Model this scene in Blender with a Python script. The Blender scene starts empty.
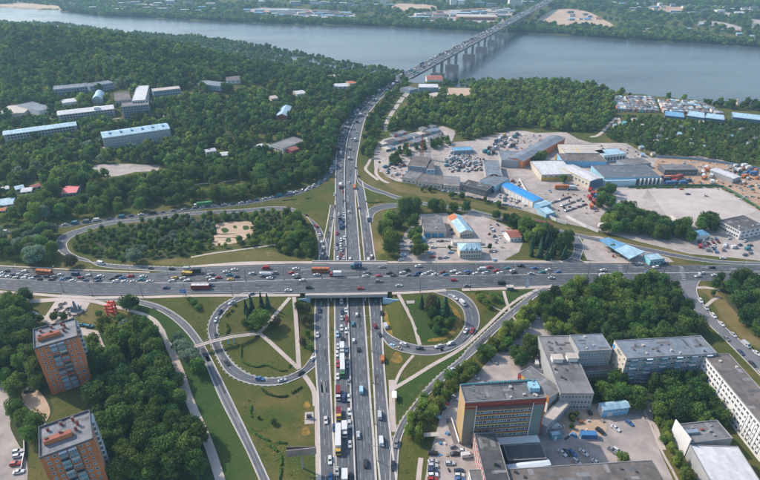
import bpy, bmesh, math, random
import numpy as np
from mathutils import Vector, Matrix
R = math.radians
rnd = random.Random(7)
nrng = np.random.default_rng(11)

# ------------------------------------------------------------------ camera, sky, sun, exposure
C = bpy.context.scene.collection
sc = bpy.context.scene
FOC, CAMH, CX, CY = 540.0, 200.0, 380.0, 240.0
PITCH = math.atan(303.0 / 540.0)
cam_d = bpy.data.cameras.new("camera")
cam = bpy.data.objects.new("camera", cam_d)
C.objects.link(cam)
cam.location = (0, 0, CAMH)
cam.rotation_euler = (math.pi / 2 - PITCH, 0, 0)
cam_d.sensor_width = 36.0
cam_d.lens = FOC / 760.0 * 36.0
cam_d.clip_start = 1.0
cam_d.clip_end = 20000.0
sc.camera = cam

SUN_EL, SUN_AZ = R(40), R(-63)          # azimuth from +Y, clockwise positive
w = bpy.data.worlds.new("World")
sc.world = w
w.use_nodes = True
nt = w.node_tree
nt.nodes.clear()
sky = nt.nodes.new("ShaderNodeTexSky")
sky.sky_type = 'NISHITA'
sky.sun_disc = False
sky.sun_elevation = SUN_EL
sky.sun_rotation = SUN_AZ % (2 * math.pi)
sky.altitude = 150
sky.air_density = 1.2
sky.dust_density = 1.6
sky.ozone_density = 1.5
bg = nt.nodes.new("ShaderNodeBackground")
bg.inputs[1].default_value = 0.15
wo = nt.nodes.new("ShaderNodeOutputWorld")
nt.links.new(sky.outputs[0], bg.inputs[0])
nt.links.new(bg.outputs[0], wo.inputs[0])

sun_d = bpy.data.lights.new("sun", 'SUN')
sun_d.energy = 3.0
sun_d.angle = R(0.6)
sun_d.color = (1.0, 0.90, 0.78)
sun = bpy.data.objects.new("sun", sun_d)
C.objects.link(sun)
sun.rotation_euler = (math.pi / 2 - SUN_EL, 0, math.pi - SUN_AZ)
sun.location = (-300, 200, 400)

sc.view_settings.view_transform = 'Standard'
sc.view_settings.look = 'None'
sc.view_settings.gamma = 1.0
sc.view_settings.exposure = 0.75
sc.render.engine = 'CYCLES'
sc.cycles.max_bounces = 5
sc.cycles.diffuse_bounces = 2
sc.cycles.glossy_bounces = 2
sc.cycles.transmission_bounces = 2
sc.cycles.transparent_max_bounces = 6
sc.cycles.volume_bounces = 0
HAZE = 0.000115

# ------------------------------------------------------------------ photo ray -> ground
_c, _s = math.cos(PITCH), math.sin(PITCH)

def P(px, py, z=0.0):
    u = (px - CX) / FOC
    v = (py - CY) / FOC
    dy, dz = _c - v * _s, -_s - v * _c
    t = (z - CAMH) / dz
    return (u * t, dy * t)

def proj(X, Y, Z):
    z = Z - CAMH
    dep = Y * _c - z * _s
    return CX + FOC * X / dep, CY + FOC * (-(Y * _s) - z * _c) / dep, dep

def pts(s):
    return [tuple(float(v) for v in q.split(',')) for q in s.split()]

WATER = -35.0
# near river edge (tops of the trees on it) and far shoreline
_edge = [(-90, 20, 54), (0, 22, 54), (60, 25, 54), (120, 33, 52), (190, 38, 50), (240, 44, 46), (300, 55, 36), (345, 65, 22), (400, 73, 12),
         (480, 81, 12), (560, 83.5, 2), (610, 91, 0), (660, 96, 0), (700, 100, 0), (760, 106, 0), (900, 120, 0)]
_ep = sorted(P(a, b, c) for a, b, c in _edge)
EX = np.array([-6000.0] + [p[0] for p in _ep] + [6000.0])
EY = np.array([_ep[0][1] + 300] + [p[1] for p in _ep] + [_ep[-1][1] - 100])
_sh = [(-60, 4), (60, 10.5), (100, 16), (150, 17.5), (200, 20.5), (300, 24.5), (350, 25), (380, 26.5), (420, 28.5), (480, 31.5), (540, 33.5), (600, 37.5), (640, 40.5), (700, 43.5), (760, 47.5), (860, 54)]
_sp = sorted(P(a, b, WATER) for a, b in _sh)
SX = np.array([-6000.0] + [p[0] for p in _sp] + [6000.0])
SY = np.array([_sp[0][1] + 900] + [p[1] for p in _sp] + [_sp[-1][1] - 300])

def sst(t):
    t = np.clip(t, 0, 1)
    return t * t * (3 - 2 * t)

XC, EMB = -20.0, 5.5
YN, YF = 280.0, 327.0
# the carriageways that pass under the bridge
CL = sorted((P(a, b)[1], P(a, b)[0]) for a, b in ((323, 240), (319, 262), (315, 300), (313, 345), (316, 400), (319, 480)))
CR = sorted((P(a, b)[1], P(a, b)[0]) for a, b in ((372, 240), (376, 262), (382.5, 300), (386, 345), (389, 400), (397, 480)))
_cly, _clx = np.array([q[0] for q in CL]), np.array([q[1] for q in CL])
_cry, _crx = np.array([q[0] for q in CR]), np.array([q[1] for q in CR])

def terr_u(X, Y):
    """ground without the cut for the highway"""
    X = np.asarray(X, float); Y = np.asarray(Y, float)
    A = 1 - sst((np.abs(X - XC) - 75) / 165.0)
    B = (1 - sst((YN - 3 - Y) / 45.0)) * (1 - sst((Y - YF - 3) / 38.0))
    z = EMB * A * B
    ey = np.interp(X, EX, EY)
    hh = 42 * (1 - sst((X + 500) / 480.0))
    z = z + hh * sst(1 - (ey - 45 - Y) / 380.0)
    drop = sst((Y - ey) / 60.0)
    z = z * (1 - drop) - 42 * drop
    sy = np.interp(X, SX, SY) + 7 * np.sin(X / 41.0) + 5 * np.sin(X / 17.3 + 1) + 3 * np.sin(X / 7.7)
    far = sst((Y - sy + 6) / 14.0)
    z = z + far * (42 - 32.0) * (Y > sy - 10)
    z = z + sst((Y - sy - 300) / 2500.0) * 20
    return z

def cut(X, Y):
    xl = np.interp(Y, _cly, _clx); xr = np.interp(Y, _cry, _crx)
    inb = (Y > YN - 1) & (Y < YF + 1)
    wd = np.where(inb, 1.3, 11.0)
    o = np.maximum(xl - 0.8 - X, X - xr - 0.8)
    return sst(o / wd)

def terr(X, Y):
    return terr_u(X, Y) * np.where(np.asarray(Y, float) < 420, cut(np.asarray(X, float), np.asarray(Y, float)), 1.0)

def tz(x, y):
    return float(terr(x, y))

def G(px, py, f=terr_u):
    z = 0.0
    for _ in range(14):
        x, y = P(px, py, z)
        z = 0.5 * z + 0.5 * float(f(x, y))
    return (x, y)

# ------------------------------------------------------------------ materials
MAT = {}

def mat(name, col, rough=0.8, var=0.15, scale=0.3, spec=0.3, metal=0.0, col2=None, bump=0.0, detail=6, tint=False, streak=False, scale2=None, sheets=0.0):
    if name in MAT:
        return MAT[name]
    m = bpy.data.materials.new(name)
    m.use_nodes = True
    t = m.node_tree
    b = t.nodes["Principled BSDF"]
    b.inputs["Roughness"].default_value = rough
    b.inputs["Metallic"].default_value = metal
    b.inputs["Specular IOR Level"].default_value = spec
    L = t.links.new
    geo = t.nodes.new("ShaderNodeNewGeometry")
    n1 = t.nodes.new("ShaderNodeTexNoise"); n1.inputs["Scale"].default_value = scale; n1.inputs["Detail"].default_value = detail
    n1.inputs["Roughness"].default_value = 0.65
    src = geo.outputs["Position"]
    if streak:
        mp = t.nodes.new("ShaderNodeMapping"); mp.inputs["Scale"].default_value = (1, 1, 0.12)
        L(src, mp.inputs[0]); src = mp.outputs[0]
    L(src, n1.inputs["Vector"])
    n2 = t.nodes.new("ShaderNodeTexNoise"); n2.inputs["Scale"].default_value = scale2 or scale * 0.13; n2.inputs["Detail"].default_value = 4
    L(geo.outputs["Position"], n2.inputs["Vector"])
    ad = t.nodes.new("ShaderNodeMath"); ad.operation = 'ADD'
    L(n1.outputs["Fac"], ad.inputs[0]); L(n2.outputs["Fac"], ad.inputs[1])
    mr = t.nodes.new("ShaderNodeMapRange"); mr.inputs[1].default_value = 0.7; mr.inputs[2].default_value = 1.3
    L(ad.outputs[0], mr.inputs[0])
    mx = t.nodes.new("ShaderNodeMix"); mx.data_type = 'RGBA'
    if col2 is None:
        c1 = [v * (1 - var) for v in col]; c2 = [min(1, v * (1 + var)) for v in col]
    else:
        c1, c2 = col, col2
    L(mr.outputs[0], mx.inputs[0])
    mx.inputs[6].default_value = (*c1, 1); mx.inputs[7].default_value = (*c2, 1)
    out = mx.outputs[2]
    if sheets:      # roof sheets laid side by side, each faded a little differently
        tc = t.nodes.new("ShaderNodeTexCoord"); sx = t.nodes.new("ShaderNodeSeparateXYZ"); L(tc.outputs["Object"], sx.inputs[0])
        dv = t.nodes.new("ShaderNodeMath"); dv.operation = 'MULTIPLY'; dv.inputs[1].default_value = 0.55; L(sx.outputs[0], dv.inputs[0]); fl = t.nodes.new("ShaderNodeMath"); fl.operation = 'FLOOR'; L(dv.outputs[0], fl.inputs[0])
        d2 = t.nodes.new("ShaderNodeMath"); d2.operation = 'MULTIPLY'; d2.inputs[1].default_value = 0.25; L(sx.outputs[1], d2.inputs[0]); f2 = t.nodes.new("ShaderNodeMath"); f2.operation = 'FLOOR'; L(d2.outputs[0], f2.inputs[0])
        cb = t.nodes.new("ShaderNodeCombineXYZ"); L(fl.outputs[0], cb.inputs[0]); L(f2.outputs[0], cb.inputs[1]); wn = t.nodes.new("ShaderNodeTexWhiteNoise"); L(cb.outputs[0], wn.inputs["Vector"])
        rg = t.nodes.new("ShaderNodeMapRange"); rg.inputs[3].default_value = 1 - sheets; rg.inputs[4].default_value = 1 + sheets * .5; L(wn.outputs["Value"], rg.inputs[0])
        sm_ = t.nodes.new("ShaderNodeMix"); sm_.data_type = 'RGBA'; sm_.blend_type = 'MULTIPLY'; sm_.inputs[0].default_value = 1; L(out, sm_.inputs[6]); L(rg.outputs[0], sm_.inputs[7]); out = sm_.outputs[2]
    if tint:
        oi = t.nodes.new("ShaderNodeObjectInfo")
        mm = t.nodes.new("ShaderNodeMix"); mm.data_type = 'RGBA'; mm.blend_type = 'MULTIPLY'; mm.inputs[0].default_value = 1
        L(out, mm.inputs[6]); L(oi.outputs["Color"], mm.inputs[7]); out = mm.outputs[2]
    L(out, b.inputs["Base Color"])
    if bump:
        bp = t.nodes.new("ShaderNodeBump"); bp.inputs["Strength"].default_value = bump; bp.inputs["Distance"].default_value = 0.3
        L(n1.outputs["Fac"], bp.inputs["Height"]); L(bp.outputs[0], b.inputs["Normal"])
    MAT[name] = m
    return m

def grass_mat(name, greens, dry, fine=0.9):
    m = bpy.data.materials.new(name); m.use_nodes = True
    t = m.node_tree; b = t.nodes["Principled BSDF"]; L = t.links.new
    b.inputs["Roughness"].default_value = 0.95; b.inputs["Specular IOR Level"].default_value = 0.1
    geo = t.nodes.new("ShaderNodeNewGeometry")
    def noise(s, d=5, rg=0.6):
        n = t.nodes.new("ShaderNodeTexNoise"); n.inputs["Scale"].default_value = s; n.inputs["Detail"].default_value = d; n.inputs["Roughness"].default_value = rg
        L(geo.outputs["Position"], n.inputs["Vector"]); return n.outputs["Fac"]
    def rng(x, a, bb):
        r = t.nodes.new("ShaderNodeMapRange"); r.inputs[1].default_value = a; r.inputs[2].default_value = bb; L(x, r.inputs[0]); return r.outputs[0]
    def mix(f, a, bb):
        x = t.nodes.new("ShaderNodeMix"); x.data_type = 'RGBA'; L(f, x.inputs[0])
        for i, v in ((6, a), (7, bb)):
            if isinstance(v, tuple): x.inputs[i].default_value = (*v, 1)
            else: L(v, x.inputs[i])
        return x.outputs[2]
    c = mix(rng(noise(fine, 8, 0.7), 0.35, 0.65), greens[0], greens[1])
    c = mix(rng(noise(0.045, 7, 0.65), 0.42, 0.62), c, dry)
    c2 = mix(rng(noise(0.012, 5), 0.42, 0.62), c, greens[2])
    c3 = mix(rng(noise(2.2, 4), 0.42, 0.7), c2, greens[0])
    c3 = mix(rng(noise(0.16, 6, 0.7), 0.61, 0.70), c3, tuple(v * 1.15 for v in dry))
    L(c3, b.inputs["Base Color"])
    MAT[name] = m
    return m

GRASS = grass_mat("grass", ((0.038, 0.060, 0.013), (0.084, 0.094, 0.022), (0.072, 0.078, 0.021)), (0.160, 0.112, 0.044))
LUSH = grass_mat("lush_grass", ((0.026, 0.055, 0.012), (0.050, 0.085, 0.020), (0.034, 0.066, 0.016)), (0.085, 0.090, 0.030))
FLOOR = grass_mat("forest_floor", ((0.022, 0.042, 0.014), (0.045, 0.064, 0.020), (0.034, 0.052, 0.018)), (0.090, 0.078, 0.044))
DRY = grass_mat("dry_grass", ((0.085, 0.080, 0.026), (0.150, 0.120, 0.045), (0.110, 0.100, 0.034)), (0.210, 0.155, 0.075))
ASPH = mat("asphalt_worn", (0.100, 0.106, 0.118), 0.85, 0.30, 0.25, scale2=0.02)
ASPH_D = mat("asphalt_dark", (0.078, 0.084, 0.096), 0.85, 0.3, 0.3, scale2=0.02)
ASPH_L = mat("asphalt_pale", (0.140, 0.142, 0.150), 0.88, 0.26, 0.2, scale2=0.02)
CONC = mat("concrete", (0.36, 0.32, 0.29), 0.9, 0.18, 0.5)
KERB = mat("kerb_concrete", (0.42, 0.385, 0.355), 0.9, 0.2, 0.6)
PAVE = mat("pale_paving", (0.40, 0.335, 0.295), 0.9, 0.16, 0.25)
LOT = mat("dusty_lot", (0.205, 0.175, 0.160), 0.92, 0.2, 0.16, bump=0.1, col2=(0.43, 0.37, 0.335), scale2=0.03)
LOT2 = mat("worn_yard", (0.20, 0.175, 0.162), 0.92, 0.2, 0.14, col2=(0.38, 0.325, 0.295), scale2=0.035)
SAND = mat("sandy_soil", (0.32, 0.22, 0.15), 0.95, 0.2, 0.15, col2=(0.48, 0.36, 0.26))
SOIL = mat("orange_soil", (0.25, 0.155, 0.10), 0.95, 0.2, 0.12, col2=(0.42, 0.29, 0.20))
LOT_P = mat("pale_lot", (0.33, 0.285, 0.262), 0.92, 0.2, 0.14, col2=(0.47, 0.41, 0.375), scale2=0.03)
WHITE_L = mat("road_paint", (0.29, 0.29, 0.29), 0.7, 0.35, 0.5)
FLOWER = mat("yellow_flowers", (0.070, 0.066, 0.018), 0.95, 0.3, 0.8, col2=(0.30, 0.175, 0.030), scale2=0.3)

# ------------------------------------------------------------------ mesh builder
class MB:
    def __init__(self):
        self.v, self.f, self.m = [], [], []
    def poly(self, ps, mi=0):
        n = len(self.v); self.v += [tuple(p) for p in ps]; self.f.append(tuple(range(n, n + len(ps)))); self.m.append(mi)
    def hexa(self, b, t, mi=0):
        """two quads (bottom, top), both counter-clockwise seen from above"""
        n = len(self.v); self.v += [tuple(p) for p in b] + [tuple(p) for p in t]
        for q in ((3, 2, 1, 0), (4, 5, 6, 7), (0, 1, 5, 4), (1, 2, 6, 5), (2, 3, 7, 6), (3, 0, 4, 7)):
            self.f.append(tuple(n + i for i in q)); self.m.append(mi)
    def box(self, x0, x1, y0, y1, z0, z1, mi=0):
        self.hexa([(x0, y0, z0), (x1, y0, z0), (x1, y1, z0), (x0, y1, z0)], [(x0, y0, z1), (x1, y0, z1), (x1, y1, z1), (x0, y1, z1)], mi)
    def obox(self, cx, cy, ang, sx, sy, z0, z1, mi=0, tx=1.0, ty=1.0):
        ca, sa = math.cos(ang), math.sin(ang)
        def q(kx, ky, z): return [(cx + ca * a * kx - sa * b * ky, cy + sa * a * kx + ca * b * ky, z) for a, b in ((-sx / 2, -sy / 2), (sx / 2, -sy / 2), (sx / 2, sy / 2), (-sx / 2, sy / 2))]
        self.hexa(q(1, 1, z0), q(tx, ty, z1), mi)
    def prism(self, poly, z0, z1, mi=0, mtop=None):
        n = len(self.v); k = len(poly)
        self.v += [(p[0], p[1], z0) for p in poly] + [(p[0], p[1], z1) for p in poly]
        for i in range(k):
            j = (i + 1) % k
            self.f.append((n + i, n + j, n + k + j, n + k + i)); self.m.append(mi)
        self.f.append(tuple(n + k + i for i in range(k))); self.m.append(mi if mtop is None else mtop)
        self.f.append(tuple(n + k - 1 - i for i in range(k))); self.m.append(mi)
    def tube(self, a, b, r0, r1, n=6, mi=0, cap=True):
        a = Vector(a); b = Vector(b); d = (b - a).normalized()
        u = d.cross(Vector((0, 0, 1)))
        if u.length < 1e-3: u = Vector((1, 0, 0))
        u.normalize(); vv = d.cross(u)
        k = len(self.v)
        for c, r in ((a, r0), (b, r1)):
            for i in range(n):
                t = 2 * math.pi * i / n
                self.v.append(tuple(c + u * (math.cos(t) * r) + vv * (math.sin(t) * r)))
        for i in range(n):
            j = (i + 1) % n
            self.f.append((k + i, k + n + i, k + n + j, k + j)); self.m.append(mi)
        if cap:
            self.f.append(tuple(k + n + n - 1 - i for i in range(n))); self.m.append(mi)
            self.f.append(tuple(k + i for i in range(n))); self.m.append(mi)
    def mesh(self, name, mats):
        me = bpy.data.meshes.new(name)
        me.from_pydata(self.v, [], self.f)
        for m in (mats if isinstance(mats, (list, tuple)) else [mats]):
            me.materials.append(m)
        if len(me.polygons): me.polygons.foreach_set("material_index", self.m)
        me.update()
        return me
    def build(self, name, mats, parent=None, loc=None, rz=0.0):
        o = bpy.data.objects.new(name, self.mesh(name, mats))
        C.objects.link(o)
        if parent is not None: o.parent = parent
        if loc is not None: o.location = loc
        if rz: o.rotation_euler.z = rz
        return o

def link(name, me, parent=None, loc=(0, 0, 0), rz=0.0, label=None):
    o = bpy.data.objects.new(name, me); C.objects.link(o)
    if parent is not None: o.parent = parent
    o.location = loc
    if rz: o.rotation_euler.z = rz
    if label: o['label'] = label
    return o

def tag(o, label, cat, group=None):
    o['label'] = label; o['category'] = cat
    if group: o['group'] = group
    return o

def thing(name, label, cat, loc=(0, 0, 0), rz=0.0, group=None):
    o = bpy.data.objects.new(name, None); C.objects.link(o)
    o.empty_display_size = 0.5
    o.location = loc; o.rotation_euler.z = rz
    return tag(o, label, cat, group)

def struct(o, kind='structure'):
    o['kind'] = kind
    return o

def ordn(n):
    wd = ["first", "second", "third", "fourth", "fifth", "sixth", "seventh", "eighth", "ninth", "tenth", "eleventh", "twelfth"]
    if n < len(wd): return wd[n]
    n += 1
    return f"{n}{'th' if 10 < n % 100 < 14 else {1: 'st', 2: 'nd', 3: 'rd'}.get(n % 10, 'th')}"

# ------------------------------------------------------------------ mask of built-over ground (2 m cells)
MX0, MY0, MC = -1000.0, 90.0, 2.0
MW, MH = 1000, 760
MASK = np.zeros((MH, MW), bool)
HARD = np.zeros((MH, MW), bool)      # roads and buildings only

def inpoly(X, Y, poly):
    ins = np.zeros(X.shape, bool)
    n = len(poly); j = n - 1
    for i in range(n):
        xi, yi = poly[i][0], poly[i][1]; xj, yj = poly[j][0], poly[j][1]
        if yi != yj:
            ins ^= ((yi > Y) != (yj > Y)) & (X < (xj - xi) * (Y - yi) / (yj - yi) + xi)
        j = i
    return ins

def mask_poly(poly, grow=0, hard=True):
    xs = [p[0] for p in poly]; ys = [p[1] for p in poly]
    i0 = max(0, int((min(xs) - MX0) / MC) - 3); i1 = min(MW, int((max(xs) - MX0) / MC) + 4)
    j0 = max(0, int((min(ys) - MY0) / MC) - 3); j1 = min(MH, int((max(ys) - MY0) / MC) + 4)
    if i1 <= i0 or j1 <= j0: return
    X, Y = np.meshgrid(MX0 + (np.arange(i0, i1) + .5) * MC, MY0 + (np.arange(j0, j1) + .5) * MC)
    b = inpoly(X, Y, poly)
    for _ in range(grow):
        c = b.copy(); c[1:] |= b[:-1]; c[:-1] |= b[1:]; c[:, 1:] |= b[:, :-1]; c[:, :-1] |= b[:, 1:]; b = c
    MASK[j0:j1, i0:i1] |= b
    if hard: HARD[j0:j1, i0:i1] |= b

def masked(x, y, m=None):
    i = int((x - MX0) / MC); j = int((y - MY0) / MC)
    return 0 <= i < MW and 0 <= j < MH and (MASK if m is None else m)[j, i]

# ------------------------------------------------------------------ ground sheets: patches and ribbons
def smooth(p, k=8, closed=False):
    """Catmull-Rom through p"""
    out = []
    n = len(p)
    if n < 3: return list(p)
    rngi = range(n) if closed else range(n - 1)
    for i in rngi:
        a = p[(i - 1) % n] if closed or i > 0 else p[0]
        b = p[i]; c = p[(i + 1) % n]
        d = p[(i + 2) % n] if closed or i + 2 < n else p[-1]
        for j in range(k):
            t = j / k
            out.append(tuple(0.5 * (2 * b[q] + (c[q] - a[q]) * t + (2 * a[q] - 5 * b[q] + 4 * c[q] - d[q]) * t * t + (3 * b[q] - a[q] - 3 * c[q] + d[q]) * t ** 3) for q in (0, 1)))
    if not closed: out.append(tuple(p[-1]))
    return out

def resample(p, n):
    a = np.array(p); d = np.r_[0, np.cumsum(np.hypot(*np.diff(a, axis=0).T))]
    t = np.linspace(0, d[-1], n)
    return np.c_[np.interp(t, d, a[:, 0]), np.interp(t, d, a[:, 1])]

def length(p):
    a = np.asarray(p); return float(np.hypot(*np.diff(a, axis=0).T).sum())

def patch(name, px, m, off=0.04, cell=None, f=terr, sm=0, grow=0, block=True, kind='structure', world=False):
    poly = [tuple(q) for q in px] if world else [G(*q) for q in px]
    if sm: poly = smooth(poly, sm, True)
    bm = bmesh.new()
    vs = [bm.verts.new((q[0], q[1], 0)) for q in poly]
    try:
        bm.faces.new(vs)
    except ValueError:
        pass
    bmesh.ops.triangulate(bm, faces=bm.faces[:])
    if cell:
        xs = [q[0] for q in poly]; ys = [q[1] for q in poly]
        for ax, lo, hi in ((0, min(xs), max(xs)), (1, min(ys), max(ys))):
            x = lo + cell
            while x < hi:
                co = (x, 0, 0) if ax == 0 else (0, x, 0); no = (1, 0, 0) if ax == 0 else (0, 1, 0)
                bmesh.ops.bisect_plane(bm, geom=bm.verts[:] + bm.edges[:] + bm.faces[:], plane_co=co, plane_no=no)
                x += cell
    co = np.array([v.co[:2] for v in bm.verts])
    zz = f(co[:, 0], co[:, 1]) + off
    for v, z in zip(bm.verts, zz): v.co.z = z
    bmesh.ops.recalc_face_normals(bm, faces=bm.faces[:])
    for fc in bm.faces:
        if fc.normal.z < 0: fc.normal_flip()
    me = bpy.data.meshes.new(name); bm.to_mesh(me); bm.free()
    me.materials.append(m)
    o = bpy.data.objects.new(name, me); C.objects.link(o)
    o['kind'] = kind
    if block: mask_poly(poly, grow, False)
    return o

ROADS = {}

class Road:
    def __init__(self, key, name, lpx, rpx, m, off=0.12, f=terr, step=2.5, grow=1, g=None, cross=4, ks=8):
        g = g or G
        lp = smooth([g(*q) for q in lpx], ks); rp = smooth([g(*q) for q in rpx], ks)
        n = max(6, int(max(length(lp), length(rp)) / step))
        self.L = resample(lp, n); self.R = resample(rp, n); self.n = n; self.f = f; self.off = off
        mb = MB()
        for i in range(n):
            for k in range(cross + 1):
                t = k / cross; x, y = self.L[i] * (1 - t) + self.R[i] * t
                mb.v.append((x, y, float(f(x, y)) + off))
        for i in range(n - 1):
            for k in range(cross):
                a = i * (cross + 1) + k
                mb.f.append((a, a + 1, a + cross + 2, a + cross + 1)); mb.m.append(0)
        fix_up(mb)
        self.o = struct(mb.build(name, m))
        self.C = (self.L + self.R) / 2
        mask_poly([tuple(q) for q in self.L] + [tuple(q) for q in self.R[::-1]], grow)
        ROADS[key] = self
    def line(self, t):
        return self.L * (1 - t) + self.R * t

def fix_up(mb):
    f2 = []
    for f in mb.f:
        a, b, c = (mb.v[f[i]] for i in (0, 1, 2))
        nz = (b[0] - a[0]) * (c[1] - a[1]) - (b[1] - a[1]) * (c[0] - a[0])
        f2.append(f if nz > 0 else tuple(reversed(f)))
    mb.f = f2

def strip(mb, line, wd, f, off, h=0.0, mi=0, i0=0, i1=None):
    """flat or raised strip along a polyline"""
    a = np.asarray(line)[i0:i1]
    if len(a) < 2: return
    d = np.gradient(a, axis=0); d /= np.maximum(np.hypot(d[:, 0], d[:, 1])[:, None], 1e-6)
    nrm = np.c_[-d[:, 1], d[:, 0]] * wd / 2
    l = a + nrm; r = a - nrm
    z = f(a[:, 0], a[:, 1]) + off
    for i in range(len(a) - 1):
        q = [(r[i], z[i]), (r[i + 1], z[i + 1]), (l[i + 1], z[i + 1]), (l[i], z[i])]
        if h:
            mb.hexa([(p[0], p[1], zz - 0.3) for p, zz in q], [(p[0], p[1], zz + h) for p, zz in q], mi)
        else:
            mb.poly([(p[0], p[1], zz) for p, zz in q], mi)

def dashes(mb, line, wd, dash, gap, f, off, h=0.0, mi=0, start=0.0):
    ln = length(line); a = np.asarray(line); d = np.r_[0, np.cumsum(np.hypot(*np.diff(a, axis=0).T))]
    t = start
    while t + dash < ln:
        k = max(2, int(dash / 2.5) + 1)
        tt = np.linspace(t, t + dash, k)
        strip(mb, np.c_[np.interp(tt, d, a[:, 0]), np.interp(tt, d, a[:, 1])], wd, f, off, h, mi)
        t += dash + gap
# ------------------------------------------------------------------ terrain, river
def axis(lo, hi, segs):
    """segs: (from, to, step) fine zones; geometric growth outside"""
    a = []
    for s0, s1, st in segs: a += list(np.arange(s0, s1, st))
    a.append(segs[-1][1])
    st = segs[-1][2]; x = a[-1]
    while x < hi: st *= 1.12; x += min(st, 60); a.append(x)
    st = segs[0][2]; x = a[0]
    while x > lo: st *= 1.12; x -= min(st, 60); a.insert(0, x)
    return np.array(a)

gx = axis(-3400, 3400, [(-330, -90, 3.0), (-90, 50, 1.4), (50, 330, 3.0)])
gy = axis(60, 4200, [(110, 270, 3.0), (270, 340, 1.5), (340, 470, 3.0), (470, 1500, 14.0)])
XX, YY = np.meshgrid(gx, gy)
ZZ = terr(XX, YY)
nx, ny = len(gx), len(gy)
me = bpy.data.meshes.new("terrain")
vv = np.c_[XX.ravel(), YY.ravel(), ZZ.ravel()]
idx = np.arange(nx * ny).reshape(ny, nx)
ff = np.stack([idx[:-1, :-1], idx[:-1, 1:], idx[1:, 1:], idx[1:, :-1]], -1).reshape(-1, 4)
me.from_pydata(vv.tolist(), [], ff.tolist())
me.materials.append(GRASS)
me.polygons.foreach_set("use_smooth", [True] * len(me.polygons))
terrain = struct(link("terrain", me))

def water_mat():
    m = bpy.data.materials.new("river_water"); m.use_nodes = True
    t = m.node_tree; b = t.nodes["Principled BSDF"]; L = t.links.new
    b.inputs["Base Color"].default_value = (0.055, 0.064, 0.072, 1)
    b.inputs["Roughness"].default_value = 0.16
    b.inputs["IOR"].default_value = 1.33
    geo = t.nodes.new("ShaderNodeNewGeometry")
    mp = t.nodes.new("ShaderNodeMapping"); mp.inputs["Scale"].default_value = (0.35, 1, 1); mp.inputs["Rotation"].default_value = (0, 0, R(-20))
    L(geo.outputs["Position"], mp.inputs[0])
    n = t.nodes.new("ShaderNodeTexNoise"); n.inputs["Scale"].default_value = 0.12; n.inputs["Detail"].default_value = 9; n.inputs["Roughness"].default_value = 0.6
    L(mp.outputs[0], n.inputs["Vector"])
    n2 = t.nodes.new("ShaderNodeTexNoise"); n2.inputs["Scale"].default_value = 0.008; n2.inputs["Detail"].default_value = 5
    L(mp.outputs[0], n2.inputs["Vector"])
    bp = t.nodes.new("ShaderNodeBump"); bp.inputs["Strength"].default_value = 0.8; bp.inputs["Distance"].default_value = 1.1
    L(n.outputs["Fac"], bp.inputs["Height"]); L(bp.outputs[0], b.inputs["Normal"])
    mr = t.nodes.new("ShaderNodeMapRange"); mr.inputs[1].default_value = 0.35; mr.inputs[2].default_value = 0.65; mr.inputs[3].default_value = 0.06; mr.inputs[4].default_value = 0.30
    L(n2.outputs["Fac"], mr.inputs[0]); L(mr.outputs[0], b.inputs["Roughness"])
    return m
mb = MB()
mb.poly([(-3400, 700, WATER), (3400, 700, WATER), (3400, 3900, WATER), (-3400, 3900, WATER)])
river = struct(mb.build("river", water_mat()))

# ------------------------------------------------------------------ lots, yards and other ground patches
patch("sandy_yard", pts("374,150 383,139 412,133 443,126 456,131 452,142 470,141 500,133 520,130 536,133 566,132 578,139 592,143 626,143 652,158 700,156 770,170 770,262 735,258 690,254 640,242 600,231 560,222 525,211 490,202 440,189 396,181 385,176 374,168"), LOT, 0.03, None, terr, 0, 0, False)
patch("soil_yard", pts("655,162 672,157 702,158 732,163 770,176 770,222 758,210 722,188 690,187 655,186"), SOIL, 0.07, None, terr, 3, 0, True)
patch("paved_field", pts("612,190 660,189 719,188.5 757,211 735,219 703,226 655,222 632,214 616,207"), LOT_P, 0.08, None, terr, 0, 0, True)
patch("commercial_yard", pts("402,262 399,245 405,232 415,222 420,214 447,213 452,218 470,212 494,220 507,226 516,232 524,240 519,252 508,258 502,261.5"), LOT, 0.06, 6, terr, 0, 0, True)
patch("office_lot", pts("545,318 562,330 550,352 562,386 548,400 470,440 480,484 424,484 428,462 434,440 442,412 455,394 476,374 505,345 524,322"), LOT, 0.05, 8, terr, 0, 0, True)
patch("office_yard", pts("546,432 566,408 592,404 632,404 642,398 655,404 652,426 660,452 676,486 490,486 480,440"), LOT2, 0.06, 10, terr, 0, 0, True)
patch("station_yard", pts("583,240 590,236 600,236.5 640,249.5 668,257.5 674,262 640,262.4 600,261.8 587,260 582,250"), LOT, 0.075, 6, terr, 0, 0, True)
patch("dirt_patch", pts("563,412 578,404 594,406 604,418 606,432 590,440 572,434 560,426"), SAND, 0.10, None, terr, 4, 0, True)
patch("sports_court", pts("88,166 105,164 129,164 160,165 158,171 135,172 118,176 97,177"), LOT, 0.05, None, terr, 0, 1, True)
for q_ in ("221,229 226,228 229,231 224,233", "234,236 240,235 243,238 237,240", "243,226 248,226 249,229 244,230", "226,239 230,238 231,242 226,242", "233,226 236,225.6 237,228 234,228.4"): patch("grass_patch", pts(q_), LUSH, 0.09, None, terr, 3, 0, False)
patch("sandy_clearing", pts("216,224 228,222 240,221.5 252,222.5 253,233 247,238 236,243 222,245 214,245 212,238 217,232"), SAND, 0.06, None, terr, 3, 0, True)
patch("tower_yard", pts("-6,386 10,390 15,400 10,424 16,440 27,462 24,486 -6,486"), LOT2, 0.05, 8, terr, 3, 0, True)
patch("dirt_track", pts("22,392 30,386 40,392 48,404 50,414 44,424 38,424 34,414 24,404"), SAND, 0.09, None, terr, 3, 0, True)
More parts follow.
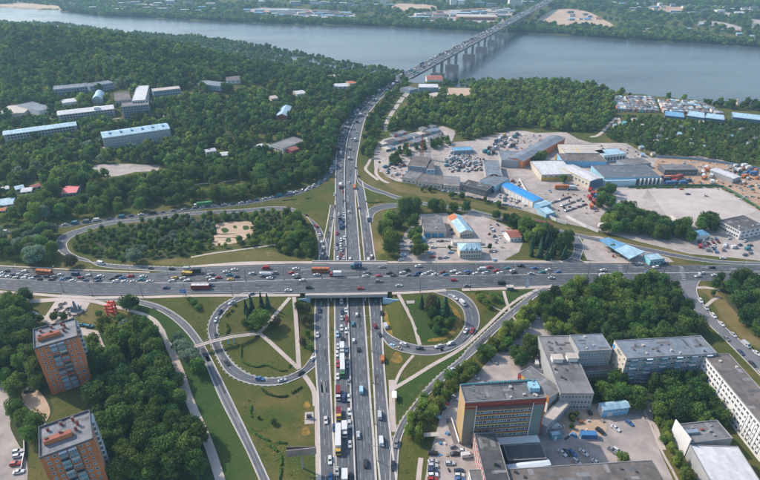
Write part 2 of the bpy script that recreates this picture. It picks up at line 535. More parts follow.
patch("shaded_yard", pts("110,382 135,372 150,392 152,414 140,430 118,420 104,402"), FLOOR, 0.06, None, terr, 3, 0, False)
patch("plaza", pts("44,318 55,302 78,299 90,303 86,310 74,316 66,322 56,322"), PAVE, 0.08, 6, terr, 0, 1, True)
patch("car_park", pts("56,322 66,324 84,328 98,331 104,345 110,354 98,350 86,336 70,332 30,318 32,310"), PAVE, 0.07, 6, terr, 0, 0, True)
patch("dusty_square", pts("88,300 120,303 128,320 120,330 96,326 80,318 86,310"), DRY, 0.05, 6, terr, 3, 1, True)
# strips of mown, drier grass and the lush lawns
patch("dry_verge", pts("376,166 392,182 430,191 490,206 530,217 575,229 640,243 700,257 640,250 600,240 560,229 520,216 486,210 440,199 404,193 388,187 376,176"), DRY, 0.05, 10, terr, 0, 0, False)
patch("dry_verge", pts("328,186 333,175 332,196 326,218 322,232 316,219 305,211 288,206.5 270,205.5 240,208 190,211 130,219 92,226 76,233 92,224 130,216 190,209.5 243,204 270,199 296,193 314,187"), GRASS, 0.05, 8, terr, 0, 0, False)
patch("dry_verge", pts("150,264 190,266 243,263.5 316,261.5 318,258 290,257 270,250 230,252 200,257 170,259"), DRY, 0.05, 6, terr, 0, 0, False)
patch("dry_verge", pts("0,290 50,294 90,298 60,298 30,300 0,297"), DRY, 0.05, 6, terr, 0, 0, False)
patch("dry_verge", pts("376,198 371,214 372,240 376,261 384,261 388,240 386,222 390,210"), DRY, 0.05, 6, terr, 0, 0, False)
patch("lush_lawn", pts("60,300 90,299 140,300 156,307 172,317 186,330 196,347 204,362 220,392 240,436 258,482 226,482 205,430 190,385 172,352 165,330 150,316 130,309 105,304 85,302"), LUSH, 0.05, 8, terr, 0, 0, False)
patch("lush_lawn", pts("410,300 440,296 452,303 460,316 460,328 448,339 430,344 416,340 404,302"), LUSH, 0.06, 6, terr, 0, 0, False)
patch("lush_lawn", pts("459,291 505,292 540,290 520,300 505,306 485,290"), LUSH, 0.05, 6, terr, 0, 0, False)
patch("lush_lawn", pts("396,376 410,381 432,368 458,353 474,345 454,364 436,378 420,391 404,414 397,424"), LUSH, 0.05, 8, terr, 0, 0, False)
patch("dry_verge", pts("700,290 708,296 722,318 742,338 770,356 770,346 748,326 730,306 716,290 704,284"), DRY, 0.05, 8, terr, 0, 0, False)
patch("yellow_flower_border", pts("448,303 456,309 461,318 460,328 452,336 440,341 428,342 430,339 442,337 451,331 455,322 454,313"), FLOWER, 0.12, 5, terr, 3, 0, False)
patch("yellow_flower_border", pts("385,304 388,310 390,322 393,334 389,334 386,322 384,312"), FLOWER, 0.12, 5, terr, 3, 0, False)
for cx, cy, r in ((307, 405, 3.4), (306, 431.5, 4.2), (397, 358, 5.5)):
    patch("flower_bed", [(cx + r * math.cos(a) * (1 + .2 * math.sin(3 * a)), cy + r * 1.1 * math.sin(a)) for a in np.linspace(0, 6.28, 14)[:-1]], FLOWER, 0.12, None, terr, 2, 0, False)
patch("concrete_pad", pts("305,412.5 313.5,412 314,424 304.5,424.5"), CONC, 0.16, None)
patch("concrete_pad", pts("406,301 414.5,300.5 414.5,303.5 407,304"), CONC, 0.16, None)

# ------------------------------------------------------------------ roads
HW = {}
GT = lambda x, y: G(x, y, terr)
Road("main", "motorway", pts("335.6,486 335.5,440 335.3,403 335,343 334.6,305 334.2,262 334.8,222 335.4,190 336,160 339.7,131 346,121 355.5,110 366,100 376.6,92.5 386,86.5 396,80.5 404,75.5"),
     pts("376.4,486 373,430 370.6,403 366.6,343 363.8,305 360.5,262 357.3,222 355.2,190 356.5,160 359.5,143 361.5,132.6 364.5,121 369,113 374,106.5 380.5,99 389,92 399,85 408,79"), ASPH, 0.12, terr, 4.0, g=GT)
Road("sl", "service_road", pts("320.5,486 318.3,400 317,383 315,343 315.3,305 318.5,262 323.6,240 327.5,222 330.5,205"), pts("335.4,486 333.8,450 331.2,400 328.6,343 328.4,305 328.6,262 331,240 333.2,222 335.3,205"), ASPH, 0.125, terr, g=GT)
Road("sr", "service_road", pts("380.6,486 377,450 374.8,403 371.6,343 369.4,305 364.7,262 361,225 357.8,200 356.2,188"), pts("397,486 391,440 387,403 383.6,360 382,330 380.6,300 375.4,262 369.7,222 365.2,196 362.2,181"), ASPH, 0.125, terr, g=GT)
_nl = pts("-12,267.4 0,267.2 30,269 79,271.5 147,273.4 190,268.3 243,266 295,264.2 390,264.2 485,263.2 565,263.2 620,264 680,265.2 772,264.8")
_nr = pts("-12,289 0,289.4 30,292 60,293.6 87,295.6 147,295.4 190,294 287,293.6 390,292 446,288.8 522,286.4 565,285.6 620,283.6 680,281.6 772,279.8")
Road("ew", "overpass_road", _nl, _nr, ASPH_D, 0.13, terr_u, 2.5, cross=12)
Road("nw_out", "slip_road", pts("334.5,157 330,168 325.5,175 313,184.5 295,191.5 269,197 243,202 216,205 190,208.2 160,212 131,215.5 79,222.5 39,227.8 -10,233"), pts("340,157 334.5,171 328,179 315.5,188 297,194.8 271,200.4 244,205.2 216,208 190,211 160,214.6 131,218.4 79,225.4 39,230.8 -10,236"), ASPH_D, 0.10, terr)
Road("nw_loop", "slip_road", pts("319.5,262 318.5,240 314.5,228 308,218.5 299,211.5 290,207.8 270,207 243,209.4 190,212.4 140,218.4 112,221.5 88,226.5 66,233.4 58,239.5 57,246 60,252 70,257.6 82,261 100,263.3 131,265.8 184,267.5 200,266.5"),
     pts("327.5,262 325.8,240 320,228 311,219.5 301,214 290,211 270,210.2 244,212.4 190,215.4 140,221.6 113,224.6 92,229.6 75,236 67.5,242 67,247 70,252 78,256.6 88,260 100,266.5 131,269.4 184,272.2 200,270"), ASPH, 0.105, terr)
Road("ne_out", "slip_road", pts("356.5,166 358.5,177.5 363,182 372,187 382,190.5 396,195.6 414,199.6 432,203.6 467,208.6 486,213.4 510,219 538,225 560,230 600,238.5 640,246.5 690,256.5 730,261.5 772,262.5"),
     pts("355.5,172 358.4,183 366,188 374,191.5 384,194.3 396,198.8 414,202.8 432,206.6 467,211.8 486,216.6 510,222.4 538,228.6 560,233.8 600,242.5 640,250.4 690,260 730,264.2 772,264.6"), ASPH, 0.105, terr)
Road("ne_loop", "slip_road", pts("366,222 367,212 371,208 379,205.2 388,203.8 396,203.6 414,203.2"), pts("372.5,222 373.4,216 376,212.5 382,209.8 389,208.6 396,207.6 414,206"), ASPH, 0.11, terr)
Road("ne_side", "slip_road", pts("566,233 572,240 574,247 573,254 568,259.5 556,263.6"), pts("578,236 582,242 583,249 581,256 580,260 588,264"), ASPH, 0.11, terr)
Road("sw_loop", "loop_road", pts("268,292.6 243,293.6 233,298.6 219.7,306.4 211.8,317 208.6,326 208.5,332.6 210.5,341 213.5,349 218.6,360 226,371.4 237,379.2 252.6,384.2 268.4,385.6 284,383.6 300,377.6 309,371.6 316.4,365.4"),
     pts("284,293 263,294.2 250,297.4 234,303.6 224,313 218.6,321 217,330 219,338 221.4,345.6 225.4,353.4 233,363.4 243.4,371.6 256.6,377 273.7,378.4 286.8,376.4 300,370.4 306.6,364 314.5,352"), ASPH, 0.115, terr)
Road("sw_out", "slip_road", pts("62,294.6 100,297.4 130,298.6 143,300.8 158,304.8 171,310.7 184,319.8 192,327.8 200,338.4 205,346.8 211.8,359.8 222.4,381 242.6,422.6 258.6,456.8 272,486"),
     pts("62,296 95,300 125,302.4 143,305.8 156.6,310 168.4,316.6 179,325.2 187,333.4 194.7,343.6 200,352.6 206,365 219,396.6 233.6,425.6 248.2,454.4 262,486"), ASPH_L, 0.11, terr)
Road("se_loop", "loop_road", pts("440,290.6 456.6,291 467,296.6 475,305 479,315.5 479,324.7 475,332.6 467,341.6 459,346.8 448.4,352 432.6,355.2 416.8,354.7 399.7,351.2 389,346 382.6,337"),
     pts("430,291.4 446.7,296.6 456.6,303 463,310 465,318 464.5,326 459,335 451,342.6 438,345.4 422,346.2 406,342.8 396,338.2 388.6,332.5 384,326 381.6,316"), ASPH, 0.115, terr)
Road("se_out", "slip_road", pts("552,284.6 534,292.4 519,303.6 503.7,316 485,332.6 467,350 461.6,357 439,375.6 426,388.8 415,403 403,418.4 396,432 391,452 390,486"),
     pts("564,285.4 543,292.6 527,304.6 511.6,317.4 494,334 480,348.4 464,362.4 443,382 428.7,394.2 420,401.5 410,418.2 401.7,436.8 398.4,453 396.5,486"), ASPH_L, 0.11, terr)
Road("east", "side_road", pts("676,280.6 679.6,287 687,300 696,312 708,324 730,345 772,388"), pts("700,280.4 696.6,288 698,296 706,308 722,324.6 742,342 772,364"), ASPH_L, 0.11, terr)

# medians of grass between the carriageways
def sheet(name, lpx, rpx, m, off, f=terr, g=GT, cross=2):
    lp = smooth([g(*q) for q in lpx]); rp = smooth([g(*q) for q in rpx]); n = max(4, int(length(lp) / 3))
    l, r = resample(lp, n), resample(rp, n); mb = MB()
    for i in range(n):
        for k in range(cross + 1):
            x, y = l[i] + (r[i] - l[i]) * k / cross; mb.v.append((x, y, float(f(x, y)) + off))
    for i in range(n - 1):
        for k in range(cross):
            a = i * (cross + 1) + k; mb.f.append((a, a + 1, a + cross + 2, a + cross + 1)); mb.m.append(0)
    fix_up(mb)
    mask_poly([tuple(q) for q in l] + [tuple(q) for q in r[::-1]], 0)
    return struct(mb.build(name, m))
sheet("median_verge", pts("329.2,300 329.4,343 331.2,403 332.2,420"), pts("333.8,300 334.2,343 334.6,403 334.2,420"), GRASS, 0.22)
sheet("median_verge", pts("329.8,262 331.8,240 334.2,215"), pts("333.4,262 333.8,240 334.8,215"), GRASS, 0.22)
sheet("median_verge", pts("365,300 367.6,343 371.4,403 373.8,440 376.2,470"), pts("368.8,300 371,343 374.2,403 376.4,440 378,470"), GRASS, 0.22)
sheet("median_verge", pts("361.2,262 359.2,235 357.8,208"), pts("364.2,262 360.6,235 358,208"), GRASS, 0.22)
sheet("gore_verge", pts("322,238 325,228 328.5,214"), pts("325,239 328.4,230 330,216"), GRASS, 0.24)

# kerbs, with pale broken kerb stones along the ramps
mbk = MB()
RD = ROADS
for k in ("main", "sl", "sr"):
    for ln in (RD[k].L, RD[k].R): strip(mbk, ln, 0.85, RD[k].f, 0.12, 0.16)
for k in ("nw_loop", "ne_out", "sw_loop", "sw_out", "se_loop", "se_out", "ne_loop", "east", "ne_side"):
    for ln in (RD[k].L, RD[k].R): strip(mbk, ln, 0.42, RD[k].f, 0.10, 0.15)
mbk.o = struct(mbk.build("kerb", KERB))
mbs = MB()
for k, side in (("sw_loop", "L"), ("sw_loop", "R"), ("nw_loop", "L"), ("se_out", "L")):
    ln = getattr(RD[k], side); other = RD[k].C
    ln2 = ln + (ln - other) / np.maximum(np.hypot(*(ln - other).T)[:, None], 1e-6) * 0.7
    dashes(mbs, ln2[3:-6], 0.38, 1.4, 1.9, terr, 0.06, 0.2)
struct(mbs.build("kerb_stones", mat("white_kerb", (0.33, 0.32, 0.31), 0.8, 0.3, 0.7)), 'stuff')['label'] = 'broken line of pale kerb stones along the slip roads'

# median barrier of the motorway and of the overpass road
mbb = MB()
med_hw = smooth([GT(*q) for q in pts("355.4,486 353,430 351,403 349.2,343 347.6,305 346.4,262 345.4,220 344.6,190 345,160 347,143 350.5,130 357,117 365,107 374,98.6 386,89.5 400,80")])
strip(mbb, resample(med_hw, 240), 0.7, terr, 0.14, 0.8)
struct(mbb.build("median_barrier", KERB))
mbb = MB()
med_ew = smooth([G(*q) for q in pts("-12,278.4 0,279 40,280.4 105,282.6 200,283 295,280 380,276.8 485,275.6 580,274 680,273 772,272.2")])
med_ew = resample(med_ew, 300)
strip(mbb, med_ew, 0.45, terr_u, 0.14, 0.18)
struct(mbb.build("median_kerb", KERB))

# lane markings
mbm = MB()
def lanes(key, ts, dash=3.5, gap=6.0, wd=0.18, i0=0, i1=None):
    r = RD[key]
    for t in ts: dashes(mbm, r.line(t)[i0:i1], wd, dash, gap, r.f, r.off + 0.012, start=rnd.uniform(0, 5))
def solid(key, t, wd=0.2, i0=0, i1=None):
    strip(mbm, RD[key].line(t), wd, RD[key].f, RD[key].off + 0.012, 0, 0, i0, i1)
lanes("main", (0.17, 0.33, 0.62, 0.75, 0.88))
solid("main", 0.03); solid("main", 0.97)
lanes("sl", (0.36, 0.68)); lanes("sr", (0.36, 0.66)); solid("sl", 0.05); solid("sr", 0.95)
solid("ew", 0.03); solid("ew", 0.975)
_m = resample(med_ew, RD["ew"].n)
for a, b, ss in ((RD["ew"].L, _m, (0.22, 0.42, 0.61, 0.80)), (_m, RD["ew"].R, (0.28, 0.52, 0.76))):
    for s_ in ss: dashes(mbm, a * (1 - s_) + b * s_, 0.2, 3.0, 6.0, terr_u, 0.142, start=rnd.uniform(0, 5))
for s_ in (-0.03, 0.035): strip(mbm, _m + (RD["ew"].R - RD["ew"].L) * s_, 0.16, terr_u, 0.142)
for k in ("sw_loop", "se_loop", "nw_loop"): lanes(k, (0.5,), 2.5, 5, 0.16); solid(k, .07, .15); solid(k, .93, .15)
for k in ("sw_out", "se_out", "ne_out"): solid(k, .08, .15); solid(k, .92, .15)
# crossing stripes on the overpass road (right-hand junction) and lane arrows before the merge
def stripe_set(px_a, px_b, n, ln, wd):
    a, b = np.array(G(*px_a)), np.array(G(*px_b)); u = (b - a) / np.hypot(*(b - a)); v = np.array([-u[1], u[0]])
    for i in range(n):
        p = a + (b - a) * (i + .5) / n
        strip(mbm, np.array([p - v * ln / 2, p, p + v * ln / 2]), wd, terr_u, 0.146)
stripe_set((620, 265), (622, 282), 9, 2.6, 0.8); stripe_set((681, 266.5), (684, 280.4), 8, 2.6, 0.8)
struct(mbm.build("road_marking", WHITE_L))

# darker wheel tracks along the lanes and repaired rectangles of asphalt
mbt = MB(); TRK_M = mat("asphalt_tracks", (0.078, 0.082, 0.090), 0.8, 0.35, 0.5, scale2=0.05)
def tracks(a, b, lanes_, f, off):
    for q in range(lanes_):
        for e in (.3, .7):
            s_ = (q + e) / lanes_
            strip(mbt, a * (1 - s_) + b * s_, 0.55, f, off)
_mm = resample(med_hw, RD["main"].n)
tracks(RD["main"].L, _mm, 3, terr, 0.126); tracks(_mm, RD["main"].R, 3, terr, 0.126); tracks(RD["sl"].L, RD["sl"].R, 3, terr, 0.130); tracks(RD["sr"].L, RD["sr"].R, 3, terr, 0.130)
for k in ("sw_loop", "se_loop", "nw_loop"): tracks(RD[k].L, RD[k].R, 2, terr, 0.120)
for k in ("sw_out", "se_out", "ne_out", "nw_out"): tracks(RD[k].L, RD[k].R, 1, terr, RD[k].off + 0.005)
struct(mbt.build("wheel_tracks", TRK_M))
mbt = MB(); tracks(RD["ew"].L, _m, 5, terr_u, 0.136); tracks(_m, RD["ew"].R, 4, terr_u, 0.136)
struct(mbt.build("wheel_tracks", mat("asphalt_tracks_dark", (0.060, 0.064, 0.073), 0.8, 0.35, 0.5, scale2=0.05)))
mbt = MB(); pr_ = random.Random(12)
for k, n in (("main", 26), ("ew", 22), ("sl", 9), ("sr", 9), ("sw_loop", 7), ("se_loop", 7), ("sw_out", 6), ("se_out", 6)):
    r = RD[k]
    for _ in range(n):
        i = pr_.randrange(4, r.n - 8); t0 = pr_.uniform(.08, .8); w_ = pr_.uniform(1.2, 3.0); strip(mbt, r.line(t0 + .05)[i:i + pr_.randrange(3, 7)], w_, r.f, r.off + (.0085 if k == "ew" else .009), 0, pr_.randrange(2))
struct(mbt.build("asphalt_repair", [mat("fresh_asphalt", (0.05, 0.053, 0.06), .85, .2, .5), mat("bleached_asphalt", (0.15, 0.152, 0.158), .9, .2, .5)]))
# concrete walkways
mbp = MB()
def path(s, wd, off=0.09, f=terr_u, m=0, sm=6):
    p = resample(smooth([G(*q, f) for q in pts(s)], sm), max(4, int(length([G(*q, f) for q in pts(s)]) / 2.5)))
    d = np.gradient(p, axis=0); d /= np.hypot(d[:, 0], d[:, 1])[:, None]; nn = np.c_[-d[:, 1], d[:, 0]] * wd / 2
    mask_poly([tuple(q) for q in p + nn] + [tuple(q) for q in (p - nn)[::-1]], 0)
    strip(mbp, p, wd, f, off)
path("-8,298.6 30,301 60,299.5 86,299.6 110,304.6 130,309.4 148,315 158,322 164,331", 4.2)
path("155,322 163,331 168,342 174,357 182,377 189.5,400 206,438 216,466 223,490", 4.0, 0.1)
path("258,333.4 266,326 280,309 290,297.6", 2.4)
path("260,333.4 272,344 286,357 299,369", 2.4, 0.1)
path("294,297 296,320 299,369", 2.4, 0.11)
path("303,374 309,382 314.2,392 315.4,406", 2.6)
path("316.2,394 317,440 318.2,486", 1.8, 0.12, terr)
path("538,289.6 524,296 509,305.4 496,317 485,327.6 459,350 432.6,365 410,379 393,389", 2.2)
path("413.5,355.4 406,364 399.7,373 393,389", 1.6, 0.10)
path("503.7,291 505.4,298 508,306 510,312", 1.8, 0.1)
path("398.4,294.6 402,301 408,312 414,325 419.8,345", 2.2)
path("484,300 495,308 507,313", 0.9)
path("391.5,380 392,396 392.4,420 394,432", 3.0, 0.11, terr)
path("516,321 512.5,316 514,309", 1.4)
path("684,290 700,287.5 712,288.5 720,290", 2.4, 0.1); path("706,306 713,300 719,297", 2.0, 0.1)
path("421,458 419.5,470 418,486", 2.2, 0.1)
path("191,257.4 215,253 240,249.8 279,244.6", 1.8)
path("330,262.6 250,262.8 215,265 195,266.6", 3.0)
path("640,402 651,426 662,452 672,470 680,486", 1.2, 0.12)
path("642,418 648,420 654,424 660,440 664,450", 2.0, 0.1)
path("160,103 157,106 160,112 166,122", 3.0)
path("76,190 82,181 86,174 88,166", 2.5); path("180,186 200,184 222,182 236,180", 2.0)
path("150,100 160,112 168,122 176,130 178,144", 3.0); path("10,116 30,113 44,116 60,121", 5.0); path("84,174 80,166 88,158 96,152 100,146", 2.5); path("96,148 130,146 176,138", 3.0); path("60,120 80,119 100,120 120,118", 3.0); path("200,150 215,154 232,158 250,152", 4.0); path("286,121 292,125 294,132 299,142", 2.5); path("620,127 619,121 616,118 600,134 590,137", 4.0)
path("380,172 384,166 376,160 372,158 368,164 366,170 378,180", 3.0, .1)
path("385,158 378,164 376,173 382,180 389,183", 3.0, .1)
struct(mbp.build("footpath", PAVE))
mbp = MB()
path("-8,291.4 30,294 56,296 86,297.8 120,297.6 148,297.4 190,296 250,295.6 300,295.3", 2.6, 0.20)
path("392,293.6 430,291.6 446,290.2", 2.6, 0.20); path("462,290 500,288.8 530,287.8 556,286.8", 2.8, 0.2)
path("190,266.8 243,264.6 300,262.6 318,262.5", 2.4, 0.2); path("378,262.6 430,262.2 485,261.8 530,261.7 562,262", 2.8, 0.2)
path("-8,265.6 30,267.4 66,269.3 110,271 150,272.4", 1.4, 0.16)
path("584,262.3 620,262.6 650,263.2", 2.2, 0.2)
struct(mbp.build("pavement", PAVE))

# far gravel terraces, sand bars and clearings
for s in ("384,124 387,117 391,117.5 389,124.5", "388,116 391.5,110 395.5,110.5 392,116.5", "392.5,109 396,103.5 400,104 397,109.4", "396.5,102.6 400.5,97 405,97.6 401.5,103", "401.5,96 406,91.6 411,92.6 406.5,97", "383.4,130 384.4,125.4 388,125.6 386.6,131.6"):
    patch("gravel_terrace", pts(s), CONC, 0.08, None, terr, 0, 1)
for s in ("396,118 404,104.6 406,105 398.4,118.6", "398,113 405,114 405.6,115 398,114.4", "405,105.6 408.6,106 405.6,114 404,113.4"):
    patch("footpath", pts(s), PAVE, 0.08, None, terr, 0, 1)
patch("sandy_yard", pts("448,88 458,85 470,88 471,94 460,96 452,95"), SAND, 0.06, None, terr, 2, 1)
patch("sandy_yard", pts("436,87 443,88 449,94 446,96 439,92"), PAVE, 0.08, None, terr, 2, 1)
patch("sandy_track", pts("734,98 738,97.5 737,110 733,110"), SAND, 0.06, None)
patch("sandy_track", pts("469,118 472,114 476,113 477,115 472,117 471,122 468,122"), SAND, 0.06, None, terr, 0, 1)
GF = lambda x, y: P(x, y, -31.5)
def far_patch(name, s, m):
    return patch(name, [GF(*q) for q in pts(s)], m, 0.4, 25, terr, 3, 0, True, 'structure', True)
far_patch("sand_field", "-20,1.4 20,.6 52,1.6 40,2.6 10,2.6 -20,3", LOT); far_patch("sand_field", "66,7 84,5.6 98,6 90,7.6 74,8.4", SAND); far_patch("sand_field", "128,5 150,3.6 172,4.4 160,5.8 140,6.4", LOT); far_patch("sand_field", "-30,9 0,4 25,3 60,6 62,9.5 40,11 0,12 -30,14", SAND)
far_patch("sand_field", "388,5 405,3.6 430,5 438,8 430,10.5 410,11 392,9", SAND)
far_patch("sand_mound", "537,21 545,14 556,9.4 572,9 588,12 601,18 614,26 596,27 570,25.6 548,25", SAND)
far_patch("sand_field", "88,2 100,.5 118,1 120,4 104,5", SAND); far_patch("sand_field", "646,8 660,6 684,8 690,11 668,12.4 650,11.6", SOIL)
far_patch("sand_field", "694,11 710,10.5 742,15 746,18 728,17.6 700,13.4", LOT)
far_patch("depot_yard", "240,10 262,7.6 300,9 352,12.6 354,19 330,21.6 290,18 246,14.6", LOT); far_patch("depot_yard", "405,21 420,13 450,10 500,8.6 520,11 505,20 492,24 458,21", LOT)
far_patch("sand_field", "700,21 722,22 744,28 745,31 722,27 702,24", LOT); far_patch("sand_field", "747,22 756,19 770,24 768,29 752,28", LOT)

# ------------------------------------------------------------------ overpass
BR = thing("overpass_bridge", "concrete road bridge carrying the wide cross road over the motorway", "bridge", (0, 0, 0))
def ewpt(x, t):
    r = RD["ew"]; l = r.line(t); return float(np.interp(x, l[:, 0], l[:, 1]))
XL, XR = float(np.interp(300, _cly, _clx)) - 1.6, float(np.interp(300, _cry, _crx)) + 2.2
CW_B = mat("bridge_concrete", (0.34, 0.32, 0.31), 0.9, 0.15, 0.4, streak=True)
BLUEW = mat("blue_painted_wall", (0.30, 0.48, 0.58), 0.8, 0.15, 0.4)
deck = MB()
n = 24
xs = np.linspace(XL - 3, XR + 3, n)
ys0 = [ewpt(x, 1.0) - 3.4 for x in xs]; ys1 = [ewpt(x, 0.0) + 3.2 for x in xs]
zt = [float(terr_u(x, 300)) for x in xs]
for i in range(n - 1):
    deck.hexa([(xs[i], ys0[i], zt[i] - 1.25), (xs[i + 1], ys0[i + 1], zt[i + 1] - 1.25), (xs[i + 1], ys1[i + 1], zt[i + 1] - 1.25), (xs[i], ys1[i], zt[i] - 1.25)],
              [(xs[i], ys0[i], zt[i] + .09), (xs[i + 1], ys0[i + 1], zt[i + 1] + .09), (xs[i + 1], ys1[i + 1], zt[i + 1] + .09), (xs[i], ys1[i], zt[i] + .09)])
deck.build("deck", CW_B, BR)
for ys, s in ((ys0, 1), (ys1, -1)):
    m1, m2 = MB(), MB()
    for i in range(n - 1):
        a, b = (xs[i], ys[i] + s * 0.25), (xs[i + 1], ys[i + 1] + s * 0.25)
        m1.hexa([(a[0], a[1] - .25, zt[i] + .09), (b[0], b[1] - .25, zt[i + 1] + .09), (b[0], b[1] + .25, zt[i + 1] + .09), (a[0], a[1] + .25, zt[i] + .09)],
                [(a[0], a[1] - .25, zt[i] + 1.0), (b[0], b[1] - .25, zt[i + 1] + 1.0), (b[0], b[1] + .25, zt[i + 1] + 1.0), (a[0], a[1] + .25, zt[i] + 1.0)])
        y2 = ys[i] + s * 2.2; y3 = ys[i + 1] + s * 2.2
        lo, hi = (min(a[1] + s * .26, y2), max(a[1] + s * .26, y2)); lo2, hi2 = (min(b[1] + s * .26, y3), max(b[1] + s * .26, y3))
        m2.hexa([(a[0], lo, zt[i] + .09), (b[0], lo2, zt[i + 1] + .09), (b[0], hi2, zt[i + 1] + .09), (a[0], hi, zt[i] + .09)],
                [(a[0], lo, zt[i] + .3), (b[0], lo2, zt[i + 1] + .3), (b[0], hi2, zt[i + 1] + .3), (a[0], hi, zt[i] + .3)])
    m1.build("parapet", KERB, BR); m2.build("footway", PAVE, BR)
gm = MB()
for y in np.linspace(min(ys0) + 3, max(ys1) - 3, 12):
    gm.box(XL, XR, y - .3, y + .3, 3.3, 4.1)
gm.build("girder", CW_B, BR)['kind'] = 'stuff'
for xx, s in ((XL, -1), (XR, 1)):
    a = MB(); a.box(min(xx, xx + s * 2.5), max(xx, xx + s * 2.5), min(ys0) + .3, max(ys1) - .3, -0.3, 4.2); a.build("abutment", BLUEW, BR)
    y0 = min(ys0)
    for k in range(2):
        wm = MB()
        yb = y0 + .2 if k == 0 else max(ys1) - .2; d = -1 if k == 0 else 1
        q = [(xx, yb), (xx + s * 10, yb + d * 3.4), (xx + s * 10, yb + d * 3.0), (xx, yb - d * .5)]
        hs = [4.1, 5.3, 5.3, 4.1]
        if (s > 0) != (k == 1): q, hs = q[::-1], hs[::-1]
        wm.hexa([(p[0], p[1], -.3) for p in q], [(p[0], p[1], h) for p, h in zip(q, hs)])
        wm.build("wing_wall", BLUEW, BR)
for px in ((331.4, 300), (365.4, 300), (349, 300)):
    xm = GT(*px)[0]
    for k in range(7):
        pm = MB(); yy = min(ys0) + 3 + k * (max(ys1) - min(ys0) - 6) / 6
        xm2 = float(np.interp(yy, [q[1] for q in med_hw[::1]], [q[0] for q in med_hw])) if px[0] == 349 else xm
        pm.tube((xm2, yy, -.2), (xm2, yy, 3.4), .45, .45, 10); pm.build("pier", CW_B, BR)
# ------------------------------------------------------------------ buildings
def wallmat(name, col, var=0.12): return mat(name, col, 0.88, var, 0.5, 0.2, streak=True)
RF_GREY = mat("grey_roof_felt", (0.155, 0.150, 0.152), 0.9, 0.42, 0.25, scale2=0.06)
RF_DARK = mat("dark_roof_felt", (0.075, 0.073, 0.076), 0.92, 0.42, 0.3, scale2=0.06)
RF_BROWN = mat("brown_roof_felt", (0.125, 0.108, 0.10), 0.92, 0.42, 0.3, scale2=0.07)
RF_BLUEG = mat("blue_grey_roof", (0.15, 0.178, 0.21), 0.75, 0.36, 0.3, scale2=0.05, sheets=0.16)
RF_WHITE = mat("white_roof_sheet", (0.47, 0.47, 0.475), 0.7, 0.14, 0.4, scale2=0.05, sheets=0.14)
RF_CYAN = mat("pale_cyan_roof", (0.30, 0.44, 0.51), 0.6, 0.15, 0.5, scale2=0.08, sheets=0.22)
RF_SKY = mat("sky_blue_roof", (0.13, 0.29, 0.43), 0.55, 0.14, 0.5, sheets=0.2)
RF_BLUE = mat("bright_blue_roof", (0.03, 0.22, 0.50), 0.5, 0.12, 0.5, sheets=0.16)
RF_RED = mat("red_roof", (0.45, 0.075, 0.085), 0.6, 0.12, 0.5, sheets=0.15)
RF_RUST = mat("rust_roof", (0.38, 0.14, 0.06), 0.8, 0.2, 0.5)
RF_BRICK = mat("brick_red_roof", (0.26, 0.085, 0.06), 0.8, 0.2, 0.5)
RF_SAND = mat("sandy_roof", (0.42, 0.375, 0.33), 0.85, 0.16, 0.3, sheets=0.12)
W_WHITE = wallmat("white_wall", (0.60, 0.585, 0.565)); W_CREAM = wallmat("cream_wall", (0.50, 0.44, 0.36))
W_GREY = wallmat("grey_wall", (0.30, 0.30, 0.30)); W_BLUE = wallmat("blue_wall", (0.24, 0.42, 0.52)); W_SKY = wallmat("sky_wall", (0.20, 0.42, 0.60))
W_BRICK = mat("orange_brick", (0.37, 0.125, 0.048), 0.85, 0.16, 0.8, col2=(0.51, 0.20, 0.088))
W_RED = mat("red_brick", (0.33, 0.075, 0.055), 0.85, 0.18, 0.8); W_DARK = wallmat("dark_wall", (0.10, 0.105, 0.115)); W_YEL = wallmat("yellow_wall", (0.52, 0.36, 0.06))
W_GOLD = mat("gold_brick", (0.38, 0.265, 0.135), 0.85, 0.14, 0.7); W_TEAL = wallmat("teal_wall", (0.10, 0.30, 0.36))
W_BLUEG = wallmat("blue_grey_wall", (0.20, 0.25, 0.30)); W_OLIVE = wallmat("olive_panel", (0.20, 0.19, 0.155))
FRAME = mat("window_frame", (0.55, 0.56, 0.57), 0.6, 0.06, 1.0)
def glass_mat(name, col, rough=0.12):
    m = mat(name, col, rough, 0.35, 0.35, 0.6); return m
GLASS = glass_mat("window_glass", (0.045, 0.060, 0.075)); GLASS_B = glass_mat("blue_window_glass", (0.10, 0.19, 0.25))
METAL = mat("galvanised_metal", (0.34, 0.35, 0.36), 0.5, 0.15, 1.0, metal=0.5)
RED_P = mat("red_paint", (0.27, 0.048, 0.038), 0.55, 0.12, 0.8); CY_P = mat("cyan_paint", (0.12, 0.42, 0.46), 0.55, 0.12, 0.8)
WHITE_P = mat("white_paint", (0.66, 0.66, 0.655), 0.55, 0.08, 0.8); ORANGE_P = mat("orange_paint", (0.44, 0.20, 0.065), 0.55, 0.12, 0.8)
YEL_P = mat("yellow_paint", (0.50, 0.32, 0.06), 0.55, 0.12, 0.8)

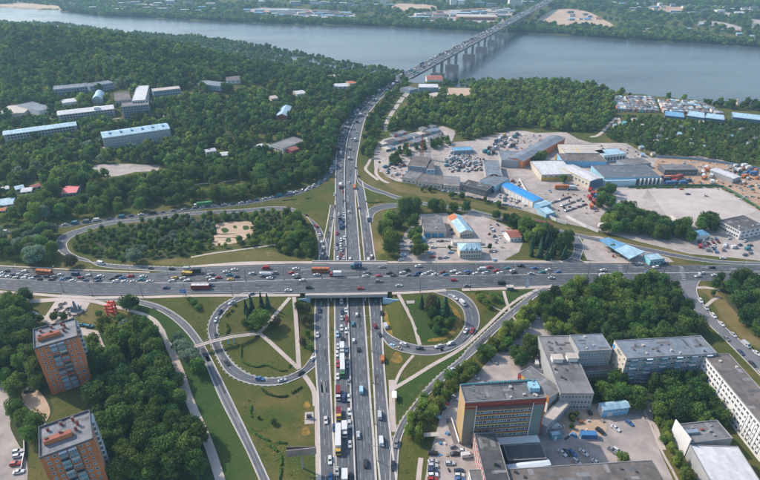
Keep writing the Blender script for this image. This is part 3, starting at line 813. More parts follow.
PARA = mat('parapet_concrete', (0.215, 0.215, 0.22), .9, .25, .5)
_win = {}
def window_mesh(w_, h_, fr=FRAME, gl=GLASS, mull=1):
    k = (round(w_, 2), round(h_, 2), fr.name, gl.name, mull)
    if k not in _win:
        m = MB(); t = 0.12
        m.box(-w_ / 2, w_ / 2, -0.07, 0.0, 0, t); m.box(-w_ / 2, w_ / 2, -0.07, 0.0, h_ - t, h_)
        m.box(-w_ / 2, -w_ / 2 + t, -0.07, 0.0, t, h_ - t); m.box(w_ / 2 - t, w_ / 2, -0.07, 0.0, t, h_ - t)
        for i in range(mull):
            x = -w_ / 2 + (i + 1) * w_ / (mull + 1); m.box(x - .04, x + .04, -0.06, 0.0, t, h_ - t)
        m.poly([(-w_ / 2 + t, -0.025, t), (w_ / 2 - t, -0.025, t), (w_ / 2 - t, -0.025, h_ - t), (-w_ / 2 + t, -0.025, h_ - t)], 1)
        _win[k] = m.mesh("window", [fr, gl])
    return _win[k]

BLD = []; CAPS = []
def add_cap(foot, hb, reach=75.0):
    """keeps trees in front of a building or clearing low enough that it shows as in the photograph"""
    a = np.array(foot); c = a.mean(0); D = float(np.hypot(*c)); d = c / D; al = (a - c) @ d; la = np.abs((a - c) @ np.array([-d[1], d[0]]))
    CAPS.append((c[0], c[1], d[0], d[1], -float(al.min()), float(la.max()) + 1.5, hb, CAMH / D, reach))
def cap_height(x, y, h):
    for cx, cy, dx, dy, fr, lw, hb, sl, rc in CAPS:
        rx, ry = x - cx, y - cy
        if abs(rx) > 220 or abs(ry) > 220: continue
        if abs(-dy * rx + dx * ry) > lw: continue
        t = -(rx * dx + ry * dy) - fr
        if 0 < t < rc: h = min(h, hb + t * sl)
    return h
class Bld:
    """rectangular building from three roof corners seen in the photograph: A, B along the front, C behind B"""
    def __init__(s, name, label, A, B, Cc, H, wall, roof, cat="building", group=None, parapet=0.5, kind='flat', ridge=2.0, grow=1, over=0.35, axis='x', f=terr, wallname="wall", cap=True):
        zb = 0.0
        for _ in range(6):
            a = P(A[0], A[1], zb + H); zb = float(f(*a)) * 0.5 + zb * 0.5
        a, b, c = (np.array(P(q[0], q[1], zb + H)) for q in (A, B, Cc))
        u = (b - a) / np.hypot(*(b - a)); v = np.array([-u[1], u[0]])
        s.w = float(np.hypot(*(b - a))); s.d = max(2.5, float(np.dot(c - b, v))); s.H = H; s.zb = zb
        s.ang = math.atan2(u[1], u[0]); s.a = a; s.u = u; s.v = v
        s.name, s.label = name, label
        s.t = thing(name, label, cat, (a[0], a[1], zb), s.ang, group)
        w, d = s.w, s.d
        top = H - (0.12 if kind == 'flat' else 0.0)
        m = MB(); m.box(0, w, 0, d, -1.2, top); s.wall = m.build(wallname, wall, s.t)
        if kind == 'flat':
            m = MB(); m.box(.25, w - .25, .25, d - .25, top, top + 0.06); s.roof = m.build("roof", roof, s.t)
            if w * d > 140 and roof.name in ('grey_roof_felt', 'dark_roof_felt', 'brown_roof_felt', 'blue_grey_roof', 'mid_grey_felt', 'slate_roof', 'silver_roof_coat'):
                m = MB(); rr_ = random.Random(int(w * 10 + d * 7))
                for k in range(min(16, int(w * d / 45) + 3)):
                    x_, y_ = rr_.uniform(.6, w - 3), rr_.uniform(.6, d - 2); lx, ly = (rr_.uniform(2, 7), rr_.uniform(.9, 1.8)) if rr_.random() < .6 else (rr_.uniform(.9, 2.2), rr_.uniform(2, 6))
                    z_ = top + .064 + k * .003; m.box(x_, min(w - .4, x_ + lx), y_, min(d - .4, y_ + ly), z_ - .03, z_, k % 3)
                m.build("felt_patches", [mat('old_felt', (.105, .103, .106), .92, .35, .3), RF_GREY, mat('new_felt', (.19, .188, .19), .9, .3, .3)], s.t)['kind'] = 'stuff'
            if parapet:
                m = MB(); p = parapet; e = 0.06
                m.box(-e, w + e, -e, .26, top, top + p); m.box(-e, w + e, d - .26, d + e, top, top + p)
                m.box(-e, .26, .26, d - .26, top, top + p); m.box(w - .26, w + e, .26, d - .26, top, top + p)
                s.par = m.build("parapet", PARA, s.t)
        else:
            m = MB(); o = over; th = 0.15
            if kind == 'gable':
                if axis == 'x':
                    q = [(-o, -o, H - .1), (w + o, -o, H - .1), (w + o, d / 2, H + ridge), (-o, d / 2, H + ridge)]; q2 = [(-o, d / 2, H + ridge), (w + o, d / 2, H + ridge), (w + o, d + o, H - .1), (-o, d + o, H - .1)]
                    g = [[(0.02, 0, H), (0.02, d, H), (0.02, d / 2, H + ridge - .1)], [(w - .02, d, H), (w - .02, 0, H), (w - .02, d / 2, H + ridge - .1)]]
                else:
                    q = [(-o, -o, H - .1), (w / 2, -o, H + ridge), (w / 2, d + o, H + ridge), (-o, d + o, H - .1)]; q2 = [(w / 2, -o, H + ridge), (w + o, -o, H - .1), (w + o, d + o, H - .1), (w / 2, d + o, H + ridge)]
                    g = [[(0, 0.02, H), (w / 2, 0.02, H + ridge - .1), (w, 0.02, H)], [(0, d - .02, H), (w, d - .02, H), (w / 2, d - .02, H + ridge - .1)]]
                for Q in (q, q2): m.hexa([(p[0], p[1], p[2] - th) for p in Q], Q)
                gm_ = MB()
                for tri in g: gm_.poly(tri)
                gm_.build("gable", wall, s.t)
            elif kind == 'hip':
                i = min(w, d) / 2
                base = [(-o, -o, H), (w + o, -o, H), (w + o, d + o, H), (-o, d + o, H)]
                r1, r2 = ((i, d / 2, H + ridge), (w - i, d / 2, H + ridge)) if w > d else ((w / 2, i, H + ridge), (w / 2, d - i, H + ridge))
                if w > d:
                    for Q in ([base[0], base[1], r2, r1], [base[1], base[2], r2], [base[2], base[3], r1, r2], [base[3], base[0], r1]): m.poly(Q)
                else:
                    for Q in ([base[0], base[1], r1], [base[1], base[2], r2, r1], [base[2], base[3], r2], [base[3], base[0], r1, r2]): m.poly(Q)
                m.poly(base[::-1])
            elif kind == 'barrel':
                k = 8
                pr = [(-o + (w + 2 * o) * i / k, H - .05 + ridge * math.sin(math.pi * i / k)) for i in range(k + 1)] if axis == 'y' else [(-o + (d + 2 * o) * i / k, H - .05 + ridge * math.sin(math.pi * i / k)) for i in range(k + 1)]
                for i in range(k):
                    (p0, z0), (p1, z1) = pr[i], pr[i + 1]
                    m.poly([(p0, -o, z0), (p1, -o, z1), (p1, d + o, z1), (p0, d + o, z0)] if axis == 'y' else [(-o, p0, z0), (w + o, p0, z0), (w + o, p1, z1), (-o, p1, z1)])
                for e in ((-o, d + o) if axis == 'y' else (-o, w + o)):
                    m.poly([((p, e, z) if axis == 'y' else (e, p, z)) for p, z in pr])
            s.roof = m.build("roof", roof, s.t)
        s.foot = [tuple(a - u * .5 - v * .5), tuple(a + u * (w + .5) - v * .5), tuple(a + u * (w + .5) + v * (d + .5)), tuple(a - u * .5 + v * (d + .5))]
        mask_poly(s.foot, grow)
        BLD.append(s)
        if cap: add_cap(s.foot, H * .52)
    def center(s): return s.a + s.u * s.w / 2 + s.v * s.d / 2
    def place(s, side, x, z, dy=0.0):
        if side == 'f': return (x, -dy, z), 0.0
        if side == 'r': return (s.w + dy, x, z), math.pi / 2
        if side == 'l': return (-dy, s.d - x, z), -math.pi / 2
        return (s.w - x, s.d + dy, z), math.pi
    def windows(s, side, cols, rows, z0=1.0, zstep=None, w=1.5, h=1.5, x0=None, x1=None, fr=FRAME, gl=GLASS, mull=1, joined=False, name="window", skip=0.0, zr=None):
        L = s.w if side in 'fb' else s.d
        x0 = L * .04 if x0 is None else x0; x1 = L - L * .04 if x1 is None else x1
        zstep = zstep or (s.H - 0.6) / rows
        w = min(w, (x1 - x0) / cols * .8)
        if joined:
            m = MB()
        for r in range(rows):
            for c in range(cols):
                if skip and rnd.random() < skip: continue
                x = x0 + (x1 - x0) * (c + .5) / cols; z = z0 + r * zstep
                lo, rz = s.place(side, x, z, 0.005)
                if joined:
                    ca, sa = math.cos(rz), math.sin(rz)
                    def T(a, b, cc): return (lo[0] + ca * a - sa * b, lo[1] + sa * a + ca * b, lo[2] + cc)
                    m.hexa([T(-w / 2, -.05, 0), T(w / 2, -.05, 0), T(w / 2, 0, 0), T(-w / 2, 0, 0)], [T(-w / 2, -.05, h), T(w / 2, -.05, h), T(w / 2, 0, h), T(-w / 2, 0, h)])
                else:
                    link(name, window_mesh(w, h, fr, gl, mull), s.t, lo, rz)
        if joined:
            o = m.build(name, gl, s.t); o['kind'] = 'stuff'
    def vents(s, n, seed=1, m=KERB, size=(0.5, 1.15), hh=(0.4, 0.95), name="roof_vent"):
        r = random.Random(seed)
        for _ in range(n):
            x, y = r.uniform(1.5, s.w - 1.5), r.uniform(1.2, max(1.3, s.d - 1.2)); a, b, h = r.uniform(*size), r.uniform(*size), r.uniform(*hh)
            k = MB(); z = s.H - .06
            k.box(-a / 2, a / 2, -b / 2, b / 2, 0, h); k.box(-a / 2 - .1, a / 2 + .1, -b / 2 - .1, b / 2 + .1, h, h + .12)
            k.build(name, m, s.t, (x, y, z))
    def door(s, side, x, w=1.2, h=2.2, m=METAL, name="door", z=0.0):
        k = MB(); k.box(-w / 2, w / 2, -.08, 0, 0, h); k.box(-w / 2 - .12, w / 2 + .12, -.14, 0, h, h + .14)
        lo, rz = s.place(side, x, z, 0.004); return k.build(name, m, s.t, lo, rz)
    def box(s, name, m, x0, x1, y0, y1, z0, z1, kind=None):
        k = MB(); k.box(x0, x1, y0, y1, z0, z1); o = k.build(name, m, s.t)
        if kind: o['kind'] = kind
        return o

for q_ in ("88,166 105,164 129,164 160,165 158,171 135,172 118,176 97,177", "216,224 240,221.5 252,222.5 253,233 236,243 214,245 212,238", "448,88 458,85 470,88 471,94 460,96 452,95"): add_cap([G(*p) for p in pts(q_)], .8, 30)
# --- two orange brick tower blocks
RF_TWR = mat("silver_roof_coat", (0.175, 0.18, 0.19), 0.8, 0.45, 0.5, scale2=0.12)
def tower(label, A, B, Cc, H, seed):
    b = Bld("tower_block", label, A, B, Cc, H, W_BRICK, RF_TWR, "apartment tower", "orange brick tower blocks", parapet=0.9); b.par.data.materials[0] = mat('dark_coping', (0.10, 0.105, 0.12), .8, .2, .5)
    w, d = b.w, b.d
    nf = 10; st = (H - 1.2) / nf
    c0, c1 = w * .33, w * .68
    # balcony bay: dark flat panel painting a recess's shade with balcony fronts and glazing
    b.box("bay_shade_panel", W_DARK, c0, c1, -0.05, 0.02, 1.0, H - 1.6)
    r = random.Random(seed)
    cols = [mat("balcony_pale", (0.42, 0.44, 0.45), .7, .15, .8), mat("balcony_blue", (0.20, 0.33, 0.40), .7, .15, .8), mat("balcony_red", (0.34, 0.10, 0.06), .7, .15, .8), mat("balcony_grey", (0.22, 0.24, 0.26), .7, .15, .8)]
    mid = (c0 + c1) / 2
    for k in range(nf):
        z = 1.2 + k * st
        for x0, x1 in ((c0 + .15, mid - .25), (mid + .25, c1 - .15)):
            m = MB(); m.box(x0, x1, -1.1, -.06, 0, .14); m.box(x0, x1, -1.1, -1.02, .14, 1.05, 1); m.box(x0, x0 + .08, -1.02, -.06, .14, 1.05, 1); m.box(x1 - .08, x1, -1.02, -.06, .14, 1.05, 1)
            gl = r.random() < .6
            if gl:
                m.box(x0, x1, -1.08, -1.0, 1.05, st - .35, 2)
                for q in range(4):
                    xx = x0 + (x1 - x0) * q / 3 - .03; m.box(xx, xx + .07, -1.12, -1.08, 1.05, st - .35, 3)
                m.box(x0, x1, -1.1, -.06, st - .35, st - .25, 3)
            m.build("balcony", [KERB, r.choice(cols), GLASS_B, FRAME], b.t, (0, 0, z))
        b.box("bay_pier", W_BRICK, mid - .2, mid + .2, -.5, -.06, z, z + st - .3) if k % 1 == 0 else None
        for xx in (c0 * .38, c0 * .78, c1 + (w - c1) * .22, c1 + (w - c1) * .62):
            ww = 1.15
            lo, rz = b.place('f', xx, z + .9, 0.005); link("window", window_mesh(ww, 1.45, FRAME, GLASS_B if r.random() < .5 else GLASS), b.t, lo, rz)
        for xx in (d * .22, d * .5, d * .78):
            lo, rz = b.place('r', xx, z + .9, 0.005); link("window", window_mesh(1.3, 1.45, FRAME, GLASS), b.t, lo, rz)
        m = MB(); m.box(d * .56, d * .9, -1.0, -.01, 0, 1.05); m.box(d * .56, d * .9, -.95, -.01, 1.05, st - .3, 1); lo, rz = b.place('r', 0, z, 0.0)
        m.build("balcony", [WHITE_P, GLASS_B], b.t, lo, rz)
        b.windows('l', 3, 1, z0=z + .9, zstep=st, w=1.3, h=1.45)
    b.box("roof_house", W_BRICK, w * .10, w * .62, d * .34, d * .46, H - .06, H + 2.0); b.box("roof_house_cap", RF_BRICK, w * .095, w * .625, d * .33, d * .47, H + 2.0, H + 2.15)
    for fx, fy, hh in ((.17, .80, 1.5), (.42, .86, 1.4), (.66, .85, 2.0), (.74, .66, 2.4), (.70, .50, 1.9), (.16, .42, 2.6), (.42, .47, 2.9)):
        m = MB(); m.box(-.45, .45, -.35, .35, 0, hh); m.box(-.6, .6, -.5, .5, hh, hh + .15, 1); m.build("chimney", [W_RED, RF_BROWN], b.t, (w * fx, d * fy, H - .06))
    m = MB(); m.tube((0, 0, 0), (0, 0, 5.5), .06, .04, 6); m.box(-.9, .9, -.04, .04, 4.2, 4.28); m.box(-.6, .6, -.04, .04, 4.9, 4.98); m.build("antenna", METAL, b.t, (w * .62, d * .6, H))
    b.door('f', w * .5, 1.6, 2.3, W_DARK)
    return b
TW1 = tower("orange brick tower block just below the paved plaza with the monument", (34.0, 349.6), (77.8, 336.8), (73.4, 319.2), 29.5, 3)
TW2 = tower("orange brick tower block nearer the viewer, its foot cut by the photo's bottom edge", (39.6, 459.0), (93.2, 439.6), (87.4, 411.6), 29.5, 8)

# --- office slab with red and yellow bands
OF = Bld("office_block", "tall office block with orange and red bands and a golden brick end wall", (465.2, 403.2), (546.4, 398.0), (538.6, 380.6), 26.0, W_GOLD, mat("mid_grey_felt", (0.11, 0.112, 0.118), .9, .4, .25, scale2=.06), "office block", parapet=0.6)
w, d = OF.w, OF.d
x0, x1 = w * .145, w * .845
OF.box("curtain_wall", W_DARK, x0, x1, -.14, .0, 1.0, 25.2)
OF.box("end_bay", W_OLIVE, .03, x0 - .2, -.22, .0, .2, 23.2); OF.box("end_bay", mat("green_panel", (0.14, 0.19, 0.18), .7, .15, .6), x1 + .2, w - .5, -.22, 0, .2, 23.2)
OF.box("red_fascia", RED_P, -.08, w + .08, -.3, -.06, 24.2, 25.75); OF.box("red_fascia", RED_P, .0, x0 - .3, -.3, -.22, 22.3, 23.4); OF.box("red_fascia", RED_P, x1 + .5, w - .3, -.3, -.22, 22.6, 23.7)
OF.box("corner_strip", W_RED, w - .5, w + .05, -.25, d + .04, -.5, 24.2); OF.box("roof_edge_band", CY_P, -.1, w + .1, d - .02, d + .12, 24.8, 26.55)
st = 2.92
for k in range(8):
    z = 1.2 + k * st
    if k < 7:
        OF.box("spandrel_band", [ORANGE_P, YEL_P][k % 2], x0 + .05, x1 - .05, -.32, -.15, z + 1.95, z + 2.42)
        OF.box("spandrel_panel", RED_P if k in (1, 5) else W_DARK, x0 + .05, x1 - .05, -.22, -.145, z + 2.42, z + 2.9)
    else:
        OF.box("spandrel_panel", mat("dull_red_panel", (0.13, 0.035, 0.035), .7, .2, .6), x0 + .05, x1 - .05, -.22, -.145, z + .9, z + 2.6)
    for c in range(14):
        if k == 7 and c % 1 == 0 and z + 2 > 24: pass
        if k == 7: continue
        lo, rz = OF.place('f', x0 + (x1 - x0) * (c + .5) / 14, z + .25, 0.147); link("window", window_mesh((x1 - x0) / 14 * .92, 1.6, FRAME, GLASS_B if rnd.random() < .3 else GLASS), OF.t, lo, rz)
    OF.windows('b', 18, 1, z0=z, w=1.6, h=1.6)
for xx in (x0 - .1, x1 + .06):
    OF.box("downpipe", WHITE_P, xx - .12, xx + .14, -.5, -.3, 1, 24.2)
for i in range(22):
    m = MB(); m.tube((0, 0, 0), (0, 0, 1.1), .09, .09, 5); m.box(-.22, .22, -.1, .1, 1.0, 1.7); m.build("roof_sign_post", CY_P if i % 3 else METAL, OF.t, (w * (.35 + .55 * i / 22), d - .5, 26.4))
OF.box("sign_board", CY_P, w * .02, w * .96, d - .2, d - .08, 26.4, 27.0)
for fx, n_, sd in ((.17, 5, 1), (.8, 7, 2)):
    r = random.Random(sd)
    for i in range(n_):
        m = MB(); h = r.uniform(1.6, 4.2); m.tube((0, 0, 0), (0, 0, h), .07, .05, 5)
        for q in range(3): m.tube((0, 0, h * (.5 + .18 * q)), (r.uniform(-.8, .8), r.uniform(-.8, .8), h * (.55 + .18 * q)), .05, .04, 4)
        m.box(-.3, .3, -.18, .18, h * .6, h * .85); m.build("antenna", [METAL], OF.t, (w * fx + r.uniform(-3.5, 3.5), d * r.uniform(.3, .75), 26))
for fx in (.27, .5, .63): OF.box("roof_seam", RF_DARK, w * fx, w * fx + .3, .4, d - .4, 25.95, 26.02)
OF.box("roof_house", W_BLUE, w * .83, w * .95, d * .35, d * .75, 25.9, 28.4); OF.vents(5, 5)
OF.box("entrance_canopy", WHITE_P, w * .4, w * .98, -4.2, -.3, 3.0, 3.35); OF.box("entrance_glazing", GLASS_B, w * .42, w * .96, -3.4, -.3, 0, 3.0)

# --- linked workshop halls east of the office
WK = Bld("workshop_wing", "flat grey roofed workshop wing with two white roof houses east of the office", (560.5, 393.5), (594.0, 393.6), (577.0, 336.2), 11.0, W_GREY, RF_GREY, parapet=0.35)
WK.windows('f', 9, 3, z0=1.2, zstep=3.3, w=2.2, h=1.9); WK.windows('r', 14, 3, z0=1.2, zstep=3.3, w=2.4, h=1.9)
for fx, fy in ((.12, .50), (.62, .52)):
    WK.box("roof_house", W_WHITE, WK.w * fx, WK.w * (fx + .33), WK.d * fy, WK.d * (fy + .085), 10.9, 13.4); WK.box("roof_house_cap", RF_SAND, WK.w * fx - .3, WK.w * (fx + .33) + .3, WK.d * fy - .3, WK.d * (fy + .085) + .3, 13.4, 13.6)
WK.vents(7, 9, RF_DARK)
WK2 = Bld("workshop_wing", "flat grey roofed hall with orange and yellow edge band beside the parked cars", (546.5, 352.5), (578.0, 351.5), (574.2, 335.6), 10.6, W_GREY, RF_GREY, parapet=0.35)
WK2.vents(4, 3, RF_BROWN); WK2.windows('f', 6, 3, z0=1.2, zstep=3.3, w=2.2, h=1.9)
WK3 = Bld("workshop_wing", "narrow grey hall with an orange and yellow striped side wall", (549.5, 398.0), (562.5, 390.0), (553.0, 354.0), 10.0, W_GREY, RF_GREY, parapet=0.3)
L_ = WK3.d
for k in range(9): WK3.box("striped_panel", [ORANGE_P, YEL_P, RED_P][k % 3], -.16, -.04, L_ * k / 9 + .1, L_ * (k + 1) / 9 - .1, 6.4, 10.5)
for k in range(7): WK3.box("red_panel", RED_P if k % 2 else W_WHITE, -.16, -.04, L_ * k / 7 + .1, L_ * (k + 1) / 7 - .1, 0.2, 6.2)
LINK = Bld("link_gallery", "low pale link gallery between the office and the workshop wing", (547.0, 428.0), (572.0, 401.0), (566.5, 392.0), 6.0, W_GREY, RF_SAND, parapet=0.3)
LINK.windows('f', 10, 1, z0=1.6, w=2.4, h=2.6, gl=GLASS)
GB = Bld("grey_block", "four storey grey block with blue flag at its eastern corner", (579.0, 351.6), (612.4, 350.2), (610.8, 333.6), 14.5, W_GREY, RF_BLUEG, parapet=0.4)
GB.windows('f', 11, 4, z0=1.4, zstep=3.3, w=2.0, h=1.9, gl=GLASS_B); GB.vents(3, 4)
m = MB(); m.tube((0, 0, 0), (0, 0, 4), .07, .05, 6); m.build("flagpole", METAL, GB.t, (GB.w - .4, .4, 14.5)); m = MB(); m.box(0, .08, -2.2, 0, 2.2, 4); m.build("flag", RF_BLUE, GB.t, (GB.w - .3, .4, 14.5))
Bld("low_shed", "low brown roofed shed in front of the grey block", (585.0, 372.0), (614.5, 369.8), (612.5, 363.5), 4.5, W_GREY, RF_BROWN, "shed", parapet=0.3).windows('f', 8, 1, z0=1.2, w=2.2, h=1.6)

GL = Bld("grey_long_block", "long five storey block with pale end wall and blue glazed balconies", (627.0, 358.6), (717.0, 353.2), (702.2, 335.8), 17.0, W_GREY, RF_BLUEG, "apartment block", parapet=0.4)
st = 3.25
for k in range(5):
    for c in range(18):
        xx = GL.w * (c + .5) / 18
        if c % 3 == 1:
            m = MB(); m.box(-1.5, 1.5, -1.1, 0, 0, 1.0); m.box(-1.5, 1.5, -1.05, 0, 1.0, 2.5, 1); m.box(-1.5, 1.5, -1.1, 0, 2.5, 2.6)
            m.build("balcony", [W_BLUEG if (k + c) % 2 else WHITE_P, GLASS_B], GL.t, (xx, 0, .8 + k * st))
        else: link("window", window_mesh(2.0, 1.6, FRAME, GLASS_B if rnd.random() < .6 else GLASS), GL.t, (xx, -.005, 1.4 + k * st), 0)
GL.box("end_wall", W_CREAM, -.14, -.02, .05, GL.d - .05, -.5, 16.6)
for k in range(5):
    for c in range(4):
        link("window", window_mesh(1.3, 1.5, FRAME, GLASS), GL.t, (-.145, GL.d * (c + .5) / 4, 1.4 + k * st), -math.pi / 2)
GL.vents(8, 12, RF_BROWN); GL.vents(4, 13, KERB)

def perp(A, D, Q, H):
    """front right corner of a rectangle whose left side runs A-D and whose far side passes Q"""
    a, d, q = (np.array(P(*p, H)) for p in (A, D, Q)); u = (d - a) / np.hypot(*(d - a)); n_ = np.array([u[1], -u[0]]); b = a + n_ * float((q - a) @ n_); c = d + n_ * float((q - a) @ n_)
    return proj(b[0], b[1], H)[:2], proj(c[0], c[1], H)[:2]
_b, _c2 = perp((772.0, 437.5), (703.0, 354.7), (728.4, 353.0), 15.5)
WB = Bld("white_long_block", "long white five storey block with grey roof at the edge of the side road", (772.0, 437.5), _b, _c2, 15.5, W_WHITE, RF_BROWN, "apartment block", parapet=0.4)
# front of the rectangle is off the picture; its long left side faces the yard
for k in range(5):
    WB.windows('l', 20, 1, z0=1.3 + k * 2.9, w=1.6, h=1.5, skip=.05)
WB.box("joint_strip", W_BLUEG, -.12, .02, WB.d * .66, WB.d * .66 + .5, 0, 15.0)
for k in range(8): WB.box("pilaster", W_WHITE, -.3, -.01, WB.d * .05 + k * 1.7, WB.d * .05 + k * 1.7 + .35, 3, 13)
WB.vents(4, 4, RF_SAND)

# --- white roofed hall, lower right corner
_b, _c2 = perp((729.0, 515.0), (690.0, 445.0), (733.4, 440.0), 8.0)
WH = Bld("white_roofed_hall", "low hall with a wide plain white roof in the lower right corner", (729.0, 515.0), _b, _c2, 7.8, W_GREY, RF_WHITE, "hall", parapet=0.35)
GH = Bld("grey_roofed_hall", "grey roofed hall with raised white gable wall behind the white roof", (689.5, 443.4), (732.6, 438.6), (719.0, 420.2), 8.0, W_GREY, RF_GREY, "hall", parapet=0.5)
GH.box("gable_wall", W_WHITE, -.5, -.07, -.4, GH.d + .4, -.5, 11.0); GH.box("roof_tank", W_BLUEG, GH.w * .05, GH.w * .36, GH.d * .42, GH.d * .6, 7.9, 9.2); GH.vents(4, 6, METAL); GH.box("roof_box", RF_BRICK, GH.w * .45, GH.w * .52, GH.d * .55, GH.d * .62, 7.9, 8.9)

BW = Bld("light_blue_shed", "light blue shed with a bright pale roof beside the yard trees", (603.4, 409.9), (629.6, 406.8), (626.0, 400.2), 5.0, W_SKY, RF_CYAN, "shed", kind='gable', ridge=1.0)
BW.box("wall_band", mat("pale_blue_band", (0.36, 0.52, 0.62), .7, .1, .6), -.02, BW.w + .02, -.06, -.01, 2.4, 2.9); BW.door('f', BW.w * .3, 2.6, 2.3, W_WHITE, "gate"); BW.windows('f', 3, 1, 3.1, w=1.4, h=.9, x0=BW.w * .45); BW.box("end_panel", W_WHITE, -.06, -.01, .1, BW.d - .1, 0, 4.9)
Bld("teal_kiosk", "small teal kiosk standing between the office and the yard", (552.2, 436.0), (562.0, 434.4), (561.0, 430.2), 3.2, W_TEAL, RF_CYAN, "kiosk", parapet=0.25).door('f', 2, 1.2, 2.1, WHITE_P)
BR_ = Bld("brown_roofed_building", "low building with a long dark brown roof on the bottom edge of the yard", (500.0, 497.0), (668.0, 486.0), (648.0, 460.4), 9.0, W_GREY, RF_BROWN, "building", parapet=0.3)
BR_.vents(9, 21, RF_DARK); BR_.windows('b', 20, 2, 1.2, 3.6, 2.2, 1.8)
SW = Bld("brick_wing", "narrow dark roofed wing with a red and white brick side wall", (486.0, 482.0), (510.0, 481.0), (494.0, 433.0), 10.5, W_RED, RF_DARK, "wing", parapet=0.35)
for k in range(9):
    for j in range(3): link("window", window_mesh(1.3, 1.6, WHITE_P, GLASS), SW.t, (-.005, SW.d * (k + .5) / 9, 1.2 + j * 3.1), -math.pi / 2)
    SW.box("white_pilaster", W_WHITE, -.14, -.01, SW.d * k / 9 + .1, SW.d * k / 9 + .6, .0, 9.8)
SW.box("roof_hatch", RF_DARK, SW.w * .5, SW.w * .6, SW.d * .3, SW.d * .36, 10.4, 12.4)
Bld("grey_annex", "small grey roofed annex joined to the brick wing on the bottom edge", (473.0, 487.0), (490.0, 486.0), (487.6, 469.0), 7.0, W_WHITE, RF_GREY, "annex", parapet=0.3).windows('l', 5, 2, 1, 3, 1.2, 1.4)
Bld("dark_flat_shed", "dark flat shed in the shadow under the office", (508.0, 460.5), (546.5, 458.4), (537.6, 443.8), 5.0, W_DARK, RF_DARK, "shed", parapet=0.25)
CN = Bld("white_canopy", "long shiny white canopy roof in front of the brown roofed building", (509.0, 470.3), (550.2, 464.4), (547.0, 459.4), 4.2, W_BLUE, mat("shiny_white_sheet", (0.58, 0.64, 0.68), 0.35, 0.12, 0.4), "canopy", kind='gable', ridge=.5)

# --- small commercial yard north of the overpass road
cg = Bld("garage_hall", "grey roofed garage hall with three blue gates", (424.0, 231.6), (446.4, 231.4), (442.4, 216.2), 5.0, W_CREAM, RF_GREY, "garage", parapet=0.3)
for k in range(3): cg.door('f', cg.w * (.18 + .3 * k), 4.0, 3.4, mat("blue_gate", (0.06, 0.25, 0.42), .6, .1, .8), "gate")
cg.vents(3, 2)
g2 = Bld("cyan_gabled_shop", "gabled shop with pale cyan roof and a rust orange end", (460.0, 232.8), (472.8, 231.4), (465.6, 214.6), 4.6, W_CREAM, RF_CYAN, "shop", kind='gable', ridge=2.2, axis='y')
g2.windows('f', 5, 1, 1.0, w=1.6, h=1.8, gl=GLASS); m = MB(); q = g2
m.hexa([(-.4, q.d * .72, 4.52), (q.w / 2, q.d * .72, 6.84), (q.w / 2, q.d + .4, 6.84), (-.4, q.d + .4, 4.52)], [(-.4, q.d * .72, 4.58), (q.w / 2, q.d * .72, 6.88), (q.w / 2, q.d + .4, 6.88), (-.4, q.d + .4, 4.58)]); m.build("rusty_roof_sheet", RF_RUST, q.t)
g3 = Bld("hipped_roof_house", "two storey house with hipped pale blue roof and dormers by the overpass road", (460.0, 250.4), (482.0, 250.0), (480.0, 243.0), 6.4, W_CREAM, RF_CYAN, "house", kind='hip', ridge=2.6)
g3.windows('f', 8, 2, 1.0, 3.0, 1.3, 1.7, gl=GLASS)
for fx in (.28, .5, .72):
    m = MB(); m.prism([(-1.1, 0), (1.1, 0), (0, 0.001)], 0, 0) if False else None
    m.poly([(-1.2, 0, 0), (1.2, 0, 0), (0, 0, 1.9)]); m.poly([(-1.2, 0, 0), (0, 0, 1.9), (0, 2.6, 1.9)]); m.poly([(1.2, 0, 0), (0, 2.6, 1.9), (0, 0, 1.9)]); m.build("dormer", [RF_CYAN], g3.t, (g3.w * fx, .1, 6.3))
Bld("brown_roof_house", "small brown roofed house behind the conifers", (510.4, 237.6), (522.0, 236.4), (517.6, 229.4), 4.0, W_WHITE, RF_BRICK, "house", kind='gable', ridge=1.2).windows('f', 3, 1, .9)
Bld("low_wall_shed", "low pale lean-to shed between the gabled shop and the hipped house", (452.6, 242.6), (482.0, 242.2), (482.0, 238.6), 2.6, W_WHITE, RF_SAND, "shed", parapet=0.2)
Bld("teal_booth", "small teal booth by the trees of the car yard", (421.0, 239.4), (426.0, 239.0), (425.4, 235.4), 2.8, W_TEAL, RF_SKY, "booth", parapet=0.2)

# --- industrial estate
def shed(name, label, A, B, Cc, H, wall, roof, cat="warehouse", **k):
    wn = k.pop('win', None); b = Bld(name, label, A, B, Cc, H, wall, roof, cat, **k)
    if wn: b.windows('f', wn, 1 if H < 7 else 2, 1.2, 3.2, 2.0, 1.5, joined=False, gl=GLASS)
    return b
h1 = shed("gabled_hangar", "grey gabled hangar at the foot of the red lattice mast", (407.8, 165.6), (426.0, 167.4), (433.6, 157.2), 8, W_BLUEG, RF_BROWN, kind='gable', ridge=1.2, win=4)
shed("gabled_hangar", "smaller grey hangar leaning against the east side of the mast hangar", (426.6, 169.6), (435.0, 169.6), (442.2, 160.0), 7, W_BLUE, RF_BROWN, kind='gable', ridge=1.0, win=2)
shed("flat_store", "small pale grey store left of the row of low workshops", (402.0, 177.4), (416.4, 179.6), (418.0, 172.0), 5, W_CREAM, RF_GREY, parapet=.3, win=3)
shed("flat_store", "long brown grey store in the middle of the workshop row", (417.2, 181.0), (442.2, 184.2), (443.0, 176.0), 5, W_CREAM, RF_BROWN, parapet=.3, win=6)
shed("flat_store", "pale blue fronted store between the brown and the dark store", (443.2, 184.6), (459.4, 185.6), (461.6, 176.2), 5.5, W_CREAM, RF_GREY, kind='gable', ridge=1.0, win=4)
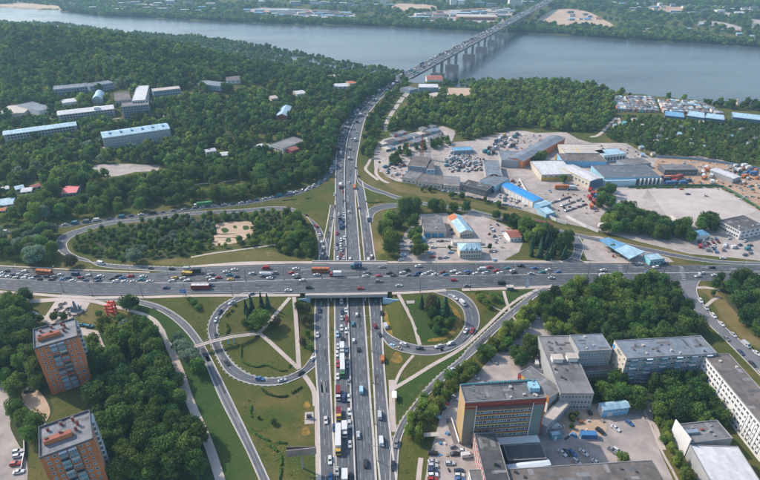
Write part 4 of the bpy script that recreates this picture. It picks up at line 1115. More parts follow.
shed("dark_store", "dark glazed store at the right end of the workshop row", (462.0, 184.4), (486.6, 190.6), (489.0, 184.8), 6, W_DARK, RF_DARK, parapet=.4, win=6)
shed("blue_grey_hall", "blue grey hall at the near end of the long warehouse chain", (479.8, 180.4), (496.2, 185.6), (503.4, 176.6), 7, W_BLUE, RF_BLUEG, parapet=.35, win=4)
shed("blue_grey_hall", "second hall of the warehouse chain behind the near blue one", (486.4, 176.2), (502.8, 176.8), (515.2, 161.4), 7, W_GREY, RF_BLUEG, parapet=.35)
shed("blue_grey_hall", "square hall in the bend of the warehouse chain", (501.6, 160.4), (523.6, 161.0), (531.6, 151.8), 7, W_GREY, RF_BLUEG, parapet=.35)
shed("blue_grey_hall", "longest hall of the warehouse chain reaching to the wood", (524.4, 160.6), (535.2, 153.8), (565.4, 136.6), 7.5, W_BLUEG, RF_BLUEG, kind='gable', ridge=1.5) if False else None
lh = shed("blue_grey_hall", "longest hall of the warehouse chain reaching up to the wood", (523.0, 161.4), (565.2, 138.2), (553.4, 133.8), 7.5, W_BRICK, RF_BLUEG, kind='gable', ridge=1.4)
shed("small_blue_store", "narrow blue store between parked wrecks and the wood", (454.2, 150.8), (473.6, 149.8), (473.2, 146.2), 4, W_BLUEG, RF_SKY, parapet=.25, win=5)
yh = shed("white_hall", "low white roofed hall with a yellow wall band", (541.8, 175.0), (576.4, 174.2), (562.0, 160.4), 6, W_CREAM, RF_WHITE, parapet=.35)
yh.box("yellow_band", YEL_P, .1, yh.w - .1, -.16, -.02, .2, 3.4); yh.box("yellow_mast", YEL_P, yh.w * .78, yh.w * .82, yh.d + 1.2, yh.d + 2.2, 0, 11); yh.windows('f', 6, 1, 3.8, w=2.4, h=1.2)
bl = shed("bright_blue_shed", "long shed with a bright blue roof and white side wall", (533.6, 201.6), (543.4, 198.6), (528.6, 177.6), 5.5, W_WHITE, RF_BLUE, "shed", kind='gable', ridge=1.0, axis='y')
for k in range(9): bl.box("wall_rib", W_CREAM, -.12, -.01, bl.d * k / 9 + .2, bl.d * k / 9 + .6, 0, 5.3)
shed("pale_blue_shed", "pale blue extension at the lower end of the bright blue shed", (541.4, 206.4), (551.0, 203.4), (544.0, 199.4), 4.5, W_SKY, RF_CYAN, "shed", kind='gable', ridge=.6); shed("pale_blue_shed", "lowest pale blue shed at the yard gate", (546.4, 214.2), (555.6, 212.4), (550.4, 205.6), 3.6, W_BLUE, RF_CYAN, "shed", parapet=.25)
shed("sandy_roof_hall", "sandy roofed hall with a yellow eaves line near the wood", (565.0, 153.0), (605.6, 153.2), (611.0, 144.4), 7, W_CREAM, RF_SAND, parapet=.35).box("yellow_line", YEL_P, 15, 15.7, .3, 16, 6.95, 7.3)
shed("grey_hall", "grey brown hall between the sandy roof and the white roof", (563.0, 161.0), (607.0, 161.4), (603.0, 153.8), 6, W_SKY, RF_BROWN, parapet=.35)
wa = shed("arched_hall", "white hall with a row of dark arched windows", (604.0, 155.8), (627.0, 153.4), (622.0, 147.4), 7, W_WHITE, RF_CYAN, parapet=.3); wa.windows('f', 7, 1, 1.2, w=2.8, h=3.8, gl=GLASS)
wr = shed("white_roof_hall", "long white roofed hall with a dark blue gable end", (590.2, 181.0), (603.2, 178.0), (590.4, 160.8), 8, W_CREAM, RF_WHITE, kind='gable', ridge=1.2, axis='y'); wr.box("blue_front", mat("slate_blue_panel", (0.10, 0.17, 0.24), .5, .1, .5), .2, wr.w - .2, -.2, -.02, 0, 7.8); wr.windows('l', 8, 1, 3, w=2, h=2)
dg = shed("dark_grey_hall", "wide dark grey roofed hall beside the empty paved field", (604.2, 177.6), (661.0, 176.4), (650.0, 164.4), 7.5, W_BLUE, mat("slate_roof", (0.10, 0.115, 0.135), .8, .25, .3), parapet=.4)
dg.box("pale_front", mat("pale_blue_front", (0.42, 0.55, 0.62), .7, .08, .6), .2, dg.w * .55, -3.0, -.06, 0, 5.6)
for k in range(6): dg.box("loading_bay", W_DARK, dg.w * (.58 + .07 * k), dg.w * (.58 + .07 * k) + 2.6, -.5, -.06, 0, 5); dg.box("bay_pillar", W_WHITE, dg.w * (.58 + .07 * k) + 2.6, dg.w * (.58 + .07 * k) + 3.6, -2.6, -.06, 0, 6.2)
dg.vents(10, 17, METAL)
shed("grey_store", "grey store behind the dark roofed hall", (625.4, 165.2), (651.2, 163.0), (647.0, 157.4), 5, W_BLUEG, RF_GREY, parapet=.3, win=6)
shed("pale_grey_hall", "pale grey hall alone on the orange soil", (665.2, 169.6), (698.0, 169.6), (694.0, 164.2), 5.5, W_DARK, RF_GREY, kind='gable', ridge=.8, win=8)
cp_ = shed("open_canopy", "white open canopy over parked cars on the orange soil", (733.6, 178.6), (741.8, 176.6), (726.4, 166.0), 5, METAL, RF_WHITE, "canopy", kind='gable', ridge=.6, axis='y')
tr = shed("white_glazed_block", "dark roofed office with white glazed wall at the field corner", (741.0, 231.4), (766.0, 226.0), (750.0, 214.0), 7, W_WHITE, RF_DARK, "office", parapet=.4); tr.windows('l', 9, 2, 1.2, 3.2, 2.4, 1.8); tr.windows('f', 5, 2, 1.2, 3.2, 2.4, 1.8); tr.vents(5, 31)
shed("gabled_cottage", "grey gabled cottage among the grove trees", (674.0, 222.4), (683.0, 221.2), (680.0, 216.0), 4, W_WHITE, RF_SAND, "cottage", cap=False, kind='gable', ridge=2.0, axis='y'); shed("cyan_cottage", "cyan roofed cottage in the clearing of the grove", (697.0, 235.8), (709.6, 234.4), (706.0, 229.4), 3.6, W_WHITE, RF_SKY, "cottage", cap=False, kind='hip', ridge=1.5); shed("red_roof_cottage", "tiny red roofed cottage half hidden in the grove", (633.0, 225.8), (638.0, 224.4), (636.4, 221.4), 3.5, W_WHITE, RF_RUST, "cottage", cap=False, kind='gable', ridge=1.4)
shed("cream_cottage", "cream cottage between red roof and gabled cottage", (641.0, 225.6), (648.0, 222.0), (645.6, 216.4), 3.5, W_CREAM, RF_SAND, "cottage", cap=False, kind='gable', ridge=1.4)
# filling station
st1 = thing("station_canopy", "long blue and pale canopy roof of the filling station", "canopy", (*G(622, 258), 0)); (sx, sy) = G(622, 258)
q = [np.array(P(a, b, 6.0)) for a, b in ((599.5, 239.6), (608.7, 237.2), (645, 251.6), (630, 258.6))]
for (f0, f1, mm, nm) in ((0, .52, RF_SKY, "roof_panel"), (.52, 1, RF_CYAN, "roof_panel")):
    m = MB(); p = [q[0] + (q[3] - q[0]) * f0, q[0] + (q[3] - q[0]) * f1, q[1] + (q[2] - q[1]) * f1, q[1] + (q[2] - q[1]) * f0]
    p = [(a[0] - sx, a[1] - sy) for a in p]; m.prism(p, 5.2, 6.0); fix = m; m.build(nm, mm, st1)
for fx in (.12, .37, .62, .88):
    for e in (.25, .75):
        c = (q[0] + (q[3] - q[0]) * fx) * (1 - e) + (q[1] + (q[2] - q[1]) * fx) * e; m = MB(); m.tube((c[0] - sx, c[1] - sy, -.3), (c[0] - sx, c[1] - sy, 5.2), .25, .25, 8); m.build("column", WHITE_P, st1)
shed("station_shop", "cyan shop of the filling station beside its canopy", (650.6, 260.4), (664.6, 258.8), (662.4, 252.2), 4.2, mat("cyan_wall", (0.22, 0.50, 0.55), .7, .1, .5), RF_CYAN, "shop", parapet=.4, win=4)
shed("bus_hall", "pale hall on the field edge above the parking rows", (560.5, 228.4), (592.0, 229.0), (594.0, 224.0), 3.0, W_WHITE, RF_CYAN, "hall", parapet=.2) if False else None

# garages in rows: each row a thing, its garages parts of their own
GAR0 = [RF_GREY, RF_BLUEG, RF_DARK, RF_SAND, RF_GREY, RF_BROWN, RF_BLUEG, RF_DARK]
def garage_row(label, a, b, wd, seed, n=None, H=2.8, group="rows of garages", GAR=None):
    GAR = GAR or GAR0
    p, q = np.array(G(*a)), np.array(G(*b)); L = np.hypot(*(q - p)); n = n or max(3, int(L / 7))
    t = thing("garage_row", label, "garages", (p[0], p[1], tz(*p)), math.atan2(q[1] - p[1], q[0] - p[0]), group); r = random.Random(seed)
    for i in range(n):
        if r.random() < .1: continue
        x0, x1 = L * i / n, L * (i + 1) / n - .06; h = H + r.uniform(-.5, .8)
        m = MB(); m.box(x0, x1, 0, wd, -.5, h); m.box(x0 - .02, x1 + .02, -.2, wd + .1, h, h + .14, 1); m.box(x0 + .6, x1 - .6, -.06, 0, 0, h * .8, 2)
        m.build("garage", [r.choice([W_GREY, W_WHITE, W_CREAM, W_BRICK]), r.choice(GAR), r.choice([W_TEAL, W_DARK, METAL, W_RED])], t)
    u = (q - p) / L; v = np.array([-u[1], u[0]]); mask_poly([tuple(p), tuple(q), tuple(q + v * wd), tuple(p + v * wd)], 1)
    return t
for i, (a, b, wd, lb) in enumerate((((383, 147.6), (413, 139.2), 9, "garage row nearest the gravel loop left of the masts"), ((414.5, 138.8), (441, 131.6), 9, "garage row behind the masts reaching to the wood"), ((386, 151.8), (401, 148.2), 9, "short garage row at the left corner of the compound"),
        ((404, 148.0), (446, 137.4), 9, "long middle garage row behind the red and white masts"), ((394, 137.4), (407, 134), 8, "blue roofed garage row at the gravel terraces"), ((423, 131.6), (437, 127.8), 8, "pale garage row farthest back in the compound"), ((430, 142.6), (446, 138.8), 3, "thin roof row along the hedge of the compound"))):
    garage_row(lb, a, b, wd, 40 + i)
# the garage estate above the allotments, many rows
for i in range(7):
    for j in range(2):
        y = 99.0 + i * 2.05; xa, xb = (611 + i * 1.2, 654 + i * .8) if j == 0 else (658 + i * .9, 699 + i * 4.0)
        if j == 1 and i == 0: continue
        yb = y + (i * .05 + (1.2 if j == 0 else 2.2))
        garage_row(f"{ordn(i)} garage row from the river in the {'western' if j == 0 else 'eastern'} half of the garage estate", (xa, y + (0 if j == 0 else 1.6)), (xb, yb + (0 if j == 0 else 1.6)), 8, 70 + i * 2 + j, 15, 3.4, "rows of the garage estate above the allotments", [RF_GREY, RF_SAND, RF_BLUEG, RF_BROWN, RF_GREY, RF_BLUEG, RF_CYAN])
for A, B, Cc, lb in (((665.4, 115.4), (684.4, 117.4), (684, 112.6), "left blue shed with bright roof in front of the garage estate"), ((686.4, 115.4), (704.6, 118.0), (703.4, 112.4), "middle blue shed in front of the garage estate"), ((704.6, 117.6), (724.8, 120.0), (723, 114.8), "right blue shed with white roof in front of the garage estate"), ((733, 117.0), (768, 121.0), (766, 115.6), "pale roofed long shed at the right end of the garage estate")):
    shed("blue_shed", lb, A, B, Cc, 4, mat("deep_blue_wall", (0.06, 0.12, 0.21), .7, .1, .5), RF_CYAN if "bright" not in lb else RF_SKY, "shed", parapet=.25)
# fences and walls
def fence(label, px, h, m, name="fence", th=.25, cat="fence", panel=8.0, f=terr):
    p = [G(*q, f) for q in pts(px)]; L = length(p); n = max(2, int(L / panel)); a = resample(p, n + 1)
    t = thing(name, label, cat, (a[0][0], a[0][1], 0))
    for i in range(n):
        c = (a[i] + a[i + 1]) / 2; s_ = a[i + 1] - a[i]; l = np.hypot(*s_); z = tz(*c)
        k = MB(); k.obox(c[0] - a[0][0], c[1] - a[0][1], math.atan2(s_[1], s_[0]), l - .1, th, z - .5, z + h); k.obox(a[i][0] - a[0][0], a[i][1] - a[0][1], math.atan2(s_[1], s_[0]), .45, th + .2, z - .5, z + h + .25)
        k.build("panel", m, t)
    return t
fence("white perimeter wall of the yard below the bright blue shed", "519,180.6 530,199 538,206.4 546,216.6 556,221.4 566,224.6", 2.6, W_WHITE, "wall", cat="wall")
fence("pale blue perimeter wall along the truck yard", "566,217.4 576,222.6 588,228.6 598,232.6", 2.4, W_WHITE, "wall", cat="wall")
fence("green fence line between the paved field and the soil yard", "628,187.8 660,187 690,186.4 721,186.6 740,197 762,211", 2.2, mat("green_fence", (0.06, 0.13, 0.08), .8, .2, .6))
fence("grey wall between allotments and the orange soil yard", "656,157.6 690,159.6 722,163.6 742,167 765,171", 2.8, W_BLUEG, "wall", cat="wall")
fence("low fence at the small yard beside the lower tower", "26.6,425 24.6,440 25.2,455 22,470", 1.6, METAL)
# masts
def mast(label, px, H, m, nm):
    x, y = G(*px); t = thing(nm, label, "mast", (x, y, 0)); b = 1.6
    for i, (a, c) in enumerate(((-1, -1), (1, -1), (1, 1), (-1, 1))):
        k = MB(); k.tube((a * b, c * b, -.3), (a * .45, c * .45, H), .22, .16, 5); k.build("leg", m, t)
    k = MB(); n = 9
    for i in range(n):
        z0, z1 = H * i / n, H * (i + 1) / n; r0 = b + (.45 - b) * i / n; r1 = b + (.45 - b) * (i + 1) / n; cs = [(-1, -1), (1, -1), (1, 1), (-1, 1)]
        for j in range(4):
            a, c = cs[j], cs[(j + 1) % 4]; k.tube((a[0] * r0, a[1] * r0, z0), (c[0] * r1, c[1] * r1, z1), .12, .12, 4, cap=False); k.tube((a[0] * r1, a[1] * r1, z1), (c[0] * r1, c[1] * r1, z1), .12, .12, 4, cap=False)
    k.build("lattice", m, t)
mast("red lattice mast behind the gabled hangar", (421.6, 158), 26, RED_P, "lattice_mast")
mast("pale grey lattice mast right of the red one", (428.6, 159.6), 25, mat("pale_steel", (0.5, 0.48, 0.47), .6, .1, 1.0), "lattice_mast")

# --- campus buildings in the upper left wood
def camp(name, label, A, B, Cc, H, wall, roof, rows, cols, **k):
    b = Bld(name, label, A, B, Cc, H, wall, roof, k.pop('cat', 'building'), **k)
    if rows: b.windows('f', cols, rows, 1.2, (H - .8) / rows, 2.0, 1.6, joined=True, name="window_rows"); b.windows('r', 3, rows, 1.2, (H - .8) / rows, 1.6, 1.6, joined=True, name="window_rows")
    return b
mb1 = Bld("dormitory_block", "five storey grey dormitory with a pale cyan roof in the wood", (102.6, 138.0), (169.8, 128.4), (168.0, 122.6), 16, W_GREY, RF_CYAN, "apartment block", kind='gable', ridge=2.0)
mb1.windows('f', 22, 5, 1.3, 3.0, 2.0, 1.6, gl=GLASS_B); mb1.windows('l', 3, 5, 1.3, 3.0, 1.6, 1.6)
for i in range(6): mb1.box("dormer", RF_SKY, mb1.w * (.1 + .16 * i), mb1.w * (.1 + .16 * i) + 2.2, mb1.d * .3, mb1.d * .6, 16.4, 18.4)
camp("long_block", "long block with pale cyan roof at the left edge of the wood", (3, 135.0), (76.6, 125.2), (75, 121.4), 12, W_GREY, RF_CYAN, 4, 22, kind='gable', ridge=1.6, cat="apartment block")
camp("long_block", "long block with a white roof behind the cyan roofed one", (57.4, 115.2), (114.0, 108.6), (112.4, 104.6), 12, W_GREY, RF_WHITE, 4, 18, kind='gable', ridge=1.6, cat="apartment block").box("roof_house", W_WHITE, 40, 46, 3, 8, 12, 15.5)
camp("tall_slab", "tall white slab standing end on behind its grey front wing", (131.4, 101.0), (145.2, 100.0), (143.4, 85.4), 16, W_WHITE, RF_WHITE, 5, 5, parapet=.5)
camp("front_wing", "grey front wing of the tall white slab", (121.4, 107.0), (148.8, 104.4), (148.0, 100.6), 15, W_BLUEG, RF_GREY, 5, 10, parapet=.4)
camp("grey_lab_block", "grey block right of the tall white slab", (152.8, 91.4), (180.6, 88.4), (180.0, 85.6), 12, W_BLUEG, RF_SAND, 3, 10, parapet=.4); camp("brown_hall", "brown roofed hall left of the tall white slab", (115.0, 101.0), (130.8, 99.4), (127.6, 91.4), 6, W_GREY, RF_BROWN, 1, 5, parapet=.3)
camp("far_grey_block", "left one of two blue grey blocks in the far wood", (53, 89.6), (88.2, 86.2), (87.6, 82.6), 11, W_BLUEG, RF_BLUEG, 3, 12, parapet=.4); camp("far_grey_block", "right one of two blue grey blocks in the far wood", (89.4, 86.4), (113.4, 82.6), (113, 79.4), 11, W_BLUEG, RF_BLUEG, 3, 9, parapet=.4)
camp("pale_hall", "pale roofed hall on the left edge of the photo", (-4, 114.4), (24, 112.8), (29, 104.2), 7, W_CREAM, RF_SAND, 1, 6, parapet=.3); camp("blue_grey_workshop", "blue grey roofed hall right of the pale hall", (38.6, 111.0), (54.0, 107.4), (43.6, 98.8), 7, W_WHITE, RF_BLUEG, 1, 4, parapet=.3)
camp("small_white_house", "small white house near the domed chapel", (62, 103.0), (77.4, 101.0), (77, 97.6), 6, W_WHITE, RF_WHITE, 1, 4, kind='gable', ridge=1.2)
ch = camp("domed_chapel", "pale chapel with a rounded light blue roof", (92, 99.6), (102, 98.8), (101.4, 92.4), 8, W_GREY, RF_CYAN, 1, 3, kind='barrel', ridge=4.0, axis='y')
camp("red_roof_house", "house with a plain pinkish red roof at the wood edge", (61.0, 193.6), (76.2, 192.2), (75.8, 185.2), 4.5, W_GREY, mat("pink_red_roof", (0.60, 0.16, 0.17), .6, .08, .5), 1, 4, kind='gable', ridge=.8)
for i, (A, B, Cc, r_, lb) in enumerate((((1, 190), (9, 188.4), (8.6, 185.4), RF_WHITE, "first small white roof of the left village"), ((15.4, 189.6), (24, 187.8), (22, 184.6), RF_CYAN, "small cyan roof beside the red one in the left village"), ((20.6, 192.2), (31.2, 191), (29, 187.4), RF_WHITE, "widest white roof in the left village"), ((-3, 206.0), (13, 203.6), (11, 197.4), RF_CYAN, "large pale cyan roof at the photo's left edge"), ((32, 188), (41, 185.6), (40, 182.8), RF_BRICK, "small brick red roof in the left village"), ((-2, 211), (5, 210.4), (4, 207.4), RF_RUST, "small rusty roof at the photo's left edge"))):
    camp("village_house", lb, A, B, Cc, 3.6, W_WHITE, r_, 1, 2, kind='gable', ridge=1.0, cat="house", group="village houses at the wood edge")
camp("blue_long_roof", "low building with a slate blue roof deep in the wood", (196.6, 83.4), (219.8, 86.0), (221, 81.8), 6, W_BLUEG, RF_BLUEG, 1, 8, kind='gable', ridge=1.4)
rc = camp("red_brick_house", "tall red brick house with cyan roof in the wood", (276.4, 115.6), (286.8, 115.6), (286, 106.4), 9, W_RED, RF_CYAN, 3, 4, kind='gable', ridge=2.4, axis='y')
gf = camp("flat_grey_house", "flat grey roofed house with pale walls in the clearing", (270.0, 144.6), (283.0, 148.6), (297.4, 138.0), 5, W_WHITE, RF_GREY, 1, 5, parapet=.4); camp("brick_cottage", "dark red brick cottage right of the flat grey house", (291.4, 151.0), (299.0, 148.4), (303.4, 142.6), 4, W_RED, RF_BRICK, 1, 2, kind='gable', ridge=1.2)
x, y = G(263, 148); dm = thing("white_dome_hall", "white domed hall left of the flat grey house", "hall", (x, y, tz(x, y))); m = MB()
for i in range(6):
    for j in range(16):
        def q(a, b): e = a / 6 * math.pi / 2; t_ = 2 * math.pi * b / 16; return (11 * math.cos(e) * math.cos(t_), 7 * math.cos(e) * math.sin(t_), 4.5 * math.sin(e))
        m.poly([q(i, j), q(i, j + 1), q(i + 1, j + 1), q(i + 1, j)])
m.build("dome", RF_WHITE, dm); m = MB(); m.box(-2, 2, -7.6, -6.2, 0, 2.4); m.build("door", METAL, dm); mask_poly([(x - 12, y - 8), (x + 12, y - 8), (x + 12, y + 8), (x - 12, y + 8)], 1)
for A, B, Cc, H, wl, r_, lb in (((206, 152), (216, 150.4), (215, 147.6), 4, W_WHITE, RF_WHITE, "long white shed in the clearing left of the domed hall"), ((220, 155.6), (228, 155), (227, 151.6), 4, W_WHITE, RF_WHITE, "small white shed in the clearing left of the domed hall"), ((297, 94), (306, 93), (305, 89.6), 5, W_WHITE, RF_WHITE, "white cottage alone in the far wood"), ((271.6, 98.6), (278, 97.8), (277, 94.8), 5, W_CREAM, RF_SAND, "cream cottage alone in the far wood"),
        ((330, 78), (342, 76.6), (341, 73.4), 5, W_WHITE, RF_SAND, "pale house in the hilltop clearing near the road"), ((350, 83.6), (357, 82.8), (356, 80), 5, W_CREAM, RF_RUST, "rust roofed house in the hilltop clearing"), ((333, 86.6), (348, 86), (347, 83), 4, W_WHITE, RF_WHITE, "low white house in the hilltop clearing"), ((226, 80), (240, 79.2), (239, 76), 5, W_WHITE, RF_BROWN, "brown roofed house beyond the slate blue roof")):
    camp("wood_house", lb, A, B, Cc, H, wl, r_, 1, 3, kind='gable', ridge=1.2, cat="house", group="scattered houses in the wood")
camp("hilltop_block", "white block on the ridge above the river, left part", (45, 29), (62, 27.6), (61.6, 25), 10, W_WHITE, RF_WHITE, 2, 5, parapet=.4, f=terr); camp("hilltop_block", "white block on the ridge above the river, right part", (62.6, 27.6), (71, 26), (70.6, 24), 11, W_WHITE, RF_WHITE, 2, 4, parapet=.4)
# near the river bridge
camp("white_depot", "white flat roofed depot with grey walls near the river bridge", (418.6, 87.4), (438.6, 87.6), (436.6, 83.8), 9, W_BLUEG, RF_WHITE, 1, 6, parapet=.4, cat="depot"); camp("red_roof_hall", "brick red roofed hall behind the white depot", (427, 79.6), (443, 79.6), (441, 75.4), 6, W_WHITE, RF_BRICK, 1, 5, kind='gable', ridge=2.0); camp("small_store", "blue grey store left of the white depot", (409.6, 90.4), (418, 88.6), (416.6, 84.4), 5, W_BLUEG, RF_BLUEG, 0, 0, parapet=.3); camp("cream_store", "cream store right of the white depot", (434, 96.4), (444, 94.8), (441, 91.4), 5, W_CREAM, RF_SAND, 1, 3, parapet=.3)
# allotment houses
_al = random.Random(5); n_al = 0
HC = [("pale", RF_SAND, W_CREAM), ("cyan", RF_CYAN, W_GREY), ("grey", RF_GREY, W_GREY), ("brown", RF_BROWN, W_GREY), ("rust orange", RF_RUST, W_CREAM), ("teal", mat("teal_roof", (.12, .38, .40), .6, .1, .5), W_TEAL)]
spots = []
for _ in range(400):
    px, py = _al.uniform(612, 757), _al.uniform(117, 157)
    if py > 128 and px < 628 or (py > 149 and px > 655 and py > 150): continue
    if py < 119.5 + (px - 665) * .03 and px > 660: continue
    if all(abs(px - a) > 6.5 or abs(py - b) > 3.4 for a, b in spots): spots.append((px, py))
    if len(spots) >= 26: break
spots.sort(key=lambda q: (round(q[1] / 9), q[0])); cnt = {}
for px, py in spots:
    x, y = G(px, py)
    if masked(x, y): continue
    c = _al.choice(HC[:4] + HC[:2] + HC); s_ = _al.uniform(2.6, 4.4)
    row = int((py - 117) / 10); key = (c[0], row); cnt[key] = cnt.get(key, 0) + 1
    b_ = Bld("garden_house", f"{c[0]} garden house, {ordn(cnt[key] - 1)} {c[0]} one from the left in {['the back', 'the second', 'the third', 'the front', 'the front'][row]} row of allotments", (px, py), (px + s_ * .9, py - _al.uniform(-.25, .35)), (px + s_ * .9, py - 1.5), 2.8, c[2], c[1], "garden house", "garden houses on the allotments", kind='gable', ridge=1.4, grow=0, cap=False)
# ------------------------------------------------------------------ vehicles
def paint_mat():
    m = bpy.data.materials.new("vehicle_paint"); m.use_nodes = True; t = m.node_tree; b = t.nodes["Principled BSDF"]; L = t.links.new
    oi = t.nodes.new("ShaderNodeObjectInfo"); geo = t.nodes.new("ShaderNodeNewGeometry"); n = t.nodes.new("ShaderNodeTexNoise"); n.inputs["Scale"].default_value = 1.2
    L(geo.outputs["Position"], n.inputs["Vector"])
    mr = t.nodes.new("ShaderNodeMapRange"); mr.inputs[3].default_value = 0.82; mr.inputs[4].default_value = 1.08; L(n.outputs["Fac"], mr.inputs[0])
    mx = t.nodes.new("ShaderNodeMix"); mx.data_type = 'RGBA'; mx.blend_type = 'MULTIPLY'; mx.inputs[0].default_value = 1; L(oi.outputs["Color"], mx.inputs[6]); L(mr.outputs[0], mx.inputs[7])
    L(mx.outputs[2], b.inputs["Base Color"]); b.inputs["Roughness"].default_value = 0.32; b.inputs["Specular IOR Level"].default_value = 0.5
    return m
PAINT = paint_mat()
CGLASS = mat("car_glass", (0.025, 0.032, 0.042), 0.08, 0.2, 2.0, 0.7)
TYRE = mat("tyre_rubber", (0.02, 0.02, 0.021), 0.9, 0.2, 3.0)
LAMP = mat("lamp_plastic", (0.65, 0.64, 0.60), 0.25, 0.1, 3.0); TAIL = mat("tail_lamp", (0.35, 0.02, 0.015), 0.3, 0.1, 3.0)

def loft(mb, secs, mi=0):
    """secs: x, zlow, zmid, zhigh, half width, half width at top"""
    n0 = len(mb.v)
    for x, zl, zm, zh, w_, wt in secs:
        mb.v += [(x, -w_, zl), (x, w_, zl), (x, w_, zm), (x, wt, zh), (x, -wt, zh), (x, -w_, zm)]
    for i in range(len(secs) - 1):
        a = n0 + i * 6
        for k in range(6):
            j = (k + 1) % 6; mb.f.append((a + k, a + 6 + k, a + 6 + j, a + j)); mb.m.append(mi)
    mb.f.append(tuple(n0 + k for k in range(6))); mb.m.append(mi); e = n0 + (len(secs) - 1) * 6
    mb.f.append(tuple(e + 5 - k for k in range(6))); mb.m.append(mi)

def wheel_mesh(r, wd):
    m = MB(); m.tube((0, -wd / 2, 0), (0, wd / 2, 0), r, r, 10); m.tube((0, -wd / 2 - .02, 0), (0, wd / 2 + .02, 0), r * .55, r * .55, 8, 1)
    return m.mesh("wheel", [TYRE, METAL])

def make_car(kind):
    L, W = {'sedan': (4.5, .88), 'hatch': (3.9, .84), 'suv': (4.6, .94), 'wagon': (4.5, .88)}[kind]
    h0 = {'sedan': 0, 'hatch': .02, 'suv': .16, 'wagon': 0}[kind]; h = L / 2
    b = MB()
    tail = {'sedan': (.86, .96), 'hatch': (.9, 1.0), 'suv': (.95, 1.02), 'wagon': (.9, .98)}[kind]
    loft(b, [(-h, .42, .70, tail[0] - .08 + h0, W * .86, W * .72), (-h + .15, .26, .72, tail[0] + h0, W * .97, W * .86), (-h * .45, .24, .74, tail[1] + h0, W, W * .9), (h * .4, .24, .74, .96 + h0, W, W * .9), (h - .35, .26, .66, .80 + h0, W * .97, W * .84), (h - .05, .34, .58, .70 + h0, W * .86, W * .74), (h, .42, .52, .62 + h0, W * .8, W * .7)])
    zb, zt = .93 + h0, {'sedan': 1.42, 'hatch': 1.46, 'suv': 1.62, 'wagon': 1.44}[kind] + h0 * .4
    bx = {'sedan': (-h * .72, -h * .42), 'hatch': (-h * .97, -h * .72), 'suv': (-h * .95, -h * .78), 'wagon': (-h * .96, -h * .80)}[kind]; fx = (h * .42, h * .06)
    gl = MB(); wb, wt = W * .88, W * .70
    gl.hexa([(bx[0], -wb, zb), (fx[0], -wb, zb), (fx[0], wb, zb), (bx[0], wb, zb)], [(bx[1], -wt, zt), (fx[1], -wt, zt), (fx[1], wt, zt), (bx[1], wt, zt)])
    b.hexa([(bx[1] - .06, -wt - .03, zt - .03), (fx[1] + .08, -wt - .03, zt - .03), (fx[1] + .08, wt + .03, zt - .03), (bx[1] - .06, wt + .03, zt - .03)], [(bx[1], -wt + .06, zt + .05), (fx[1], -wt + .06, zt + .05), (fx[1], wt - .06, zt + .05), (bx[1], wt - .06, zt + .05)])
    for sy in (-1, 1):   # pillars
        for (xa, xb) in ((fx[0], fx[1]), (bx[0], bx[1]), (-.15, -.15)):
            b.tube((xa, sy * (wb + .015), zb), (xb, sy * (wt + .015), zt), .05, .05, 4, cap=False)
        b.box(fx[0] - .35, fx[0] - .15, min(sy * W, sy * (W + .16)), max(sy * W, sy * (W + .16)), .92 + h0, 1.04 + h0)
    lm = MB(); lm.box(h - .10, h + .012, -.16, .16, .56 + h0, .68 + h0); lm = lm.mesh("headlight", [LAMP])
    tm = MB(); tm.box(-h - .012, -h + .08, -.13, .13, .66 + h0, .80 + h0); tm = tm.mesh("tail_light", [TAIL])
    wr = .31 + h0 * .3
    return dict(body=b.mesh("car", [PAINT]), parts=[("window_glass", gl.mesh("window_glass", [CGLASS]), (0, 0, 0))],
                fine=[(n_, m_, (0, sy * W, 0)) for n_, m_ in (("headlight", lm), ("tail_light", tm)) for sy in (-.64, .64)] + [("wheel", wheel_mesh(wr, .2), (x, y, wr)) for x in (-h * .6, h * .62) for y in (-W + .05, W - .05)], L=L)

def share(d):
    """one mesh for all four wheels"""
    f = []; me0 = None
    for n, me_, lo in d['fine']:
        if n == "wheel":
            me0 = me0 or me_; f.append((n, me0, lo))
        else: f.append((n, me_, lo))
    d['fine'] = f; return d

def make_van():
    b = MB(); loft(b, [(-2.7, .4, 1.3, 2.25, .95, .84), (-2.6, .3, 1.3, 2.35, .98, .88), (1.0, .3, 1.3, 2.35, .98, .88), (1.55, .3, 1.25, 2.1, .98, .84), (2.15, .3, .9, 1.25, .97, .9), (2.65, .35, .8, 1.05, .9, .8), (2.72, .42, .7, .95, .84, .74)])
    g = MB(); g.hexa([(1.5, -.86, 1.3), (2.14, -.86, 1.3), (2.14, .86, 1.3), (1.5, .86, 1.3)], [(1.45, -.8, 2.06), (1.62, -.78, 2.1), (1.62, .78, 2.1), (1.45, .8, 2.06)]); g.box(.5, 1.35, -1.0, 1.0, 1.35, 1.95)
    g.hexa([(1.56, -.8, 2.12), (2.2, -.85, 1.28), (2.2, .85, 1.28), (1.56, .8, 2.12)], [(1.6, -.8, 2.16), (2.24, -.85, 1.3), (2.24, .85, 1.3), (1.6, .8, 2.16)])
    return share(dict(body=b.mesh("van", [PAINT]), parts=[("window_glass", g.mesh("window_glass", [CGLASS]), (0, 0, 0))], fine=[("wheel", wheel_mesh(.35, .22), (x, y, .35)) for x in (-1.7, 1.75) for y in (-.9, .9)], L=5.4))

